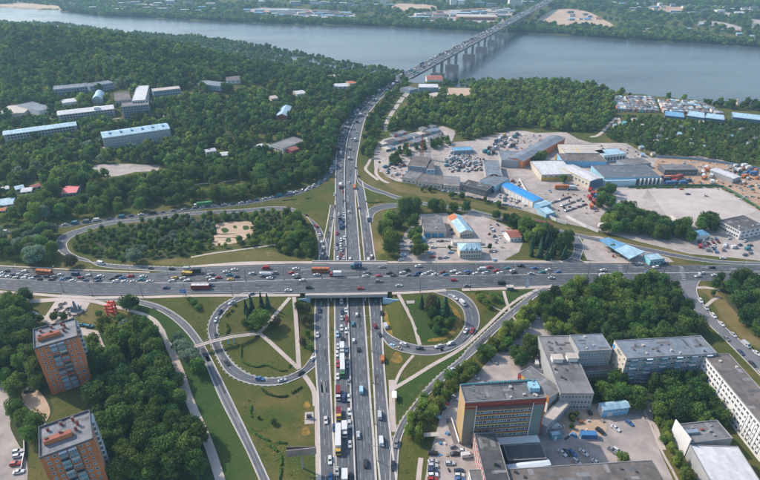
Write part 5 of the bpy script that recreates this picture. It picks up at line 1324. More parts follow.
def make_truck(Lb, cabL=1.9, H=3.2, semi=False):
    """box truck, nose at +x; body = cargo box and chassis"""
    Lt = Lb + cabL + .5; x0 = -Lt / 2; xb = x0 + Lb
    ch = MB(); ch.box(x0 + .1, xb + cabL, -.5, .5, .55, .85)
    bx = MB(); bx.box(x0, xb, -1.25, 1.25, 1.0, H + .4)
    for k in range(int(Lb / 1.2)): bx.box(x0 + .4 + k * 1.2, x0 + .5 + k * 1.2, -1.28, 1.28, 1.02, H + .36)
    bx.box(x0 - .02, xb + .02, -1.27, 1.27, H + .38, H + .46)
    cb = MB(); xc = xb + .4; loft(cb, [(xc, .5, 1.6, 2.75, 1.2, 1.08), (xc + .9, .5, 1.6, 2.85, 1.22, 1.1), (xc + cabL * .8, .5, 1.5, 2.65, 1.22, 1.05), (xc + cabL - .02, .5, 1.3, 1.55, 1.2, 1.1), (xc + cabL, .55, 1.1, 1.45, 1.15, 1.05)])
    ws = MB(); ws.hexa([(xc + cabL * .82, -1.08, 2.55), (xc + cabL + .0, -1.12, 1.58), (xc + cabL, 1.12, 1.58), (xc + cabL * .82, 1.08, 2.55)], [(xc + cabL * .82 + .05, -1.06, 2.6), (xc + cabL + .05, -1.1, 1.6), (xc + cabL + .05, 1.1, 1.6), (xc + cabL * .82 + .05, 1.06, 2.6)]); ws.box(xc + .7, xc + cabL * .75, -1.235, 1.235, 1.65, 2.35)
    xs_ = [x0 + 1.2, x0 + 2.4, xb - .6, xc + cabL - .6] if Lb > 7 else [x0 + 1.4, xc + cabL - .6]
    return dict(body=ch.mesh("truck", [METAL]), parts=[("cargo_box", bx.mesh("cargo_box", [PAINT]), (0, 0, 0)), ("cab", cb.mesh("cab", [PAINT]), (0, 0, 0)), ("windscreen", ws.mesh("windscreen", [CGLASS]), (0, 0, 0))], fine=[("wheel", wheel_mesh(.5, .4), (x, y, .5)) for x in xs_ for y in (-1.0, 1.0)], L=Lt)

def make_bus(L=11.5):
    h = L / 2; b = MB(); loft(b, [(-h, .5, 2.2, 3.0, 1.2, 1.1), (-h + .15, .35, 2.3, 3.1, 1.25, 1.15), (h - .15, .35, 2.3, 3.1, 1.25, 1.15), (h, .5, 2.2, 3.0, 1.2, 1.1)])
    g = MB(); g.box(-h + .4, h - 1.0, -1.268, 1.268, 1.45, 2.35); g.box(h - .1, h + .02, -1.05, 1.05, 1.25, 2.5)
    pl = MB()
    for k in range(8):
        x = -h + .4 + (L - 1.4) * k / 7; pl.box(x - .08, x + .08, -1.28, 1.28, 1.42, 2.38)
    rf = MB(); rf.box(-h + .3, h - .3, -1.05, 1.05, 3.05, 3.16)
    for x in (-h * .5, 0, h * .5): rf.box(x - .5, x + .5, -.45, .45, 3.16, 3.32)
    return dict(body=b.mesh("bus", [PAINT]), parts=[("window_glass", g.mesh("window_glass", [CGLASS]), (0, 0, 0)), ("window_pillars", pl.mesh("window_pillars", [PAINT]), (0, 0, 0)), ("roof", rf.mesh("roof", [PAINT]), (0, 0, 0))], fine=[("wheel", wheel_mesh(.5, .3), (x, y, .5)) for x in (-h * .55, h * .6) for y in (-1.1, 1.1)], L=L)

def make_tanker():
    t = share(make_truck(6.0)); x0 = -t['L'] / 2
    m = MB(); m.tube((x0, 0, 2.1), (x0 + 6.0, 0, 2.1), 1.15, 1.15, 14)
    for k in range(3): m.tube((x0 + 1 + 2 * k, 0, 3.1), (x0 + 1 + 2 * k, 0, 3.45), .35, .35, 8)
    t['parts'][0] = ("tank", m.mesh("tank", [PAINT]), (0, 0, 0)); return t

def make_tipper():
    t = share(make_truck(4.6)); x0 = -t['L'] / 2; m = MB()
    m.hexa([(x0 + .2, -1.0, 1.0), (x0 + 4.4, -1.0, 1.0), (x0 + 4.4, 1.0, 1.0), (x0 + .2, 1.0, 1.0)], [(x0 - .1, -1.25, 2.3), (x0 + 4.6, -1.25, 2.5), (x0 + 4.6, 1.25, 2.5), (x0 - .1, 1.25, 2.3)])
    m.box(x0 + 4.4, x0 + 5.3, -1.1, 1.1, 2.5, 2.65); t['parts'][0] = ("tipper_body", m.mesh("tipper_body", [PAINT]), (0, 0, 0)); return t

PROTO = {k: share(make_car(k)) for k in ('sedan', 'hatch', 'suv', 'wagon')}
PROTO.update(van=make_van(), truck=share(make_truck(5.2)), semi=share(make_truck(12.6, 2.2, 3.5)), bus=share(make_bus()), tanker=make_tanker(), tipper=make_tipper())
COL = {'white': (0.56, 0.56, 0.55), 'silver': (0.42, 0.43, 0.44), 'grey': (0.19, 0.195, 0.20), 'black': (0.022, 0.023, 0.025), 'dark blue': (0.025, 0.045, 0.10), 'red': (0.30, 0.03, 0.026), 'dark red': (0.15, 0.015, 0.018), 'blue': (0.045, 0.13, 0.28), 'teal': (0.03, 0.17, 0.21), 'orange': (0.44, 0.135, 0.04), 'yellow': (0.48, 0.31, 0.05), 'green': (0.05, 0.20, 0.07), 'beige': (0.44, 0.38, 0.28), 'pale blue': (0.28, 0.45, 0.55)}
VEH = []     # dicts: x, y, z, ang, kind, col, road
vr = random.Random(77)

def heading(x, y):
    best = None
    for k, r in ROADS.items():
        d = np.hypot(r.C[:, 0] - x, r.C[:, 1] - y); i = int(d.argmin())
        wd = np.hypot(*(r.L[i] - r.R[i])) / 2
        sc_ = d[i] - wd
        if best is None or sc_ < best[0]: best = (sc_, k, i)
    r = ROADS[best[1]]; i = min(max(best[2], 1), r.n - 2); t = r.C[i + 1] - r.C[i - 1]
    return best[1], math.atan2(t[1], t[0]), best[0]

def V(px, py, col, kind=None, ang=None, road=None, col2=None, flip=False, lift=0.75):
    # positions are read at the middle of the vehicle, about 0.75 m above the road
    if col == 'w': col = vr.choice(['white', 'white', 'white', 'silver'])
    if col == 'd': col = vr.choice(['black', 'black', 'grey', 'dark blue'])
    kind = kind or vr.choice(['sedan', 'sedan', 'hatch', 'suv', 'wagon'])
    on_ew = road in ('ew_far', 'ew_near')
    f = terr_u if on_ew else terr
    z = 0.0
    for _ in range(14):
        x, y = P(px, py, z + lift); z = .5 * z + .5 * float(f(x, y))
    if ang is None:
        k, a, dist = heading(x, y)
        if on_ew: a = math.atan2(*(lambda q: (q[1], q[0]))(ROADS['ew'].R[min(ROADS['ew'].n - 2, max(1, int(np.abs(ROADS['ew'].R[:, 0] - x).argmin()))) + 1] - ROADS['ew'].R[min(ROADS['ew'].n - 2, max(1, int(np.abs(ROADS['ew'].R[:, 0] - x).argmin())))]))
        road = road or k
    else: a = ang
    if flip: a += math.pi
    if ang is None and road in ('main', 'sl') and (road == 'sl' or x < float(np.interp(y, [q[1] for q in med_hw], [q[0] for q in med_hw]))): a += math.pi      # the left carriageway drives towards the viewer
    if road == 'ew_far' and kind not in ('bus',): a += math.pi
    a += vr.uniform(-.025, .025)
    VEH.append(dict(x=x, y=y, z=z + (0.15 if on_ew else 0.13 if road and not road.startswith('lot') else 0.09), ang=a, kind=kind, col=col, col2=col2, road=road or 'lot', px=px, py=py))

def zoomlist(x0, y0, k, s, road=None, **kw):
    for q in s.split(';'):
        q = q.strip()
        if not q: continue
        p = q.split(); zx, zy = p[0].split(','); c = {'dr': 'dark red', 'db': 'dark blue', 'r': 'red', 'b': 'blue', 't': 'teal', 'y': 'yellow', 'o': 'orange', 'g': 'green', 'bg': 'beige', 'pb': 'pale blue', 's': 'silver'}.get(p[1], p[1])
        V(x0 + float(zx) / k, y0 + float(zy) / k, c, p[2] if len(p) > 2 else None, road=road, **kw)
K = 5.846
zoomlist(0, 255, K, "12,105 w;15,122 w;38,92 d;48,126 w;70,114 d;92,130 w;110,112 w;143,96 w suv;140,133 w;160,118 w;183,136 w;217,122 d;232,141 d;270,125 d;300,143 d;312,128 d;352,114 w;365,143 b;395,132 d;425,148 w;440,113 d van;472,133 dr;500,148 db;518,118 w;567,133 d;575,150 d;587,122 w;657,137 d;677,153 w;690,122 d;715,133 b;728,153 w", "ew_far")
V(258 / K, 255 + 99 / K, 'orange', 'bus', road='ew_far', lift=1.6)
zoomlist(120, 255, K, "60,123 r;78,153 w;125,143 t;135,124 w;173,153 w;303,150 w;318,133 y;368,135 bg;392,148 w;440,100 d truck;520,131 w;530,114 d;538,144 w;575,131 r;620,97 w;640,115 t;645,142 y;668,84 w;680,126 d", "ew_far")
V(120 + 392 / K, 255 + 108 / K, 'yellow', 'tipper', road='ew_far', lift=1.2); zoomlist(120, 255, K, "270,191 d;532,178 d", "ew_near"); V(120 + 470 / K, 255 + 186 / K, 'red', 'bus', road='ew_near', col2='white', lift=1.5)
zoomlist(120, 255, K, "305,81 d;180,76 d;395,82 w van", "nw_loop"); V(101, 263.4, 'white', 'van', road='nw_loop'); V(74, 259.6, 'white', 'hatch', road='nw_loop')
zoomlist(240, 255, K, "70,108 w;150,77 r van;203,106 d;173,134 w;303,103 r;325,79 w;325,117 w;335,131 d;363,147 w;448,114 w;740,103 d suv;735,122 w", "ew_far"); zoomlist(240, 255, K, "283,205 w;405,190 d;705,194 r", "ew_near")
V(240 + 148 / K, 255 + 114 / K, 'white', 'tanker', road='ew_far', lift=1.4); V(240 + 470 / K, 255 + 87 / K, 'orange', 'bus', road='ew_far', lift=1.6); V(240 + 558 / K, 255 + 114 / K, 'white', 'truck', road='ew_far', col2='red', lift=1.4); V(240 + 680 / K, 255 + 66 / K, 'dark blue', 'truck', road='ew_far', col2='teal', lift=1.4)
zoomlist(360, 255, K, "110,120 r;127,70 d;170,104 d;195,119 d;250,103 w;272,88 d;283,117 d;340,65 w;342,102 d;325,117 d;375,112 w;412,97 w;437,112 w;487,99 dr;500,114 t;545,95 w;578,108 w;628,95 b;632,109 d;675,108 w;712,85 w van;732,105 w;755,70 r", "ew_far"); zoomlist(360, 255, K, "110,152 d;228,178 w;550,146 r;625,178 d", "ew_near")
zoomlist(480, 250, K, "28,134 w;95,121 r;117,134 w;160,105 t;190,120 w;197,132 d;235,92 d;317,105 b;362,130 t;400,114 w;455,128 b;720,117 w;705,130 d", "ew_far"); zoomlist(480, 250, K, "418,162 w;127,193 d van;300,137 w;718,149 w van", "ew_near")
K2 = 5.067
zoomlist(610, 250, K2, "193,108 b;232,86 w;270,68 d;515,88 d;445,132 w;465,117 w", "ew_far"); zoomlist(610, 250, K2, "530,127 w;715,132 w;757,128 d", "ew_near"); zoomlist(610, 250, K2, "220,68 d;150,70 w")
# motorway below the overpass
zoomlist(300, 280, 7.6, "160,175 g;145,230 d;577,150 t;350,228 w;320,240 d;432,263 w;317,290 w;355,290 r;360,315 dr;403,333 t;317,365 w;352,387 w;285,412 pb;322,450 d;408,462 w;133,415 w;570,348 dr;607,413 d;620,250 d;315,160 w van;650,348 w van")
zoomlist(300, 340, 7.6, "288,48 w;353,70 w;283,105 w;287,182 r;360,190 d;287,275 w;372,322 d;332,440 db van;370,440 w;445,70 d;466,380 pb van;95,140 w;5,248 d;627,145 o van"); V(300 + 290 / 7.6, 340 + 412 / 7.6, 'dark red', 'truck', col2='white', lift=1.2); V(300 + 320 / 7.6, 340 + 68 / 7.6, 'white', 'truck', lift=1.6)
V(300 + 322 / 7.6, 340 + 195 / 7.6, 'white', 'semi', col2='green', lift=1.9, flip=False)
zoomlist(300, 400, 6, "297,70 w;297,145 w;205,165 d;155,120 w;300,265 s;350,210 s;180,360 w;222,427 w;305,460 d;395,380 d suv;478,90 w van;487,245 w van;577,262 grey suv;558,395 d;183,460 b"); V(300 + 232 / 6, 400 + 82 / 6, 'dark red', 'tipper', col2='yellow', lift=1.3); V(300 + 267 / 6, 400 + 178 / 6, 'white', 'truck', lift=1.8); V(300 + 229 / 6, 400 + 238 / 6, 'white', 'semi', col2='yellow', lift=1.9); V(300 + 268 / 6, 400 + 476 / 6, 'white', 'truck', lift=1.6)
# above it
zoomlist(300, 220, 7.6, "127,45 r;150,110 w;163,170 w;180,210 w;170,258 w;205,285 d;280,100 r;312,150 w;337,138 w;283,185 db;308,190 w;280,215 w;312,228 w;340,205 d;312,262 r;287,290 w;335,285 w;380,297 w;545,275 w;522,5 d"); V(300 + 312 / 7.6, 220 + 45 / 7.6, 'dark blue', 'truck', col2='blue', lift=1.4); V(300 + 520 / 7.6, 220 + 300 / 7.6, 'white', 'van', lift=1.2)
zoomlist(300, 160, 7.6, "310,45 w;310,85 bg;327,238 r;375,170 w;425,60 d;443,122 d;330,170 w;262,262 w;333,313 d;330,375 w;295,412 w;333,408 w;370,395 w;445,362 d;240,437 d;333,450 w;42,415 d;518,440 w van"); V(300 + 307 / 7.6, 160 + 198 / 7.6, 'white', 'truck', col2='red', lift=1.5); V(300 + 412 / 7.6, 160 + 205 / 7.6, 'orange', 'tipper', lift=1.2); V(300 + 305 / 7.6, 160 + 455 / 7.6, 'black', 'truck', lift=1.4)
# loops and ramps
zoomlist(200, 280, 7.6, "240,170 s;150,240 d;122,302 w;122,420 d;388,105 d", "sw_loop"); zoomlist(200, 340, 7.6, "205,172 d;455,295 b;625,305 w;755,255 d", "sw_loop")
zoomlist(400, 280, 7.6, "393,122 w;415,135 w;500,385 w;550,385 r", "se_loop"); V(400 + 477 / 7.6, 280 + 172 / 7.6, 'white', 'van', road='se_loop', lift=1.1); zoomlist(380, 340, 7.6, "100,42 pb;135,58 bg;178,32 w;300,62 d;445,48 w;535,25 w", "se_loop"); zoomlist(380, 340, 7.6, "540,228 w", "se_out")
# the jam on the left slip road, and the far motorway up to the river bridge
def along(line, gap, cols, road, kinds=None, jit=.3, s0=0.0, s1=None, flip=False, f=terr, dz=0.12):
    ln = length(line); a = np.asarray(line); d = np.r_[0, np.cumsum(np.hypot(*np.diff(a, axis=0).T))]; t = s0; s1 = s1 or ln
    while t < s1:
        x, y = np.interp(t, d, a[:, 0]), np.interp(t, d, a[:, 1]); x2, y2 = np.interp(t + 2, d, a[:, 0]), np.interp(t + 2, d, a[:, 1]); x1, y1 = np.interp(t - 2, d, a[:, 0]), np.interp(t - 2, d, a[:, 1])
        kind = vr.choice(kinds or ['sedan', 'hatch', 'suv', 'wagon', 'van', 'truck']); c = vr.choice(cols); z = float(f(x, y)) + dz; p = proj(x, y, z)
        nrm = vr.uniform(-jit, jit)
        VEH.append(dict(x=x, y=y + nrm * 0, z=z, ang=math.atan2(y2 - y1, x2 - x1) + (math.pi if flip else 0), kind=kind, col=c, col2=None, road=road, px=p[0], py=p[1])); t += gap * vr.uniform(.8, 1.35) + (5 if kind in ('truck', 'semi') else 0)
MIX = ['white', 'white', 'silver', 'black', 'grey', 'dark blue', 'dark red', 'teal', 'white', 'silver', 'grey', 'black']
r_ = ROADS['nw_out']; along(r_.line(.3)[6:], 7.2, MIX, 'nw_out', ['sedan', 'hatch', 'suv', 'wagon', 'van', 'sedan'], s1=280); along(r_.line(.68)[6:], 8.0, MIX, 'nw_out', ['sedan', 'hatch', 'suv', 'wagon'], s1=75); along(r_.line(.5)[6:], 13, MIX, 'nw_out', ['sedan', 'hatch', 'suv', 'van'], s0=300, s1=470)
V(203, 204.4, 'green', 'semi', road='nw_out', col2='white', lift=1.8)
r_ = ROADS['main']; far = [i for i in range(r_.n) if r_.C[i][1] > 525]; i0 = far[0]
along(r_.line(.08)[i0:], 10, MIX, 'main_far', ['sedan', 'van', 'suv', 'truck', 'hatch', 'wagon']); along(r_.line(.22)[i0:], 11, MIX, 'main_far'); along(r_.line(.36)[i0:], 14, MIX, 'main_far'); along(r_.line(.62)[i0:], 34, MIX, 'main_far'); along(r_.line(.78)[i0:], 30, MIX, 'main_far')
# kerbside and yards
r_ = ROADS['east']; along(r_.line(.93)[12:], 7.5, ['white', 'silver', 'white', 'white'], 'east', ['hatch', 'sedan', 'van', 'suv']); along(r_.line(.14)[24:], 9, MIX, 'east', ['hatch', 'sedan', 'suv'])
def lot(road, s, ang=0.0, **k):
    for q in s.split(';'):
        p = q.split(); a, b = p[0].split(','); c = {'r': 'red', 'b': 'blue', 't': 'teal', 'pb': 'pale blue', 's': 'silver', 'db': 'dark blue', 'bg': 'beige', 'o': 'orange', 'y': 'yellow', 'g': 'green'}.get(p[1], p[1]); V(float(a), float(b), c, p[2] if len(p) > 2 else None, ang=ang + vr.uniform(-.06, .06), road=road, **k)
lot('lot_office', "451.5,392.5 w;455,397.6 w;446,402 r;442.6,406.4 db;437,415.4 pb;476,377 w;494,361.6 d;505.4,349.6 d;511,345 s;517,336 d;522,329.6 w;528,323.6 w;533,319.6 pb;537,317 w;541,315 d", -.75)
lot('lot_office', "433,453 d;433,461 w;433,465.6 s;433,471 d;433,475 w;432.6,479.4 r;455,453.6 black;459,470.6 d;459.4,475 w;459.6,479 b;450,463 s", 0.05); lot('lot_office', "467,455.6 w van;463,450.4 w", .1)
lot('lot_court', "536.6,363 w van;526,377 d;530,376.4 db;536.4,375.6 w;542.4,377.4 w", 1.45)
lot('lot_yard', "600.4,431 d;615.6,428 w;629.4,422.6 b hatch;611.8,450 d;617.4,450.4 w;562.6,452.8 w;567,452.4 d;572.4,452.6 b;584,452.4 w;577,461.4 s;596.6,462.4 w", -.9); lot('lot_yard', "556,427 w van", .1)
lot('lot_tower', "28.8,390.6 d suv;41.6,424 w;17.6,451 w;18.2,455.6 w;15.6,463.6 r;18.6,471.6 w", .25); lot('lot_plaza', "34,314 w;82,324.6 t;89.6,326.2 t suv;2,370 w;2,374 s", .1)
lot('lot_shops', "401,241 d;402.6,245.6 s;411.6,241.8 w;411.4,246.4 d;411.6,251 d;430.4,242 w;433,247 w;430,252.6 pb;432.4,256.6 r;441.6,241 d;438,240.8 s;446,240.6 w;449.4,246 w;450.4,252 pb;446,256.8 w;440,257.6 d;403,255 pb;401,259.6 w", .35)
lot('lot_shops', "491,227.6 w;493,230 w;494.4,236 d;495.6,239.4 w;494.4,250.4 w;490.6,250.8 d;494.6,259.6 pb;451,225 s;452.6,233 d;451.4,229 d", 1.2)
lot('lot_field', "688,193.8 db;706,195.6 w;681.4,188.8 o hatch;746,196 w;752,196 s", .1)
def fill(road, poly, n, ang, gap=3.1, cols=MIX, kinds=None, jit=.25):
    P_ = [G(*q) for q in pts(poly)]; xs = [q[0] for q in P_]; ys = [q[1] for q in P_]; got = []
    for _ in range(n * 40):
        x, y = vr.uniform(min(xs), max(xs)), vr.uniform(min(ys), max(ys))
        if not inpoly(np.array([x]), np.array([y]), P_)[0]: continue
        if any(math.hypot(x - a, y - b) < gap + 1.6 for a, b in got): continue
        if any(inpoly(np.array([x]), np.array([y]), B.foot)[0] for B in BLD): continue
        got.append((x, y)); z = tz(x, y) + .08; p = proj(x, y, z); k = vr.choice(kinds or ['sedan', 'hatch', 'suv', 'wagon', 'sedan', 'van'])
        VEH.append(dict(x=x, y=y, z=z, ang=ang + vr.uniform(-jit, jit), kind=k, col=vr.choice(cols), col2=None, road=road, px=p[0], py=p[1]))
        if len(got) >= n: break
def rows(road, a, b, n, ang, cols=MIX):
    p, q = np.array(G(*a)), np.array(G(*b))
    for i in range(n):
        if vr.random() < .14: continue
        x, y = p + (q - p) * i / max(1, n - 1); z = tz(x, y) + .08; pp = proj(x, y, z)
        VEH.append(dict(x=x, y=y, z=z, ang=ang + vr.uniform(-.08, .08), kind=vr.choice(['sedan', 'hatch', 'suv', 'wagon']), col=vr.choice(cols), col2=None, road=road, px=pp[0], py=pp[1]))
fill('lot_wrecks', "446,158 452,153 470,157 482,162 484,170 470,172 452,172 446,166", 62, .6, 2.6, MIX, None, .5); fill('lot_wrecks', "484,152 500,137 520,134 514,146 500,152 490,157", 22, 1.0, 3.0, MIX + ['orange', 'yellow'], ['truck', 'van', 'suv', 'tipper', 'truck'])
fill('lot_lane', "498,187 513,181 522,196 526,206 500,200 492,192", 26, .9, 2.8); rows('lot_verge', (424, 187.4), (520, 208.6), 34, -.35)
fill('lot_store', "384,166 400,160 405,164 398,176 388,174", 14, .7, 3.0)
rows('lot_truckyard', (552, 203), (569, 197.6), 9, .5); rows('lot_truckyard', (559.6, 207), (578, 200.8), 9, .5); rows('lot_truckyard', (566, 211.4), (585, 205), 10, .5)
fill('lot_truckyard', "588,190 596,190 598,206 590,210", 8, 1.2, 3.5, ['orange', 'red', 'white', 'blue'], ['truck', 'tipper', 'truck']); lot('lot_truckyard', "563,187.4 o semi;573,187.8 w truck", 0.0, lift=1.6); V(603, 226, 'white', 'truck', ang=.1, road='lot_truckyard', lift=1.4)
fill('lot_canopy', "722,170 731,166 748,178 742,186 730,182", 26, .8, 2.7); fill('lot_soil', "664,178 676,178 690,182 688,186 668,186", 9, .3, 4, ['blue', 'dark blue', 'orange', 'red'], ['truck', 'tipper', 'truck', 'semi']); fill('lot_soil', "700,166 716,172 714,184 704,186", 8, 1.0, 4, ['yellow', 'white', 'orange', 'white'], ['tipper', 'truck']); fill('lot_soil', "734,164 764,172 764,180 742,178", 14, .3, 4, ['white', 'blue', 'orange', 'white'], ['truck', 'van', 'suv']); fill('lot_soil', "746,186 760,184 760,190 750,192", 4, .3, 4)
fill('lot_station', "700,240 716,238 726,244 722,254 706,252 698,246", 26, 1.3, 2.6, MIX + ['red', 'red', 'blue']); fill('lot_station', "728,238 745,240 757,250 750,256 734,254", 8, .4, 4); fill('lot_pumps', "612,247 640,252 632,259 612,254", 9, .6, 3)
lot('lot_verge', "723,258 w"); V(538, 228.6, 'red', 'bus', ang=-.45, road='ne_out', lift=1.5) if False else None; V(543.4, 224.8, 'dark red', 'semi', ang=-.4, road='lot_gate', lift=1.4)

# ---- names for where a vehicle is
WHERE = {'ew_far': ("on the cross road's far half", 'x', "from the left"), 'ew_near': ("on the cross road's near half", 'x', "from the left"), 'main_s': ("on the motorway in front of the overpass", 'y', "from it"), 'main_n': ("on the motorway just behind the overpass", 'yn', "from it"), 'main_far': ("on the far motorway bend", 'yn', "towards the river"),
    'sl_s': ("on the left service road before the overpass", 'y', "from it"), 'sl_n': ("on the left service road behind the overpass", 'yn', "from it"), 'sr_s': ("on the right service road before the overpass", 'y', "from it"), 'sr_n': ("on the right service road behind the overpass", 'yn', "from it"),
    'nw_out': ("in the jam on the tree lined slip road", 'xr', "from the motorway"), 'nw_loop': ("on the far left loop ramp", 'x', "from the left"), 'ne_out': ("on the slip road past the car yards", 'x', "from the left"), 'ne_loop': ("on the short far right ramp", 'x', "from the left"), 'ne_side': ("on the spur by the conifers", 'x', "from the left"), 'sw_loop': ("on the near left loop ramp", 'y', "from the cross road"), 'sw_out': ("on the near left slip road", 'y', "from the cross road"), 'se_loop': ("on the near right loop ramp", 'y', "from the cross road"), 'se_out': ("on the near right slip road", 'y', "from the cross road"), 'east': ("parked along the white block's side road", 'y', "from the cross road"),
    'lot_office': ("parked left of the banded office block", 'y', "from the back"), 'lot_court': ("parked in the court behind the office roof", 'x', "from the left"), 'lot_yard': ("standing in the pale yard right of the office", 'x', "from the left"), 'lot_tower': ("parked beside the lower brick tower", 'y', "from the back"), 'lot_plaza': ("parked near the upper brick tower", 'x', "from the left"), 'lot_shops': ("parked by the hipped roof house", 'x', "from the left"), 'lot_field': ("standing on the empty paved field", 'x', "from the left"), 'lot_wrecks': ("in the crowded breaker's yard", 'x', "from the left"), 'lot_lane': ("in the lane left of the bright blue shed", 'x', "from the left"), 'lot_verge': ("parked in the row above the dry verge", 'x', "from the left"), 'lot_store': ("parked by the mast hangar's left side", 'x', "from the left"), 'lot_truckyard': ("right of the bright blue shed", 'x', "from the left"), 'lot_canopy': ("around the white open canopy", 'x', "from the left"), 'lot_soil': ("on the orange soil yard", 'x', "from the left"), 'lot_station': ("parked above the filling station road", 'x', "from the left"), 'lot_pumps': ("under the filling station canopy", 'x', "from the left"), 'lot_gate': ("at the gate below the bright blue shed", 'x', "from the left"), 'lot': ("on the yard", 'x', "from the left")}
for v in VEH:
    r = v['road']
    if r in ('main', 'sl', 'sr'): v['road'] = r + ('_s' if v['y'] < 305 else '_n')
    elif r == 'ew': v['road'] = 'ew_far'
    v['size'] = PROTO[v['kind']]['L'] / proj(v['x'], v['y'], v['z'])[2]
    v['in'] = -6 < v['px'] < 766 and -6 < v['py'] < 486
# keep cars from standing inside one another
keep = []
for v in VEH:
    if not v['in']: continue
    if any(abs(v['x'] - o['x']) < 6 and abs(v['y'] - o['y']) < 6 and math.hypot(v['x'] - o['x'], v['y'] - o['y']) < (1.9 if not v['road'].startswith('lot_w') else 1.5) for o in keep): continue
    keep.append(v)
VEH = keep
CARS = ('sedan', 'hatch', 'suv', 'wagon')
NAME = {'sedan': ('car', 'saloon'), 'hatch': ('car', 'hatchback'), 'suv': ('car', 'tall car'), 'wagon': ('car', 'estate car'), 'van': ('van', 'van'), 'truck': ('truck', 'box truck'), 'semi': ('truck', 'long lorry'), 'bus': ('bus', 'bus'), 'tanker': ('truck', 'tanker lorry'), 'tipper': ('truck', 'tipper truck')}
VEH.sort(key=lambda v: -v['size'] * (1 if v['kind'] in CARS else 1.3))
cars = [v for v in VEH if v['kind'] in CARS]; big = [v for v in VEH if v['kind'] not in CARS]
solo = cars[:296] + big[:150]; rest = cars[296:] + big[150:]
cl = {}
for v in solo:
    v['cn'] = (v['col'] if not v['col2'] else f"{v['col']} and {v['col2']}") + ' ' + NAME[v['kind']][1]
    cl.setdefault((v['cn'], v['road']), []).append(v)
for (cn, rd), L_ in cl.items():
    ph, ax, fr = WHERE[rd]
    L_.sort(key={'x': lambda v: v['px'], 'xr': lambda v: -v['px'], 'y': lambda v: v['py'], 'yn': lambda v: -v['py']}[ax])
    for i, v in enumerate(L_):
        v['label'] = f"{cn} {ph}" if len(L_) == 1 else f"{cn} {ph}, {ordn(i)} such {fr}"
nfine = 0
for v in solo:
    if len(v['label'].split()) > 16: print('LONG', v['label'])
    p = PROTO[v['kind']]; nm = NAME[v['kind']][0]
    if v['road'].startswith('lot') or v['road'] == 'east': nm = 'parked_' + nm
    o = link(nm, p['body'], None, (v['x'], v['y'], v['z']), v['ang']); tag(o, v['label'], NAME[v['kind']][0], ("parked " if nm.startswith('parked') else "") + {'car': 'cars', 'van': 'vans', 'truck': 'trucks', 'bus': 'buses'}[NAME[v['kind']][0]] + (" standing in yards and lots" if nm.startswith('parked') else " on the roads of the junction"))
    c = COL[v['col']]; c2 = COL[v['col2']] if v['col2'] else c; jit = vr.uniform(.9, 1.08)
    o.color = (*[min(1, q * jit) for q in c], 1)
    fine = v['py'] > 235 or v['kind'] not in CARS
    for n_, me_, lo in p['parts'] + (p['fine'] if fine else []):
        q = link(n_, me_, o, lo); q.color = (*(c2 if n_ in ('cab', 'roof') else c), 1)
    nfine += 1
# the small far ones, past the 300 largest: one object
mbv = MB(); rk = {}
restm = []
for v in rest:
    c = v['col']
    if c not in rk: rk[c] = len(restm); restm.append(mat("far_paint_" + c.replace(' ', '_'), COL[c], .35, .1, 1.0, .5))
gi = len(restm); restm.append(CGLASS)
def far_vehicle(mb, v):
    ca, sa = math.cos(v['ang']), math.sin(v['ang']); n0 = len(mb.v); mi = rk[v['col']]; q = MB(); L_ = PROTO[v['kind']]['L'] / 2
    if v['kind'] in CARS:
        q.hexa([(-L_, -.85, .3), (L_, -.85, .3), (L_, .85, .3), (-L_, .85, .3)], [(-L_ + .1, -.8, .9), (L_ - .2, -.78, .78), (L_ - .2, .78, .78), (-L_ + .1, .8, .9)], mi); q.hexa([(-L_ * .75, -.76, .88), (L_ * .42, -.76, .88), (L_ * .42, .76, .88), (-L_ * .75, .76, .88)], [(-L_ * .5, -.62, 1.4), (L_ * .08, -.62, 1.4), (L_ * .08, .62, 1.4), (-L_ * .5, .62, 1.4)], gi); q.box(-L_ * .5, L_ * .1, -.64, .64, 1.4, 1.46, mi)
    else:
        q.box(-L_, L_ * .55, -1.2, 1.2, .5, 3.0, mi); q.box(L_ * .6, L_, -1.1, 1.1, .5, 2.4, mi); q.box(L_ * .95, L_ + .03, -1.0, 1.0, 1.4, 2.1, gi)
    mb.v += [(v['x'] + ca * a - sa * b, v['y'] + sa * a + ca * b, v['z'] + c_) for a, b, c_ in q.v]; mb.f += [tuple(i + n0 for i in f) for f in q.f]; mb.m += q.m
for v in rest: far_vehicle(mbv, v)

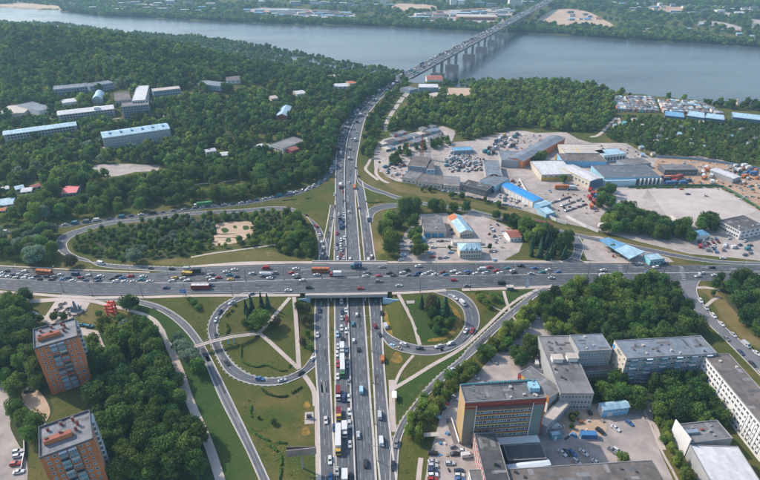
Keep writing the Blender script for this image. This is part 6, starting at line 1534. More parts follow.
CLT = [mat("clutter_wood", (.26, .19, .13), .95, .3, 1), mat("clutter_rust", (.24, .10, .05), .9, .3, 1), mat("clutter_grey", (.20, .20, .21), .9, .3, 1), mat("clutter_blue", (.08, .20, .34), .8, .2, 1), mat("clutter_white", (.50, .49, .47), .8, .2, 1), mat("clutter_dark", (.05, .05, .055), .9, .3, 1)]
ck = MB(); cr_ = random.Random(88)
for poly, n in (("446,156 470,153 484,160 476,172 446,170", 50), ("484,154 505,134 540,134 548,140 520,150 500,156", 70), ("388,176 402,160 416,178 404,184", 26), ("496,190 520,182 530,204 500,200", 40), ("545,186 596,184 600,214 560,214", 60), ("655,178 760,176 766,214 720,190 655,188", 130), ("655,162 700,158 740,166 720,176 660,176", 60), ("560,146 640,146 655,158 560,160", 60), ("404,226 420,220 424,250 404,258", 12), ("488,222 514,228 512,246 488,250", 24), ("448,410 470,446 462,480 430,480", 14), ("552,408 604,408 606,432 560,440", 24), ("600,240 640,250 630,260 606,256", 16), ("384,150 446,132 450,142 388,158", 40)):
    P_ = [G(*q) for q in pts(poly)]; xs = [q[0] for q in P_]; ys = [q[1] for q in P_]; k = 0
    for _ in range(n * 12):
        x, y = cr_.uniform(min(xs), max(xs)), cr_.uniform(min(ys), max(ys))
        if not inpoly(np.array([x]), np.array([y]), P_)[0] or masked(x, y, HARD): continue
        if any(abs(v['x'] - x) < 3 and abs(v['y'] - y) < 3 for v in VEH): continue
        a, b, h = cr_.uniform(.6, 3.4), cr_.uniform(.5, 1.8), cr_.uniform(.25, 1.7); z = tz(x, y); ck.obox(x, y, cr_.uniform(0, 3.1), a, b, z - .2, z + h, cr_.randrange(6), tx=cr_.uniform(.5, 1), ty=cr_.uniform(.6, 1)); k += 1
        if k >= n * .6: break
o = ck.build("scrap", CLT); o['kind'] = 'stuff'; o['label'] = "small scrap, pallets and boxes strewn over the yards"
# ------------------------------------------------------------------ river bridge
BG = thing("river_bridge", "long concrete river bridge on tall twin piers crowded with traffic", "bridge", (0, 0, 0))
pa = np.array(P(404, 77.2, 0)); pb_ = np.array(P(552, -2, -3.0)); ub = (pb_ - pa) / np.hypot(*(pb_ - pa)); vb = np.array([-ub[1], ub[0]]); LB = float(np.hypot(*(pb_ - pa)))
def zdeck(t): return 0.4 - 6.0 * (t / LB)
BW2 = 13.0
CONC_B = mat("river_bridge_concrete", (0.24, 0.235, 0.235), .9, .15, .2, streak=True)
def bslab(name, t0, t1, o0, o1, z0, z1, m):
    k = MB(); n = 14
    for i in range(n):
        a, b = t0 + (t1 - t0) * i / n, t0 + (t1 - t0) * (i + 1) / n
        def q(t, o, z): p = pa + ub * t + vb * o; return (p[0], p[1], zdeck(t) + z)
        k.hexa([q(a, o0, z0), q(b, o0, z0), q(b, o1, z0), q(a, o1, z0)], [q(a, o0, z1), q(b, o0, z1), q(b, o1, z1), q(a, o1, z1)])
    return k.build(name, m, BG)
bslab("deck", -30, LB, -BW2, BW2, -1.4, 0, ASPH_D); bslab("box_girder", 12, LB - 20, -BW2 + 2, -BW2 + 9, -4.4, -1.4, CONC_B); bslab("box_girder", 12, LB - 20, BW2 - 9, BW2 - 2, -4.4, -1.4, CONC_B)
for o0, o1 in ((-BW2, -BW2 + .5), (BW2 - .5, BW2)): bslab("parapet", -30, LB, o0, o1, 0, 1.1, KERB)
for o in (-BW2 + .6, BW2 - 2.4): bslab("footway", -30, LB, o, o + 1.8, 0, .22, PAVE)
bslab("median_barrier", -30, LB, -.3, .3, 0, .8, KERB)
def tpx(px):  # distance along the bridge at a picture column
    lo, hi = 0.0, LB
    for _ in range(40):
        m_ = (lo + hi) / 2; p = pa + ub * m_; (lo, hi) = (m_, hi) if proj(p[0], p[1], zdeck(m_))[0] < px else (lo, m_)
    return lo
PIER = mat("pier_stone", (0.27, 0.25, 0.24), .9, .18, .12, streak=True)
for i, px in enumerate((438.5, 453, 470, 482.5, 494, 504.5, 514, 522.5)):
    t = tpx(px); p = pa + ub * t; z0 = min(WATER, tz(*p)) - 2; k = MB()
    for o in (-BW2 + 5.5, BW2 - 5.5):
        c = p + vb * o; k.obox(c[0], c[1], math.atan2(ub[1], ub[0]), 5.0, 5.2, z0 + 9, zdeck(t) - 4.4, tx=.86, ty=.9)
    k2 = MB(); k2.obox(p[0], p[1], math.atan2(ub[1], ub[0]), 8.5, 27, z0, WATER + 8.5, tx=.9, ty=.96); pr = k.build("pier_columns", PIER, BG); k2.build("pier_base", PIER, pr)
for o, dr in ((-10.4, 0), (-7, 0), (-3.4, 0), (3.4, 1), (7, 1), (10.4, 1)):
    t = vr.uniform(-20, 10)
    while t < LB - 10:
        p = pa + ub * t + vb * o; kd = vr.choice(['sedan', 'suv', 'van', 'truck', 'hatch', 'sedan']); q = dict(x=p[0], y=p[1], z=zdeck(t) + .03, ang=math.atan2(ub[1], ub[0]) + math.pi * dr, kind=kd, col=vr.choice([c for c in MIX if c in rk]))
        far_vehicle(mbv, q); t += vr.uniform(8, 26) if o > 0 else vr.uniform(12, 50)
for i in range(16):
    t = LB * (i + .5) / 16
    for s_ in (1,):
        p = pa + ub * t; k = MB(); z = zdeck(t); k.tube((p[0], p[1], z), (p[0], p[1], z + 11), .18, .12, 5); k.tube((p[0] - vb[0] * 3, p[1] - vb[1] * 3, z + 11.3), (p[0] + vb[0] * 3, p[1] + vb[1] * 3, z + 11.3), .1, .1, 4); k.build("lamp_post", METAL, BG)
o = mbv.build("distant_vehicles", restm); o['kind'] = 'stuff'; o['label'] = "small far cars and trucks on the river bridge, far motorway and yards"

# ------------------------------------------------------------------ street furniture
POST = mat("dark_steel", (0.06, 0.06, 0.065), .6, .15, 1.0)
def lamp_mesh(double):
    k = MB(); k.tube((0, 0, -.2), (0, 0, 9.6), .17, .09, 6); k.tube((0, 0, -.2), (0, 0, 1.0), .26, .24, 6)
    a = MB()
    for s_ in ((1, -1) if double else (1,)):
        a.tube((0, 0, 9.5), (0, s_ * 1.9, 10.1), .07, .06, 5)
    h = MB()
    for s_ in ((1, -1) if double else (1,)): h.hexa([(-.2, s_ * 1.6, 10.0), (.2, s_ * 1.6, 10.0), (.2, s_ * 2.6, 10.1), (-.2, s_ * 2.6, 10.1)] if s_ > 0 else [(-.2, -2.6, 10.1), (.2, -2.6, 10.1), (.2, -1.6, 10.0), (-.2, -1.6, 10.0)], [(-.15, s_ * 1.6, 10.2), (.15, s_ * 1.6, 10.2), (.15, s_ * 2.6, 10.25), (-.15, s_ * 2.6, 10.25)] if s_ > 0 else [(-.15, -2.6, 10.25), (.15, -2.6, 10.25), (.15, -1.6, 10.2), (-.15, -1.6, 10.2)])
    return k.mesh("post", [POST]), a.mesh("arm", [POST]), h.mesh("lamp_head", [METAL])
LM2, LM1 = lamp_mesh(True), lamp_mesh(False)
def lamp(px, py, double, f, label, rz=0):
    x, y = G(px, py, f); t = thing("street_lamp", label, "street lamp", (x, y, float(f(x, y)) + .1), rz, "street lamps of the junction")
    for n_, me_ in zip(("post", "arm", "lamp_head"), LM2 if double else LM1): link(n_, me_, t)
e_ = [p for p in np.arange(18, 760, 38)]
for i, x in enumerate(e_): lamp(float(x), float(np.interp(x, [0, 40, 105, 200, 295, 380, 485, 580, 680, 760], [279, 280.4, 282.6, 283, 280, 276.8, 275.6, 274, 273, 272.2])), True, terr_u, f"dark twin armed street lamp on the cross road median, {ordn(i)} from the left")
for i, (x, y) in enumerate(((64, 292.6), (93, 296.6), (143, 297.4), (186, 296), (232.6, 295.6), (420, 292.4), (470, 290), (508, 289))): lamp(x, y, False, terr_u, f"dark single arm street lamp on the cross road's near kerb, {ordn(i)} from the left")
for i, (x, y) in enumerate(((331.4, 330), (331.8, 352), (332.6, 380), (333.2, 410), (370.4, 330), (372, 352), (373.4, 384), (375.6, 425), (378, 462))): lamp(x, y, True, terr, f"twin armed street lamp on the motorway's {'left' if i < 4 else 'right'} strip, {ordn(i if i < 4 else i - 4)} from the overpass", math.pi / 2)
for i, (x, y) in enumerate(((334.4, 250), (335, 226), (335, 200), (335.6, 178), (359.6, 246), (357.4, 218))): lamp(x, y, False, terr, f"street lamp by the motorway behind the overpass, {ordn(i if i < 4 else i - 4)} on the {'left' if i < 4 else 'right'} side", -math.pi / 2 if i < 4 else math.pi / 2)

# billboard above the near left verge: two boards in a narrow V on one post
x, y = GT(303.2, 468.4); b_ = thing("billboard", "large V shaped billboard on one post beside the motorway", "billboard", (x, y, 0), R(4))
m = MB(); m.tube((0, 0, -.3), (0, 0, 9.4), .45, .4, 10); m.build("post", METAL, b_)
for s_ in (-1, 1):
    m = MB(); m.hexa([(-6.2, s_ * 1.0 - .15, 9), (6.2, s_ * .25 - .15, 9), (6.2, s_ * .25 + .15, 9), (-6.2, s_ * 1.0 + .15, 9)], [(-6.2, s_ * 1.0 - .15, 13), (6.2, s_ * .25 - .15, 13), (6.2, s_ * .25 + .15, 13), (-6.2, s_ * 1.0 + .15, 13)]); m.build("board", [RF_BROWN if s_ > 0 else mat("poster_face", (.24, .20, .18), .6, .5, .35)], b_)
m = MB()
for k in range(7): xx = -5.8 + k * 1.9; m.box(xx, xx + .15, -.8, .8, 8.7, 8.95)
m.build("catwalk", METAL, b_)
# monument pad with plaque
x, y = GT(309, 418.4); t = thing("memorial_stone", "grey memorial block on a pale square pad beside the motorway footpath", "monument", (x, y, .15)); m = MB(); m.box(-1.6, 1.6, -.9, .9, 0, .5); m.build("plinth", CONC, t); m = MB(); m.box(-1.0, 1.3, -.5, .5, .5, 2.3); m.build("stone", RF_DARK, t)
# bus shelter
x, y = GT(394.2, 398.6); t = thing("bus_shelter", "white roofed bus shelter at the end of the diagonal path", "bus shelter", (x, y, .1)); m = MB(); m.box(-1.2, 1.2, -2.3, 2.3, 2.6, 2.8); m.build("roof", WHITE_P, t); m = MB(); m.box(.9, 1.0, -2.2, 2.2, .1, 2.6); m.build("back_panel", GLASS_B, t)
for a_, c_ in ((-1.0, -2.1), (-1.0, 2.1), (.95, -2.25), (.95, 2.25)): m = MB(); m.tube((a_, c_, -.1), (a_, c_, 2.6), .07, .07, 5); m.build("post", METAL, t)
m = MB(); m.box(.3, .8, -1.8, 1.8, .42, .5); m.build("bench", RF_BROWN, t)
# small shelters and signs on the cross road verges
x, y = G(525, 290); t = thing("feather_flag", "tall white and blue feather flag on the near verge of the cross road", "flag", (x, y, float(terr_u(x, y)))); m = MB(); m.tube((0, 0, -.2), (0, 0, 9), .1, .06, 5); m.build("pole", METAL, t); m = MB(); m.hexa([(.1, -.05, 1.6), (2.4, -.05, 2.0), (2.4, .05, 2.0), (.1, .05, 1.6)], [(.1, -.05, 9), (1.2, -.05, 8.2), (1.2, .05, 8.2), (.1, .05, 9)]); m.build("banner", mat("flag_cloth", (.55, .62, .68), .8, .25, .5), t)
x, y = G(184, 296.6); t = thing("road_sign", "blue direction sign on a post at the near verge", "sign", (x, y, float(terr_u(x, y)))); m = MB(); m.tube((0, 0, -.2), (0, 0, 4.6), .12, .1, 6); m.build("post", METAL, t); m = MB(); m.box(-1.9, 1.9, -.14, -.06, 2.6, 5.2); m.build("panel", mat("sign_blue", (.05, .20, .50), .5, .06, .8), t); m = MB(); m.box(-1.6, 1.6, -.17, -.145, 4.2, 4.4); m.box(-1.6, .6, -.17, -.145, 3.5, 3.7); m.build("stripe", WHITE_P, t)
x, y = G(516, 289.6); t = thing("kiosk", "small dark kiosk with pale roof beside the feather flag", "kiosk", (x - 4, y, float(terr_u(x, y)))); m = MB(); m.box(-2, 2, -1.2, 1.2, -.3, 2.5); m.build("wall", W_DARK, t); m = MB(); m.box(-2.3, 2.3, -1.6, 1.5, 2.5, 2.7); m.build("roof", RF_SAND, t); m = MB(); m.box(-1.5, .4, -1.26, -1.2, 1, 2.1); m.build("window", GLASS_B, t)

# footbridge over the loop and slip road
FB = thing("footbridge", "narrow pale footbridge crossing the near left loop ramp on slim piers", "footbridge", (0, 0, 0)); fbp = [np.array(P(a, b, float(terr(*P(a, b, 0))) + h)) for a, b, h in ((184, 349.6, 4.0), (198, 345.6, 4.4), (212, 341.2, 4.4), (233, 336.4, 4.0), (250, 334.4, 2.2), (259, 333.4, .2))]
fz = [float(terr(*P(a, b, 0))) + h for a, b, h in ((184, 349.6, 4.0), (198, 345.6, 4.4), (212, 341.2, 4.4), (233, 336.4, 4.0), (250, 334.4, 2.2), (259, 333.4, .2))]
for i in range(5):
    a, b = fbp[i], fbp[i + 1]; d = (b - a) / np.hypot(*(b - a)); nn = np.array([-d[1], d[0]])
    def q(p, o, z): r = p + nn * o; return (r[0], r[1], z)
    m = MB(); m.hexa([q(a, -1.3, fz[i] - .35), q(b, -1.3, fz[i + 1] - .35), q(b, 1.3, fz[i + 1] - .35), q(a, 1.3, fz[i] - .35)], [q(a, -1.3, fz[i]), q(b, -1.3, fz[i + 1]), q(b, 1.3, fz[i + 1]), q(a, 1.3, fz[i])]); m.build("deck", PAVE, FB)
    for o in (-1.25, 1.25):
        m = MB(); m.hexa([q(a, o - .05, fz[i] + .95), q(b, o - .05, fz[i + 1] + .95), q(b, o + .05, fz[i + 1] + .95), q(a, o + .05, fz[i] + .95)], [q(a, o - .05, fz[i] + 1.1), q(b, o - .05, fz[i + 1] + 1.1), q(b, o + .05, fz[i + 1] + 1.1), q(a, o + .05, fz[i] + 1.1)])
        for k in range(7): p = a + (b - a) * k / 6; zz = fz[i] + (fz[i + 1] - fz[i]) * k / 6; m.tube(q(p, o, zz), q(p, o, zz + 1.0), .05, .05, 4)
        m.build("railing", METAL, FB)
for i in (0, 1, 3):
    p = fbp[i] if i else fbp[0]; m = MB(); m.tube((p[0], p[1], tz(*p) - .5), (p[0], p[1], fz[i] - .3), .4, .4, 8); m.build("pier", W_BLUE, FB)
p = (fbp[3] + fbp[2]) / 2 + (fbp[3] - fbp[2]) * .22; m = MB(); m.tube((p[0], p[1], tz(*p) - .5), (p[0], p[1], fz[3] - .2), .4, .4, 8); m.build("pier", W_BLUE, FB)
# plaza: planters, grey monument, red lattice sculpture
for i, (px, py, a_, l_) in enumerate(((62.6, 304.6, .5, 5), (58.6, 309.4, .7, 5.5), (61, 314, .6, 8), (68, 309.6, .3, 3.5), (70, 314.6, -.8, 3.5), (55.4, 313.6, .5, 4))):
    x, y = G(px, py); t = thing("flower_planter", f"dark planted box on the paved plaza, {ordn(i)} in the group", "planter", (x, y, tz(x, y) + .1), a_, "planters on the plaza"); m = MB(); m.box(-l_ / 2, l_ / 2, -1.1, 1.1, -.1, .5); m.box(-l_ / 2 + .2, l_ / 2 - .2, -.9, .9, .5, .62, 1); m.build("box", [CONC, RF_BROWN], t); m = MB(); r = random.Random(i)
    for k in range(16): m.obox(r.uniform(-l_ / 2 + .5, l_ / 2 - .5), r.uniform(-.7, .7), r.uniform(0, 3), .6, .5, .55, r.uniform(.8, 1.3), tx=.4, ty=.4)
    o = m.build("shrubs", mat("dark_shrub", (.035, .055, .022), .95, .4, 2), t); o['kind'] = 'stuff'
x, y = G(76.4, 311.4); t = thing("stone_monument", "pale stone monument of leaning slabs on the plaza", "monument", (x, y, tz(x, y) + .1)); m = MB(); m.tube((0, 0, -.2), (0, 0, .5), 4.5, 4.2, 12); m.build("plinth", CONC, t)
for a_, h_, ox in ((.3, 7.5, 0), (2.0, 4.5, 1.8), (4.0, 4.0, -1.9), (5.2, 3.0, 2.6)): m = MB(); m.obox(ox, ox * .3, a_, 2.6, .7, .4, h_, tx=.35, ty=.7); m.build("slab", W_BLUEG, t)
m = MB(); r = random.Random(3)
for k in range(14): a_ = r.uniform(0, 6.28); m.obox(5.5 * math.cos(a_), 4 * math.sin(a_), a_, 1.6, .8, -.1, .7)
m.build("stone_ring", CONC, t)['kind'] = 'stuff'
x, y = G(112.6, 314.2); t = thing("red_sculpture", "red sculpture of crossed upright beams on the grass by the walkway", "sculpture", (x, y, tz(x, y))); RS = mat("coral_red_paint", (.62, .085, .065), .5, .08, .8)
for sx in (-1, 1):
    for sy in (-1, 1): m = MB(); m.obox(sx * 2.0, sy * 1.4, .2, .7, .7, -.3, 8.0 + sx * 1.2); m.build("upright", RS, t)
for z_, s_ in ((2.4, 5.4), (4.8, 6.2), (7.0, 4.8)):
    m = MB(); m.obox(0, -1.45, .08, s_, .75, z_, z_ + .85); m.build("crossbeam", RS, t); m = MB(); m.obox(.1, 1.45, .08, s_ * .9, .75, z_ + .5, z_ + 1.35); m.build("crossbeam", RS, t)
m = MB(); m.hexa([(-.4, -.4, 0), (.4, -.4, 0), (.4, .4, 0), (-.4, .4, 0)], [(-.15, -.15, 10.6), (.15, -.15, 10.6), (.15, .15, 10.6), (-.15, .15, 10.6)]); m.build("spire", RS, t)
# white canopy of the yard entrance, blue tank, stones
x, y = G(588, 437); t = thing("blue_container", "bright blue shipping container lying on the pale yard", "container", (x, y, .1), -.02); m = MB(); m.box(-3.6, 3.6, -1.3, 1.3, 0, 2.6); 
for k in range(14): m.box(-3.5 + k * .5, -3.35 + k * .5, -1.36, 1.36, .15, 2.45)
m.build("shell", mat("container_blue", (.05, .16, .33), .5, .12, .8), t); m = MB(); m.box(3.6, 3.68, -1.2, 1.2, .1, 2.5); m.build("door", RF_SKY, t)
x, y = GT(420, 437); t = thing("gate_shelter", "small pale flat shelter at the tree edge of the office lot", "shelter", (*GT(431, 438.4), 0), .05); m = MB(); m.box(-3.6, 3.6, -1.1, 1.1, 2.4, 2.6); m.build("roof", RF_SAND, t)
for a_ in (-3.3, 3.3):
    m = MB(); m.tube((a_, 0, -.2), (a_, 0, 2.4), .1, .1, 5); m.build("post", METAL, t)
x, y = GT(452.6, 432); t = thing("low_annex_wall", "low pale walled ramp beside the golden end wall of the office", "ramp", (x, y, 0), R(98)); m = MB(); m.box(-7, 7, -1.4, -1.0, -.3, 1.6); m.build("wall", W_WHITE, t); m = MB(); m.hexa([(-7, -1, -.2), (7, -1, -.2), (7, 1.2, -.2), (-7, 1.2, -.2)], [(-7, -1, .1), (7, -1, 1.4), (7, 1.2, 1.4), (-7, 1.2, .1)]); m.build("ramp", RF_BROWN, t)
# ------------------------------------------------------------------ trees
def leaf_mat(name, c1, c2, trans=0.42):
    m = bpy.data.materials.new(name); m.use_nodes = True; t = m.node_tree; L = t.links.new; b = t.nodes["Principled BSDF"]; out = t.nodes["Material Output"]
    at = t.nodes.new("ShaderNodeAttribute"); at.attribute_name = "tone"
    oi = t.nodes.new("ShaderNodeObjectInfo")
    mx = t.nodes.new("ShaderNodeMix"); mx.data_type = 'RGBA'; mx.inputs[6].default_value = (*c1, 1); mx.inputs[7].default_value = (*c2, 1); L(at.outputs["Fac"], mx.inputs[0])
    mr = t.nodes.new("ShaderNodeMapRange"); mr.inputs[3].default_value = 0.60; mr.inputs[4].default_value = 1.45; L(oi.outputs["Random"], mr.inputs[0])
    hs = t.nodes.new("ShaderNodeHueSaturation"); h = t.nodes.new("ShaderNodeMath"); h.operation = 'MULTIPLY_ADD'; h.inputs[1].default_value = 7.31; h.inputs[2].default_value = 0; L(oi.outputs["Random"], h.inputs[0])
    fr = t.nodes.new("ShaderNodeMath"); fr.operation = 'FRACT'; L(h.outputs[0], fr.inputs[0]); hr = t.nodes.new("ShaderNodeMapRange"); hr.inputs[3].default_value = 0.465; hr.inputs[4].default_value = 0.515; L(fr.outputs[0], hr.inputs[0])
    L(hr.outputs[0], hs.inputs["Hue"]); L(mr.outputs[0], hs.inputs["Value"]); L(mx.outputs[2], hs.inputs["Color"]); hs.inputs["Saturation"].default_value = 0.98
    L(hs.outputs[0], b.inputs["Base Color"]); b.inputs["Roughness"].default_value = 0.75; b.inputs["Specular IOR Level"].default_value = 0.15
    tr = t.nodes.new("ShaderNodeBsdfTranslucent"); L(hs.outputs[0], tr.inputs["Color"]); ms = t.nodes.new("ShaderNodeMixShader"); ms.inputs[0].default_value = trans
    L(b.outputs[0], ms.inputs[1]); L(tr.outputs[0], ms.inputs[2]); L(ms.outputs[0], out.inputs["Surface"])
    return m
TONES = {'dark green': leaf_mat("leaf_dark", (0.027, 0.077, 0.023), (0.074, 0.146, 0.036)), 'mid green': leaf_mat("leaf_mid", (0.050, 0.114, 0.024), (0.132, 0.220, 0.043)), 'light green': leaf_mat("leaf_light", (0.098, 0.168, 0.028), (0.228, 0.305, 0.054)), 'silvery': leaf_mat("leaf_silver", (0.095, 0.158, 0.100), (0.215, 0.290, 0.195)), 'spruce': leaf_mat("needle_dark", (0.014, 0.048, 0.030), (0.038, 0.084, 0.045), .08), 'brownish': leaf_mat("leaf_brownish", (0.078, 0.082, 0.040), (0.158, 0.146, 0.074))}
BARK = mat("bark", (0.085, 0.065, 0.048), .95, .3, 2.0, .1)

def leaves(name, P_, N_, S_, T_, m, extra=None):
    """one quad per leaf clump"""
    n = len(P_); N_ = N_ / np.linalg.norm(N_, axis=1)[:, None]; a = np.cross(N_, nrng.normal(size=(n, 3))); a /= np.maximum(np.linalg.norm(a, axis=1)[:, None], 1e-6); b = np.cross(N_, a)
    s = S_[:, None]; asp = nrng.uniform(.6, 1.0, (n, 1)); k = nrng.uniform(.55, 1, (n, 1))
    v = np.stack([P_ - a * s - b * s * asp * k, P_ + a * s * k - b * s * asp, P_ + a * s + b * s * asp * k, P_ - a * s * k + b * s * asp], 1).reshape(-1, 3)
    me = bpy.data.meshes.new(name); me.vertices.add(4 * n); me.vertices.foreach_set("co", v.astype(np.float32).ravel()); me.loops.add(4 * n); me.loops.foreach_set("vertex_index", np.arange(4 * n, dtype=np.int32)); me.polygons.add(n); me.polygons.foreach_set("loop_start", np.arange(0, 4 * n, 4, dtype=np.int32)); me.polygons.foreach_set("loop_total", np.full(n, 4, np.int32))
    at = me.attributes.new("tone", 'FLOAT', 'FACE'); at.data.foreach_set("value", T_.astype(np.float32)); me.materials.append(m); me.update(calc_edges=True); return me

def crown(name, h, r, base, nl, per, ls, m, seed, shape='round'):
    g = np.random.default_rng(seed); Ps, Ns, Ss, Ts = [], [], [], []
    ch = h - base
    for i in range(nl):
        th = g.uniform(0, 6.283); u = (i + .5) / nl; z = base + ch * (.12 + .74 * u)
        rel = (z - base) / ch
        prof = math.sqrt(max(0.05, 1 - (2 * rel - .9) ** 2 / 1.25)) if shape == 'round' else (1 - rel) * .9 + .12
        rr = r * prof * math.sqrt(g.uniform(.05, 1)) * .74; lr = r * g.uniform(.30, .46) * (.65 + .5 * prof)
        c = np.array([rr * math.cos(th), rr * math.sin(th), z]); d = g.normal(size=(per, 3)); d[:, 2] = d[:, 2] * .85 + .22; d /= np.linalg.norm(d, axis=1)[:, None]
        rad = lr * g.uniform(.72, 1.1, (per, 1)); p = c + d * rad * np.array([1, 1, .8]); Ps.append(p); Ns.append(d + g.normal(size=(per, 3)) * .55); Ss.append(ls * g.uniform(.6, 1.35, per)); Ts.append(np.clip(g.uniform(.0, 1) * .6 + g.uniform(0, .4, per), 0, 1))
    return leaves(name, np.concatenate(Ps), np.concatenate(Ns), np.concatenate(Ss), np.concatenate(Ts), m)

def spruce_crown(name, h, r, n, ls, m, seed):
    g = np.random.default_rng(seed); z = h * (.06 + .94 * g.uniform(0, 1, n) ** 1.25); lay = np.abs(((z / h * 11) % 1) - .5) * 2; rad = r * (1 - z / h) ** .85 * (.55 + .45 * lay) * np.sqrt(g.uniform(.25, 1, n)) + .1; th = g.uniform(0, 6.283, n)
    p = np.c_[rad * np.cos(th), rad * np.sin(th), z - rad * .25]; nrm = np.c_[np.cos(th) * .5, np.sin(th) * .5, np.full(n, .8)] + g.normal(size=(n, 3)) * .35
    return leaves(name, p, nrm, ls * g.uniform(.6, 1.3, n) * (1.25 - z / h * .6), g.uniform(0, 1, n), m)

def trunk_mesh(h, r, seed):
    g = random.Random(seed); k = MB(); k.tube((0, 0, -.6), (.1, 0, h * .35), r, r * .72, 7); k.tube((.1, 0, h * .35), (g.uniform(-.4, .4), g.uniform(-.4, .4), h * .72), r * .72, r * .3, 6)
    for i in range(5): a = 6.283 * i / 5 + g.uniform(-.4, .4); z = h * g.uniform(.28, .5); k.tube((.1, 0, z), (math.cos(a) * h * .22, math.sin(a) * h * .22, z + h * .2), r * .4, r * .16, 5)
    return k.mesh("trunk", [BARK])

NEAR, FARV, TRK = {}, {}, {}
for i, tn in enumerate(('dark green', 'mid green', 'light green', 'silvery', 'brownish')):
    for q in range(3):
        NEAR[(tn, q)] = crown("crown", 10, 4.3, 1.6, 26, 95, .265, TONES[tn], 100 + i * 10 + q)
        FARV[(tn, q)] = crown("crown", 10, 4.3, 1.2, 15, 26, .64, TONES[tn], 300 + i * 10 + q)
for q in range(2):
    NEAR[('spruce', q)] = spruce_crown("crown", 10, 2.3, 1300, .30, TONES['spruce'], 500 + q); FARV[('spruce', q)] = spruce_crown("crown", 10, 2.3, 260, .6, TONES['spruce'], 520 + q)
for q in range(3): TRK[q] = trunk_mesh(9, .24, q)
STRUNK = (lambda k: (k.tube((0, 0, -.6), (0, 0, 9.4), .2, .04, 6), k.mesh("trunk", [BARK]))[1])(MB())

TREES = []   # x, y, z, scale xy, scale z, tone, variant, grove
tr_ = random.Random(2024)
def add_tree(x, y, tone, s, grove, sz=None):
    nv = 2 if tone == 'spruce' else 3
    TREES.append((x, y, tz(x, y), s, (sz or s), tone, tr_.randrange(nv), grove))
def vnoise(x, y, s, sd=0):
    """cheap smooth value noise 0..1"""
    x, y = x / s, y / s; i, j = math.floor(x), math.floor(y); u, v = x - i, y - j; u, v = u * u * (3 - 2 * u), v * v * (3 - 2 * v)
    def hsh(a, b): return (math.sin(a * 127.1 + b * 311.7 + sd * 74.7) * 43758.5453) % 1
    return (hsh(i, j) * (1 - u) + hsh(i + 1, j) * u) * (1 - v) + (hsh(i, j + 1) * (1 - u) + hsh(i + 1, j + 1) * u) * v
def wood(grove, poly, sp, size, tones, gap=0.0, gs=40, world=None, mk=True, clear=0.0):
    """tones: list of (tone, weight)"""
    P_ = world or [G(*q) for q in pts(poly)]; xs = [q[0] for q in P_]; ys = [q[1] for q in P_]
    nx_, ny_ = int((max(xs) - min(xs)) / sp) + 1, int((max(ys) - min(ys)) / sp) + 1
    X, Y = np.meshgrid(min(xs) + sp * np.arange(nx_), min(ys) + sp * np.arange(ny_)); X = X + nrng.uniform(-.45, .45, X.shape) * sp; Y = Y + nrng.uniform(-.45, .45, Y.shape) * sp
    ins = inpoly(X, Y, P_); tt = [a for a, b in tones]; ww = [b for a, b in tones]; n = 0
    for x, y in zip(X[ins], Y[ins]):
        if masked(x, y, HARD if mk == "hard" else None): continue
        nz = vnoise(x, y, gs, len(grove)) * .65 + vnoise(x, y, gs / 3, 3) * .35
        if nz < gap: continue
        # tones gather in patches
        k = vnoise(x, y, 70, 9) * .38 + vnoise(x, y, 22, 10) * .32 + tr_.random() * .3; acc = 0; tone = tt[-1]; tot = sum(ww)
        for a, b in tones:
            acc += b / tot
            if k < .18 + acc * .64: tone = a; break
        s = (size[0] + (size[1] - size[0]) * min(1, max(0, .15 + .55 * vnoise(x, y, 55, 21) + tr_.gauss(.12, .28)))) / 10.0
        if tr_.random() < .08: s *= .6
        if tone == 'brownish': s *= .8
        hz_ = s * tr_.uniform(.85, 1.2); hc = cap_height(x, y, hz_ * 10)
        if hc < 2.6: continue
        if hc < hz_ * 10: s *= max(.45, hc / (hz_ * 10)); hz_ = hc / 10
        add_tree(float(x), float(y), tone, s * tr_.uniform(.85, 1.12), grove, hz_); n += 1
    return n
W_D = [('dark green', 4), ('mid green', 4), ('light green', 2.0), ('silvery', .4)]
W_M = [('dark green', 3), ('mid green', 5), ('light green', 2.2), ('silvery', .5)]
W_L = [('mid green', 4), ('light green', 5), ('dark green', 1), ('silvery', .6)]
# dark leaf litter under the nearer woods
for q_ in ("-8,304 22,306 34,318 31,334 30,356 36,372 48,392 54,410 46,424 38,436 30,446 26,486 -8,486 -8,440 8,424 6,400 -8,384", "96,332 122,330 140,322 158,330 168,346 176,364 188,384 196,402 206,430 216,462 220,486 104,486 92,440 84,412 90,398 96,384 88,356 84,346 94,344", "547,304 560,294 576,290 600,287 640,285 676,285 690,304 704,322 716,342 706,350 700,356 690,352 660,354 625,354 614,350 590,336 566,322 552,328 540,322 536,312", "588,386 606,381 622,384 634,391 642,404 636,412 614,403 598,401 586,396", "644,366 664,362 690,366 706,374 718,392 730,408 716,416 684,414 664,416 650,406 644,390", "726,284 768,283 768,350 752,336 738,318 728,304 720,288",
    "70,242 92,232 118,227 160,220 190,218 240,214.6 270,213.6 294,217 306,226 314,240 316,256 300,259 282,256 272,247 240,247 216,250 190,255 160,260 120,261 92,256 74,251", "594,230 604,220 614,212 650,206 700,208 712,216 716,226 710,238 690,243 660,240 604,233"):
    patch("leaf_litter", pts(q_), FLOOR, 0.02, 6, terr, 0, 0, False)
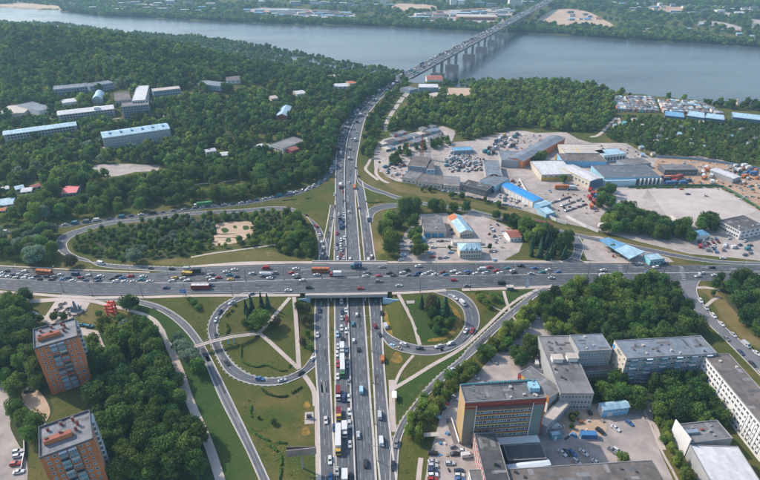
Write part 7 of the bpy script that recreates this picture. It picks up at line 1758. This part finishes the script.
# near woods and groves
wood("the wood beside the towers", "-8,304 22,306 34,318 31,334 30,356 36,372 48,392 54,410 46,424 38,436 30,446 26,486 -8,486 -8,440 8,424 6,400 -8,384", 6.4, (8, 12.5), W_D, .12, 26)
wood("the wood right of the brick towers", "96,332 122,330 140,322 154,332 161,346 168,364 178,384 186,402 195,430 206,462 212,486 104,486 92,440 84,412 90,398 96,384 88,356 84,346 94,344", 7.0, (8.5, 13), W_D, .16, 24)
wood("the near left slip road lawn", "176,330 188,346 196,358 200,372 206,390 200,396 192,380 184,362", 7.5, (7, 10), [('silvery', 3), ('mid green', 3), ('dark green', 2)], .1)
wood("the near right slip road hedge", "541,300 548,306 530,326 514,340 494,360 470,378 452,394 440,408 430,426 424,446 414,452 404,440 410,424 422,404 440,388 462,370 486,350 506,330 526,312", 3.9, (4.6, 7.6), W_L, .16, 18, mk="hard")
wood("the tree clump behind the office", "508,350 528,336 540,340 534,356 528,368 514,376 506,372", 5.2, (6, 9), W_M, .1, 20, mk="hard")
wood("the park south of the cross road", "547,304 560,294 576,288 600,282 612,277 640,277 660,283 672,288 680,304 692,322 706,350 700,356 690,352 660,354 625,354 614,350 590,336 566,322 552,328 540,322 536,312", 6.4, (8, 12), W_D, .14, 30)
wood("the park right of the side road", "726,276 768,273 768,350 752,336 738,318 728,304 720,288", 6.8, (8, 12), W_D, .14, 30)
wood("the trees behind the light blue shed", "588,386 606,381 622,384 634,391 642,404 636,412 614,403 598,401 586,396", 5.0, (7.5, 10.5), W_M, .0, 20, mk="hard")
wood("the trees left of the white long block", "642,388 664,386 700,383 712,391 724,408 738,424 744,438 728,442 718,430 690,428 664,424 650,412", 5.6, (8, 11), W_D, .0, 26, mk="hard")
wood("the shrub bank above the white roof", "654,418 668,424 676,434 688,450 700,470 708,490 686,490 674,468 662,446", 3.6, (3.0, 5.6), W_L, .04, 14, mk="hard")
wood("the bushes on the dirt patch", "562,418 572,408 582,412 578,424 568,430", 3.5, (2.6, 3.4), W_L, .2, 10, mk="hard")
wood("the far left loop wood", "70,242 92,232 118,227 160,220 190,218 240,214.6 270,213.6 294,217 306,226 314,240 316,256 300,259 282,256 272,247 240,247 216,250 190,255 160,260 120,261 92,256 74,251", 5.6, (3.2, 6.0), [('light green', 5), ('mid green', 4), ('dark green', .6), ('silvery', 1.4)], .16, 34)
wood("the far left loop wood", "276,214.6 294,218 306,228 314,242 315,255 300,257.6 288,254 284,244 290,234 286,224", 6.4, (7, 11), W_D, .05, 30)
wood("the trees left of the far left loop", "-8,236 40,232 60,230 54,240 50,250 58,259 66,263 40,264 -8,262", 8.5, (9, 13), [('dark green', 4), ('mid green', 3), ('silvery', 2.2)], .1, 30)
wood("the tree belt behind the overpass", "382,224 396,212 408,204 420,205 416,214 404,222 398,236 397,254 386,260 382,246", 8.0, (9, 13), W_D, .05, 20, mk="hard")
wood("the tree row between the shop yards", "411,222 420,220 424,232 424,246 428,259 414,261 411,244", 6.6, (7, 10), W_D, .05, 16, mk="hard")
wood("the trees beside the hipped roof house", "448,246 456,244 458,257 448,259", 6.0, (6, 9), W_D, 0, 16, mk="hard"); wood("the trees beside the hipped roof house", "484,246 492,244 494,257 484,258", 6.0, (6, 9), W_M, 0, 16, mk="hard")
wood("the tree belt above the shop yards", "424,206 450,209.6 476,214 500,219 526,226 545,233 548,240 536,248 524,242 508,232 490,223 468,216 444,213 424,212", 5.2, (7, 11), W_D, .05, 24)
wood("the conifers by the spur road", "526,257 528,248 540,240 556,238 566,242 572,250 571,258 556,260.5 538,261", 6.0, (8, 12), [('spruce', 6), ('dark green', 1)], .05, 20)
wood("the grove by the paved field", "594,230 604,220 614,212 630,208 650,206 668,208 684,204 700,208 712,216 716,226 710,238 690,243 660,240 630,236 604,233", 5.8, (8, 12), W_D, .04, 30)
wood("the grove by the paved field", "596,206 600,190 606,184 612,192 616,204 612,210 602,210", 7.0, (8, 12), W_D, 0, 30)
wood("the trees at the filling station", "604,246 612,243 618,250 608,254", 6, (4, 6), W_D, 0, 20, mk="hard"); wood("the trees at the filling station", "666,260 672,258 674,262 668,264", 6, (6, 8), W_D, 0, 20, mk="hard")
wood("the verge trees of the far car yards", "390,180 398,178 420,186 446,193 480,201 500,206 530,216 526,218 500,210 470,203 440,196 410,189", 13, (4.5, 7.5), W_D, .42, 22, mk="hard")
wood("the trees inside the car yards", "386,166 398,152 406,150 412,156 404,164 396,168", 7, (6, 9), W_D, .1, 20, mk="hard"); wood("the trees inside the car yards", "412,149 446,139 450,145 430,150 416,155", 6.5, (5, 8), W_D, .05, 20, mk="hard"); wood("the trees inside the car yards", "524,168 534,158 544,156 548,164 540,174 530,176", 7.5, (8, 11), W_D, 0, 20, mk="hard"); wood("the trees inside the car yards", "516,184 520,186 528,200 526,206 520,198", 6, (3, 5), W_L, 0, 20, mk="hard"); wood("the trees inside the car yards", "556,182 564,178 566,184 558,186", 6, (7, 10), W_D, 0, 20, mk="hard")
# woods left and across the motorway
wood("the wood left of the motorway", "-30,40 60,34 120,38 190,44 240,50 300,60 345,70 396,76 402,77 390,82 372,94 352,110 338,128 333,145 332,158 326,170 314,181 296,189 270,194.6 240,199.6 216,202.6 190,205 160,208.6 131,212 79,219 39,224 -30,230", 8.2, (6.5, 14), [('dark green', 4), ('mid green', 4.5), ('light green', 2.2), ('silvery', .6)], .30, 46, clear=1)
wood("the tall tree belt left of the far motorway", "404,76 396,80 384,87 373,95 364,103 353,112 345,122 338,132 334,145 333,158 327,168 318,176 310,178 320,166 325,150 330,136 338,124 347,112 358,101 370,91 384,82 398,76", 6.0, (12, 15), [('dark green', 6), ('brownish', 2), ('mid green', 2)], .0, 30)
wood("the ridge wood above the river", "-60,22 0,23.6 60,25.6 120,33.6 190,38.6 240,44.8 300,55.6 345,65 400,74 402,77 345,70 300,60 240,50 190,44 120,38 60,34 -60,40", 9.5, (9, 14), W_D, .05, 50)
wood("the strip of trees between motorway and terraces", "404,81 412,80 408,88 398,96 390,104 384,114 381,124 380,134 376,148 372,160 364,158 362,146 364,134 370,122 376,112 384,102 394,93 402,87", 8.0, (7, 11), W_D, .12, 30)
wood("the riverside wood", "428,83 445,84 480,83.4 520,83 562,83.4 590,89 622,96 628,104 612,108 614,122 600,132 580,134 556,130 530,128 508,130 480,138 462,140 452,128 440,123 410,129 388,133 392,124 402,116 408,104 412,96 424,97", 8.2, (8, 12.5), [('mid green', 5), ('light green', 4), ('dark green', 2)], .14, 44)
wood("the riverbank trees beyond the garage estate", "622,96 660,99 690,101.6 720,104.6 768,108.4 768,113 730,110 700,106 664,99.8 630,98.4", 9, (8, 12), W_D, 0, 40)
wood("the allotment trees", "628,118 664,118.6 700,121 768,124 768,166 740,164 712,160 690,157.4 656,155.8 640,148 628,143 612,142 604,138 618,128", 5.2, (3.0, 6.4), W_M, .12, 24)
for x_ in np.arange(-1250, 40, 6.5):
    for k_ in (range(-3, 6) if -290 < x_ < -10 else range(4)):
        xx, yy = float(x_ + tr_.uniform(-3, 3)), float(np.interp(x_, EX, EY)) - 14 + k_ * 8 + tr_.uniform(-3, 3)
        if not masked(xx, yy): add_tree(xx, yy, tr_.choice(['dark green', 'mid green', 'dark green', 'light green']), tr_.uniform(.85, 1.3), "the ridge wood above the river", tr_.uniform(.85, 1.3))
# single trees one can point at
def tree_at(px, py, tone, hh, grove, wide=1.0, f=None):
    x, y = G(px, py); add_tree(x, y, tone, hh / 10 * wide, grove, hh / 10)
S_ = "the near left loop lawn"
for a in ((246.5, 313, 'spruce', 10, .9), (252, 311, 'spruce', 12, .9), (248.5, 322, 'spruce', 9.5, 1), (262, 308.6, 'spruce', 12, .8), (268, 307.6, 'spruce', 10.5, .9), (246, 328, 'dark green', 6, 1), (251, 331, 'dark green', 5, 1), (260.5, 327, 'mid green', 11.5, 1.25), (273, 330, 'dark green', 6.0, .9), (277.5, 326, 'brownish', 6.5, .9), (299, 310, 'dark green', 6.5, 1.1), (306, 309, 'brownish', 7, 1.1), (304, 322, 'brownish', 6, 1), (308.5, 322, 'brownish', 6, .9), (308, 336, 'mid green', 5, .9), (303, 345, 'brownish', 5, 1), (310, 350, 'mid green', 4, 1)): tree_at(*a[:4], S_, a[4])
S_ = "the near right loop lawn"
for a in ((421.4, 307.6, 'spruce', 9.5, 1.0), (431.6, 309, 'brownish', 10.5, .8), (432.6, 316, 'dark green', 7, 1), (427, 313, 'brownish', 7, .7), (444.6, 316, 'spruce', 14, 1.3), (438, 313, 'spruce', 11, 1.0), (447, 318, 'spruce', 10, 1.2), (430, 318, 'dark green', 5, 1.2), (438, 324, 'mid green', 5.5, 1.3), (446, 326, 'mid green', 4.6, 1.4), (436, 332, 'dark green', 4.2, 1.4), (444, 334, 'mid green', 3.6, 1.4), (430, 327, 'mid green', 4, 1.2), (451, 323, 'dark green', 4.5, 1.2)): tree_at(*a[:4], S_, a[4])
tree_at(129.5, 310, 'dark green', 11, "the red sculpture", .95); tree_at(124.6, 307, 'spruce', 9, "the red sculpture", .6); tree_at(136, 308, 'dark green', 8, "the red sculpture", .9)
tree_at(38, 262.5, 'silvery', 14, 'the far left loop mouth', 1.25); tree_at(30, 257, 'silvery', 11, 'the far left loop mouth', 1.2); tree_at(136, 262.4, 'silvery', 10, 'the far left loop mouth', 1.2); tree_at(72, 266.8, 'brownish', 9, "the far left loop mouth", 1.2); tree_at(25, 301, 'dark green', 9, "the verge left of the plaza", 1.2); tree_at(31, 300, 'dark green', 5, "the verge left of the plaza", 1); tree_at(8, 297, 'mid green', 3.5, "the verge left of the plaza", 1.5)
for a in ((42, 322), (55, 320.6), (65, 321), (100, 318), (106, 326), (121, 322), (116, 330)): tree_at(a[0], a[1], 'mid green', 5.5, "the upper tower car park", 1.0)
for a in ((194, 305, 4, 1.6), (198, 309, 3, 1.7), (190, 301.6, 3, 1.6), (480, 300, 4.5, 1.5), (486, 304, 4, 1.6), (493, 300, 4.4, 1.4), (478, 295.6, 3.6, 1.5), (489, 308, 3, 1.6)): tree_at(a[0], a[1], 'light green' if a[0] > 300 else 'mid green', a[2], "the cross road's near verge", a[3])
for a in ((719, 283, 'dark green', 8), (714.6, 289, 'dark green', 9), (712, 296, 'mid green', 5)): tree_at(a[0], a[1], a[2], a[3], "the side road mouth lawn", .8)
tree_at(621, 461, 'light green', 5, "the edge of the brown roof", 1.3); tree_at(274, 424, 'dark green', 3.0, "the curved hedge lawn", 1.3); tree_at(259, 419, 'dark green', 1.6, "the curved hedge lawn", 1.2); tree_at(553.6, 337, 'mid green', 6, "the workshop hall's left wall", 1)
for a in ((545, 322), (552, 326), (558, 331), (566, 333), (548, 331)): tree_at(a[0], a[1], 'light green', 6.5, "the court behind the grey roofs", 1.1)

# sizes in the picture; the 300 largest stand on their own
def tsize(t): p = proj(t[0], t[1], t[2] + 5 * t[4]); return (t[3] * 8.6 + t[4] * 4) / p[2], p
vis, rest_t = [], []
for t in TREES:
    s_, p = tsize(t)
    if p[0] < -60 or p[0] > 820 or p[1] > 540 or p[1] < -20: continue
    inside = -4 < p[0] < 764 and -4 < p[1] < 484
    (vis if inside else rest_t).append((s_, t, p))
vis.sort(key=lambda q: -q[0])
sp_n = [q for q in vis if q[1][5] == 'spruce'][:60]; bl_n = [q for q in vis if q[1][5] != 'spruce' and q[1][3] > .42][:299]; own = set(id(q[1]) for q in sp_n + bl_n)
rest_t = [q[1] for q in rest_t] + [q[1] for q in vis if id(q[1]) not in own]
SZ = lambda t: "tall" if t[4] > 1.08 else "low" if t[4] < .62 else "middling"
gr = {}
for s_, t, p in sp_n + bl_n: gr.setdefault((t[7], t[5], SZ(t)), []).append((s_, t, p))
TN = {'spruce': 'dark spruce', 'silvery': 'silvery tree', 'brownish': 'brownish tree'}
for (gv, tone, sz), L_ in gr.items():
    L_.sort(key=lambda q: (q[2][1] if len(L_) else 0))
    for i, (s_, t, p) in enumerate(L_):
        tn = TN.get(tone, tone + " tree"); of = ('in ' if gv.startswith(('the wood', 'the park', 'the far left loop wood', 'the near right slip road hedge', 'the grove', 'the hedge', 'the young', 'the tree', 'the shrub', 'the riverside', 'the car park', 'the gore')) else 'on ' if ('lawn' in gv or 'verge' in gv or 'dirt' in gv) else 'among ' if gv.startswith(('the conifers', 'the courtyard', 'the trees', 'the small trees', 'the allotment')) else 'beside ') + gv
        lab = f"{sz} {tn} {of}" + ("" if len(L_) == 1 else f", {ordn(i)} from the back")
        if len(lab.split()) > 16: lab = lab.replace(', ', ': ').replace(' from the back', ' back').replace('among the trees', 'in trees')
        if len(lab.split()) > 16: print('LONG', lab)
        o = thing("spruce_tree" if tone == 'spruce' else "bush" if t[4] < .45 else "broadleaf_tree", lab, "tree" if t[4] >= .45 else "bush", (t[0], t[1], t[2]), tr_.uniform(0, 6.28), ("spruces" if tone == 'spruce' else "broadleaf trees") + " of the junction greens")
        c_ = link("crown", NEAR[(tone, t[6])], o); c_.scale = (t[3], t[3], t[4]); k_ = link("trunk", STRUNK if tone == 'spruce' else TRK[t[6]], o); k_.scale = (t[3], t[3], t[4])

# every other tree: ONE object of kind stuff, points instanced by geometry nodes
protos = []
def proto(me_, tn, q):
    o = bpy.data.objects.new("tree_source", me_); return o
keys = []; objs = []
for far_ in (0, 1):
    for (tn, q), me_ in sorted((FARV if far_ else NEAR).items()):
        keys.append((far_, tn, q)); objs.append(proto(me_, tn, q))
# far bank woods join the same object
fw = random.Random(99)
def far_wood(xa, xb, ya, yb, n, keepout=True):
    for _ in range(n):
        x = fw.uniform(xa, xb); sy_ = float(np.interp(x, SX, SY)); y = sy_ + 8 + (fw.random() ** 1.5) * (yb - ya)
        p = proj(x, y, -25)
        if p[0] < -40 or p[0] > 800 or p[1] < -14: continue
        d = y - sy_
        if vnoise(x, y, 150, 4) * .6 + vnoise(x, y, 45, 5) * .4 < (.30 if d > 50 else .05) + .12 * (d > 250): continue
        if any(inpoly(np.array([x]), np.array([y]), q)[0] for q in FARCLEAR): continue
        s = fw.uniform(.9, 1.6) * (1 + min(d, 900) / 1800); tn = fw.choice(['dark green', 'mid green', 'mid green', 'dark green', 'light green'])
        rest_t.append((x, y, float(terr(x, y)), s * 1.25, s * .9, tn, fw.randrange(3), 'far'))
FARCLEAR = [[GF(*q) for q in pts(s)] for s in ("-30,9 0,4 25,3 60,6 62,9.5 40,11 0,12 -30,14", "388,5 405,3.6 430,5 438,8 430,10.5 410,11 392,9", "537,21 545,14 556,9.4 572,9 588,12 601,18 614,26 596,27 570,25.6 548,25", "240,10 262,7.6 300,9 352,12.6 354,19 330,21.6 290,18 246,14.6", "405,21 420,13 450,10 500,8.6 520,11 505,20 492,24 458,21", "646,8 660,6 684,8 690,11 668,12.4 650,11.6", "694,11 710,10.5 742,15 746,18 728,17.6 700,13.4", "700,21 722,22 744,28 745,31 722,27 702,24", "747,22 756,19 770,24 768,29 752,28", "520,26 530,24 562,-4 548,-4")]
# ------------------------------------------------------------------ the far bank: blocks, mall, houses
fb = random.Random(31); FARB = []
def far_block(name, label, px, py, wd, dp, H, wall, roof, cat, group, ang=None, kind='flat'):
    x, y = GF(px, py); z = float(terr(x, y)); t = thing(name, label, cat, (x, y, z), ang if ang is not None else fb.uniform(-.3, .3), group)
    m = MB(); m.box(-wd / 2, wd / 2, 0, dp, -2, H); m.build("wall", wall, t); m = MB()
    if kind == 'flat': m.box(-wd / 2 - .3, wd / 2 + .3, -.3, dp + .3, H, H + .6)
    else: m.hexa([(-wd / 2 - .5, -.5, H), (wd / 2 + .5, -.5, H), (wd / 2 + .5, dp + .5, H), (-wd / 2 - .5, dp + .5, H)], [(-wd / 2, dp * .48, H + dp * .25), (wd / 2, dp * .48, H + dp * .25), (wd / 2, dp * .52, H + dp * .25), (-wd / 2, dp * .52, H + dp * .25)])
    m.build("roof", roof, t)
    nf = max(1, int(H / 3.2)); nc = max(2, int(wd / 5)); m = MB()
    for r in range(nf):
        for c in range(nc): xx = -wd / 2 + wd * (c + .5) / nc; m.box(xx - 1.1, xx + 1.1, -.12, 0, r * H / nf + .9, r * H / nf + 2.5)
    o = m.build("window_rows", GLASS, t); o['kind'] = 'stuff'
    FARCLEAR.append([(x - wd / 2 - 6, y - 14), (x + wd / 2 + 6, y - 14), (x + wd / 2 + 6, y + dp + 6), (x - wd / 2 - 6, y + dp + 6)])
    return t
RFS = [("grey", RF_GREY), ("white", RF_WHITE), ("blue", RF_SKY), ("sandy", RF_SAND), ("brown", RF_BROWN), ("cyan", RF_CYAN), ("rust", RF_RUST)]; WLS = [W_WHITE, W_GREY, W_CREAM, W_BLUEG]
mall = far_block("shopping_hall", "long red fronted hall with yellow corners on the far bank beside the bridge", 477, 20, 128, 60, 10, RED_P, RF_SAND, "shopping hall", None, -.06)
for xx in (-64, 56): m = MB(); m.box(xx, xx + 8, -1.4, -.1, 0, 10.5); m.build("yellow_corner", YEL_P, mall)
m = MB(); m.box(-64, 64, -1.2, -.1, 7.4, 9.6); m.build("sign_band", YEL_P, mall)
area = {"the far bank depots": [("244,12 300,11 350,14.5 352,18 330,20 290,17 246,14", 34, (16, 46), (12, 24), (5, 9))], "the red hall market": [("410,17 440,12.5 500,10 516,11.6 504,17.5 470,15.4 440,19.4 412,20.6", 34, (18, 44), (12, 26), (5, 9))],
        "the far left town": [("60,7 120,4 200,3 235,8 232,15 160,12 90,11", 26, (12, 36), (10, 18), (4, 14))], "the far centre town": [("240,1 300,0 380,0 400,3 385,8 352,10 300,6 250,5", 26, (16, 46), (10, 18), (6, 18))], "the far bridge town": [("400,0 460,0 540,1 535,6 500,8 440,8", 26, (18, 50), (12, 18), (8, 26))], "the far right town": [("600,4 640,3 700,6 760,8 760,20 720,14 690,16 640,14 612,10", 36, (14, 40), (10, 20), (4, 10))], "the far right gardens": [("630,20 690,22 760,30 760,42 700,38 640,34", 22, (8, 16), (7, 10), (3, 5))], "the sand mound's edge": [("560,11 590,14 604,20 570,21", 8, (10, 24), (8, 14), (4, 7))]}
for ar, specs in area.items():
    for poly, n, ws, ds, hs in specs:
        P_ = pts(poly); got = []
        for _ in range(n * 30):
            px, py = fb.uniform(min(q[0] for q in P_), max(q[0] for q in P_)), fb.uniform(min(q[1] for q in P_), max(q[1] for q in P_))
            if not inpoly(np.array([px]), np.array([py]), P_)[0] or any(abs(px - a) < 6.6 and abs(py - b) < 1.5 for a, b in got): continue
            if 505 < px + (py * 2.1) - 40 < 530: continue
            got.append((px, py))
            if len(got) >= n: break
        got.sort(); ct = {}
        for px, py in got:
            rc_, rm = fb.choice(RFS if "town" not in ar else RFS[:4] + RFS[:2]); H = fb.uniform(*hs); ct[rc_] = ct.get(rc_, 0) + 1
            nm = "apartment_block" if H > 11 else "warehouse" if ws[1] > 20 else "garden_house"
            far_block(nm, f"{rc_} roofed {'block' if nm[0] == 'a' else nm.replace('_', ' ')} in {ar}, {ordn(ct[rc_] - 1)} {rc_} one from the left", px, py, fb.uniform(*ws), fb.uniform(*ds), H, fb.choice(WLS), rm, "building", "buildings of the far bank", kind='flat' if H > 5 else 'hip')
far_wood(-2300, 2300, 0, 1500, 15000)
far_wood(-2300, 2300, 0, 60, 2600)

def scatter_trees():
    n = len(rest_t); me = bpy.data.meshes.new("woodland"); me.vertices.add(n)
    ki = {k: i for i, k in enumerate(keys)}
    co = np.array([(t[0], t[1], t[2]) for t in rest_t], np.float32); me.vertices.foreach_set("co", co.ravel())
    sc_ = np.array([(t[3], t[3], t[4]) for t in rest_t], np.float32)
    ix = np.array([ki[(1 if math.hypot(t[0], t[1]) > 520 else 0, t[5], t[6])] for t in rest_t], np.int32)
    rt = np.zeros((n, 3), np.float32); rt[:, 2] = nrng.uniform(0, 6.28, n)
    for nm, ty, dt in (("t_scale", 'FLOAT_VECTOR', sc_), ("t_rot", 'FLOAT_VECTOR', rt)):
        a = me.attributes.new(nm, ty, 'POINT'); a.data.foreach_set("vector", dt.ravel())
    a = me.attributes.new("t_kind", 'INT', 'POINT'); a.data.foreach_set("value", ix)
    o = bpy.data.objects.new("woodland", me); C.objects.link(o); o['kind'] = 'stuff'; o['label'] = "woods and groves of broadleaf trees too many to count on both banks"
    ng = bpy.data.node_groups.new("scatter_trees", 'GeometryNodeTree'); ng.interface.new_socket("Geometry", in_out='INPUT', socket_type='NodeSocketGeometry'); ng.interface.new_socket("Geometry", in_out='OUTPUT', socket_type='NodeSocketGeometry')
    N = ng.nodes; L = ng.links.new; gi_ = N.new("NodeGroupInput"); go = N.new("NodeGroupOutput"); ip = N.new("GeometryNodeInstanceOnPoints"); g2i = N.new("GeometryNodeGeometryToInstance")
    for ob in reversed(objs):
        oi = N.new("GeometryNodeObjectInfo"); oi.inputs["Object"].default_value = ob; oi.inputs["As Instance"].default_value = False; L(oi.outputs["Geometry"], g2i.inputs[0])
    def at(nm, ty):
        q = N.new("GeometryNodeInputNamedAttribute"); q.data_type = ty; q.inputs["Name"].default_value = nm; return [s for s in q.outputs if s.enabled and s.name == "Attribute"][0]
    m2p = N.new("GeometryNodeMeshToPoints"); L(gi_.outputs[0], m2p.inputs["Mesh"]); L(m2p.outputs[0], ip.inputs["Points"]); L(g2i.outputs[0], ip.inputs["Instance"]); ip.inputs["Pick Instance"].default_value = True
    L(at("t_kind", 'INT'), ip.inputs["Instance Index"]); L(at("t_rot", 'FLOAT_VECTOR'), ip.inputs["Rotation"]); L(at("t_scale", 'FLOAT_VECTOR'), ip.inputs["Scale"]); L(ip.outputs[0], go.inputs[0])
    md = o.modifiers.new("scatter", 'NODES'); md.node_group = ng
    print("woodland trees:", n)
scatter_trees()

# weeds and tufts on the lawns of the junction
def tufts(n):
    x = nrng.uniform(-150, 150, n); y = nrng.uniform(150, 440, n); k = np.array([not masked(a, b) and vnoise(a, b, 9, 33) > .42 for a, b in zip(x, y)]); x, y = x[k], y[k]; m_ = len(x); z = terr(x, y) + .14
    o = link("grass_tufts", leaves("grass_tufts", np.c_[x, y, z], nrng.normal(size=(m_, 3)) * .5 + np.array([0, 0, .8]), nrng.uniform(.10, .34, m_), nrng.uniform(0, 1, m_), TONES['light green'])); o['kind'] = 'stuff'; o['label'] = "tufts of longer grass and weeds on the junction lawns"
tufts(42000)
# clipped curved hedges on the lawns
def hedge(label, s, wd=1.5, h=1.3, tone='mid green'):
    wd *= .8; h *= .7
    p = resample(smooth([G(*q, terr) for q in pts(s)], 8), max(5, int(length([G(*q, terr) for q in pts(s)]) / .45))); g = np.random.default_rng(len(label)); n = len(p) * 16; i = g.integers(0, len(p), n); gapn = np.array([vnoise(a, b, 3.0, 50) for a, b in p]); i = i[gapn[i] > .30]; n = len(i)
    th = g.uniform(0, math.pi, n); wv = wd * (.8 + .35 * np.sin(i * .21)); ox = np.cos(th) * wv / 2 * g.uniform(.8, 1.1, n); oz = np.sin(th) * h * g.uniform(.75, 1.1, n); d = np.gradient(p, axis=0); d /= np.maximum(np.hypot(d[:, 0], d[:, 1])[:, None], 1e-6)
    x = p[i, 0] - d[i, 1] * ox; y = p[i, 1] + d[i, 0] * ox; z = terr(x, y) + oz; nr = np.c_[-d[i, 1] * np.cos(th), d[i, 0] * np.cos(th), np.sin(th)] + g.normal(size=(n, 3)) * .4
    x0, y0 = p[0]; me_ = leaves("hedge", np.c_[x - x0, y - y0, z], nr, .26 * g.uniform(.6, 1.3, n), g.uniform(0, 1, n), TONES[tone]); tag(link("hedge", me_, None, (x0, y0, 0)), label, "hedge", "curved hedges on the lawns")
hedge("wavy dark hedge inside the near left loop below the footbridge", "241,346.6 241,356 243,362 252,366 258,367.4 266,365.4 274,368 281,371.2 288,370 290,365")
hedge("curved dark hedge just outside the near left loop's outer bend", "262,389 268,394 278,397 286,396.4 294,392.6 302,387")
hedge("curved dark hedge in the middle of the left lawn", "251,429 256,434 264,439 274,442 286,443.4")
hedge("short dark hedge left of the middle lawn", "248,401 251,407 250,413 251.6,417")
hedge("bent dark hedge at the lower end of the left lawn", "268,445 276,450 281,458 281,468 279,482")
hedge("low dark hedge on the upper part of the near left loop", "236,305 232,311 226,316.6", 2.0, 1.6); hedge("small dark hedge beside the upper left loop bend", "227,325 229,330 226,335", 1.6, 1.3)
hedge("dark hedge line on the verge of the far left slip road", "306,199 312,198 320,199.4", 2.0, 1.4); hedge("hedge row along the left slip road's lawn", "296,199.4 290,200 282,201", 1.8, 1.2)
hedge("long green hedge along the paved field's upper edge", "636,188.6 660,188 690,187.6 718,187.8", 3.0, 2.2, 'mid green'); hedge("long green hedge along the paved field's right edge", "722,188.6 736,196 750,204 760,210", 2.6, 1.8, 'mid green')
hedge("hedge strip on the verge beyond the short far right ramp", "366,202 374,203 382,202", 2.2, 1.5)

# ------------------------------------------------------------------ haze
hz = MB(); hz.box(-3450, 3450, 20, 4350, -46, CAMH + 6)
hz.box(0, 0, 0, 0, 0, 0) if False else None
hm = bpy.data.materials.new("haze"); hm.use_nodes = True; t = hm.node_tree; t.nodes.clear(); out = t.nodes.new("ShaderNodeOutputMaterial"); pv = t.nodes.new("ShaderNodeVolumePrincipled")
pv.inputs["Color"].default_value = (0.46, 0.78, 1.0, 1); pv.inputs["Density"].default_value = HAZE; pv.inputs["Anisotropy"].default_value = 0.1; t.links.new(pv.outputs[0], out.inputs["Volume"])
hb = MB(); hb.box(-3500, 3500, -60, 4400, -46, CAMH + 6); ho = hb.build("haze", hm); ho['kind'] = 'stuff'; ho['label'] = "thin blue summer haze filling the air over the whole scene"
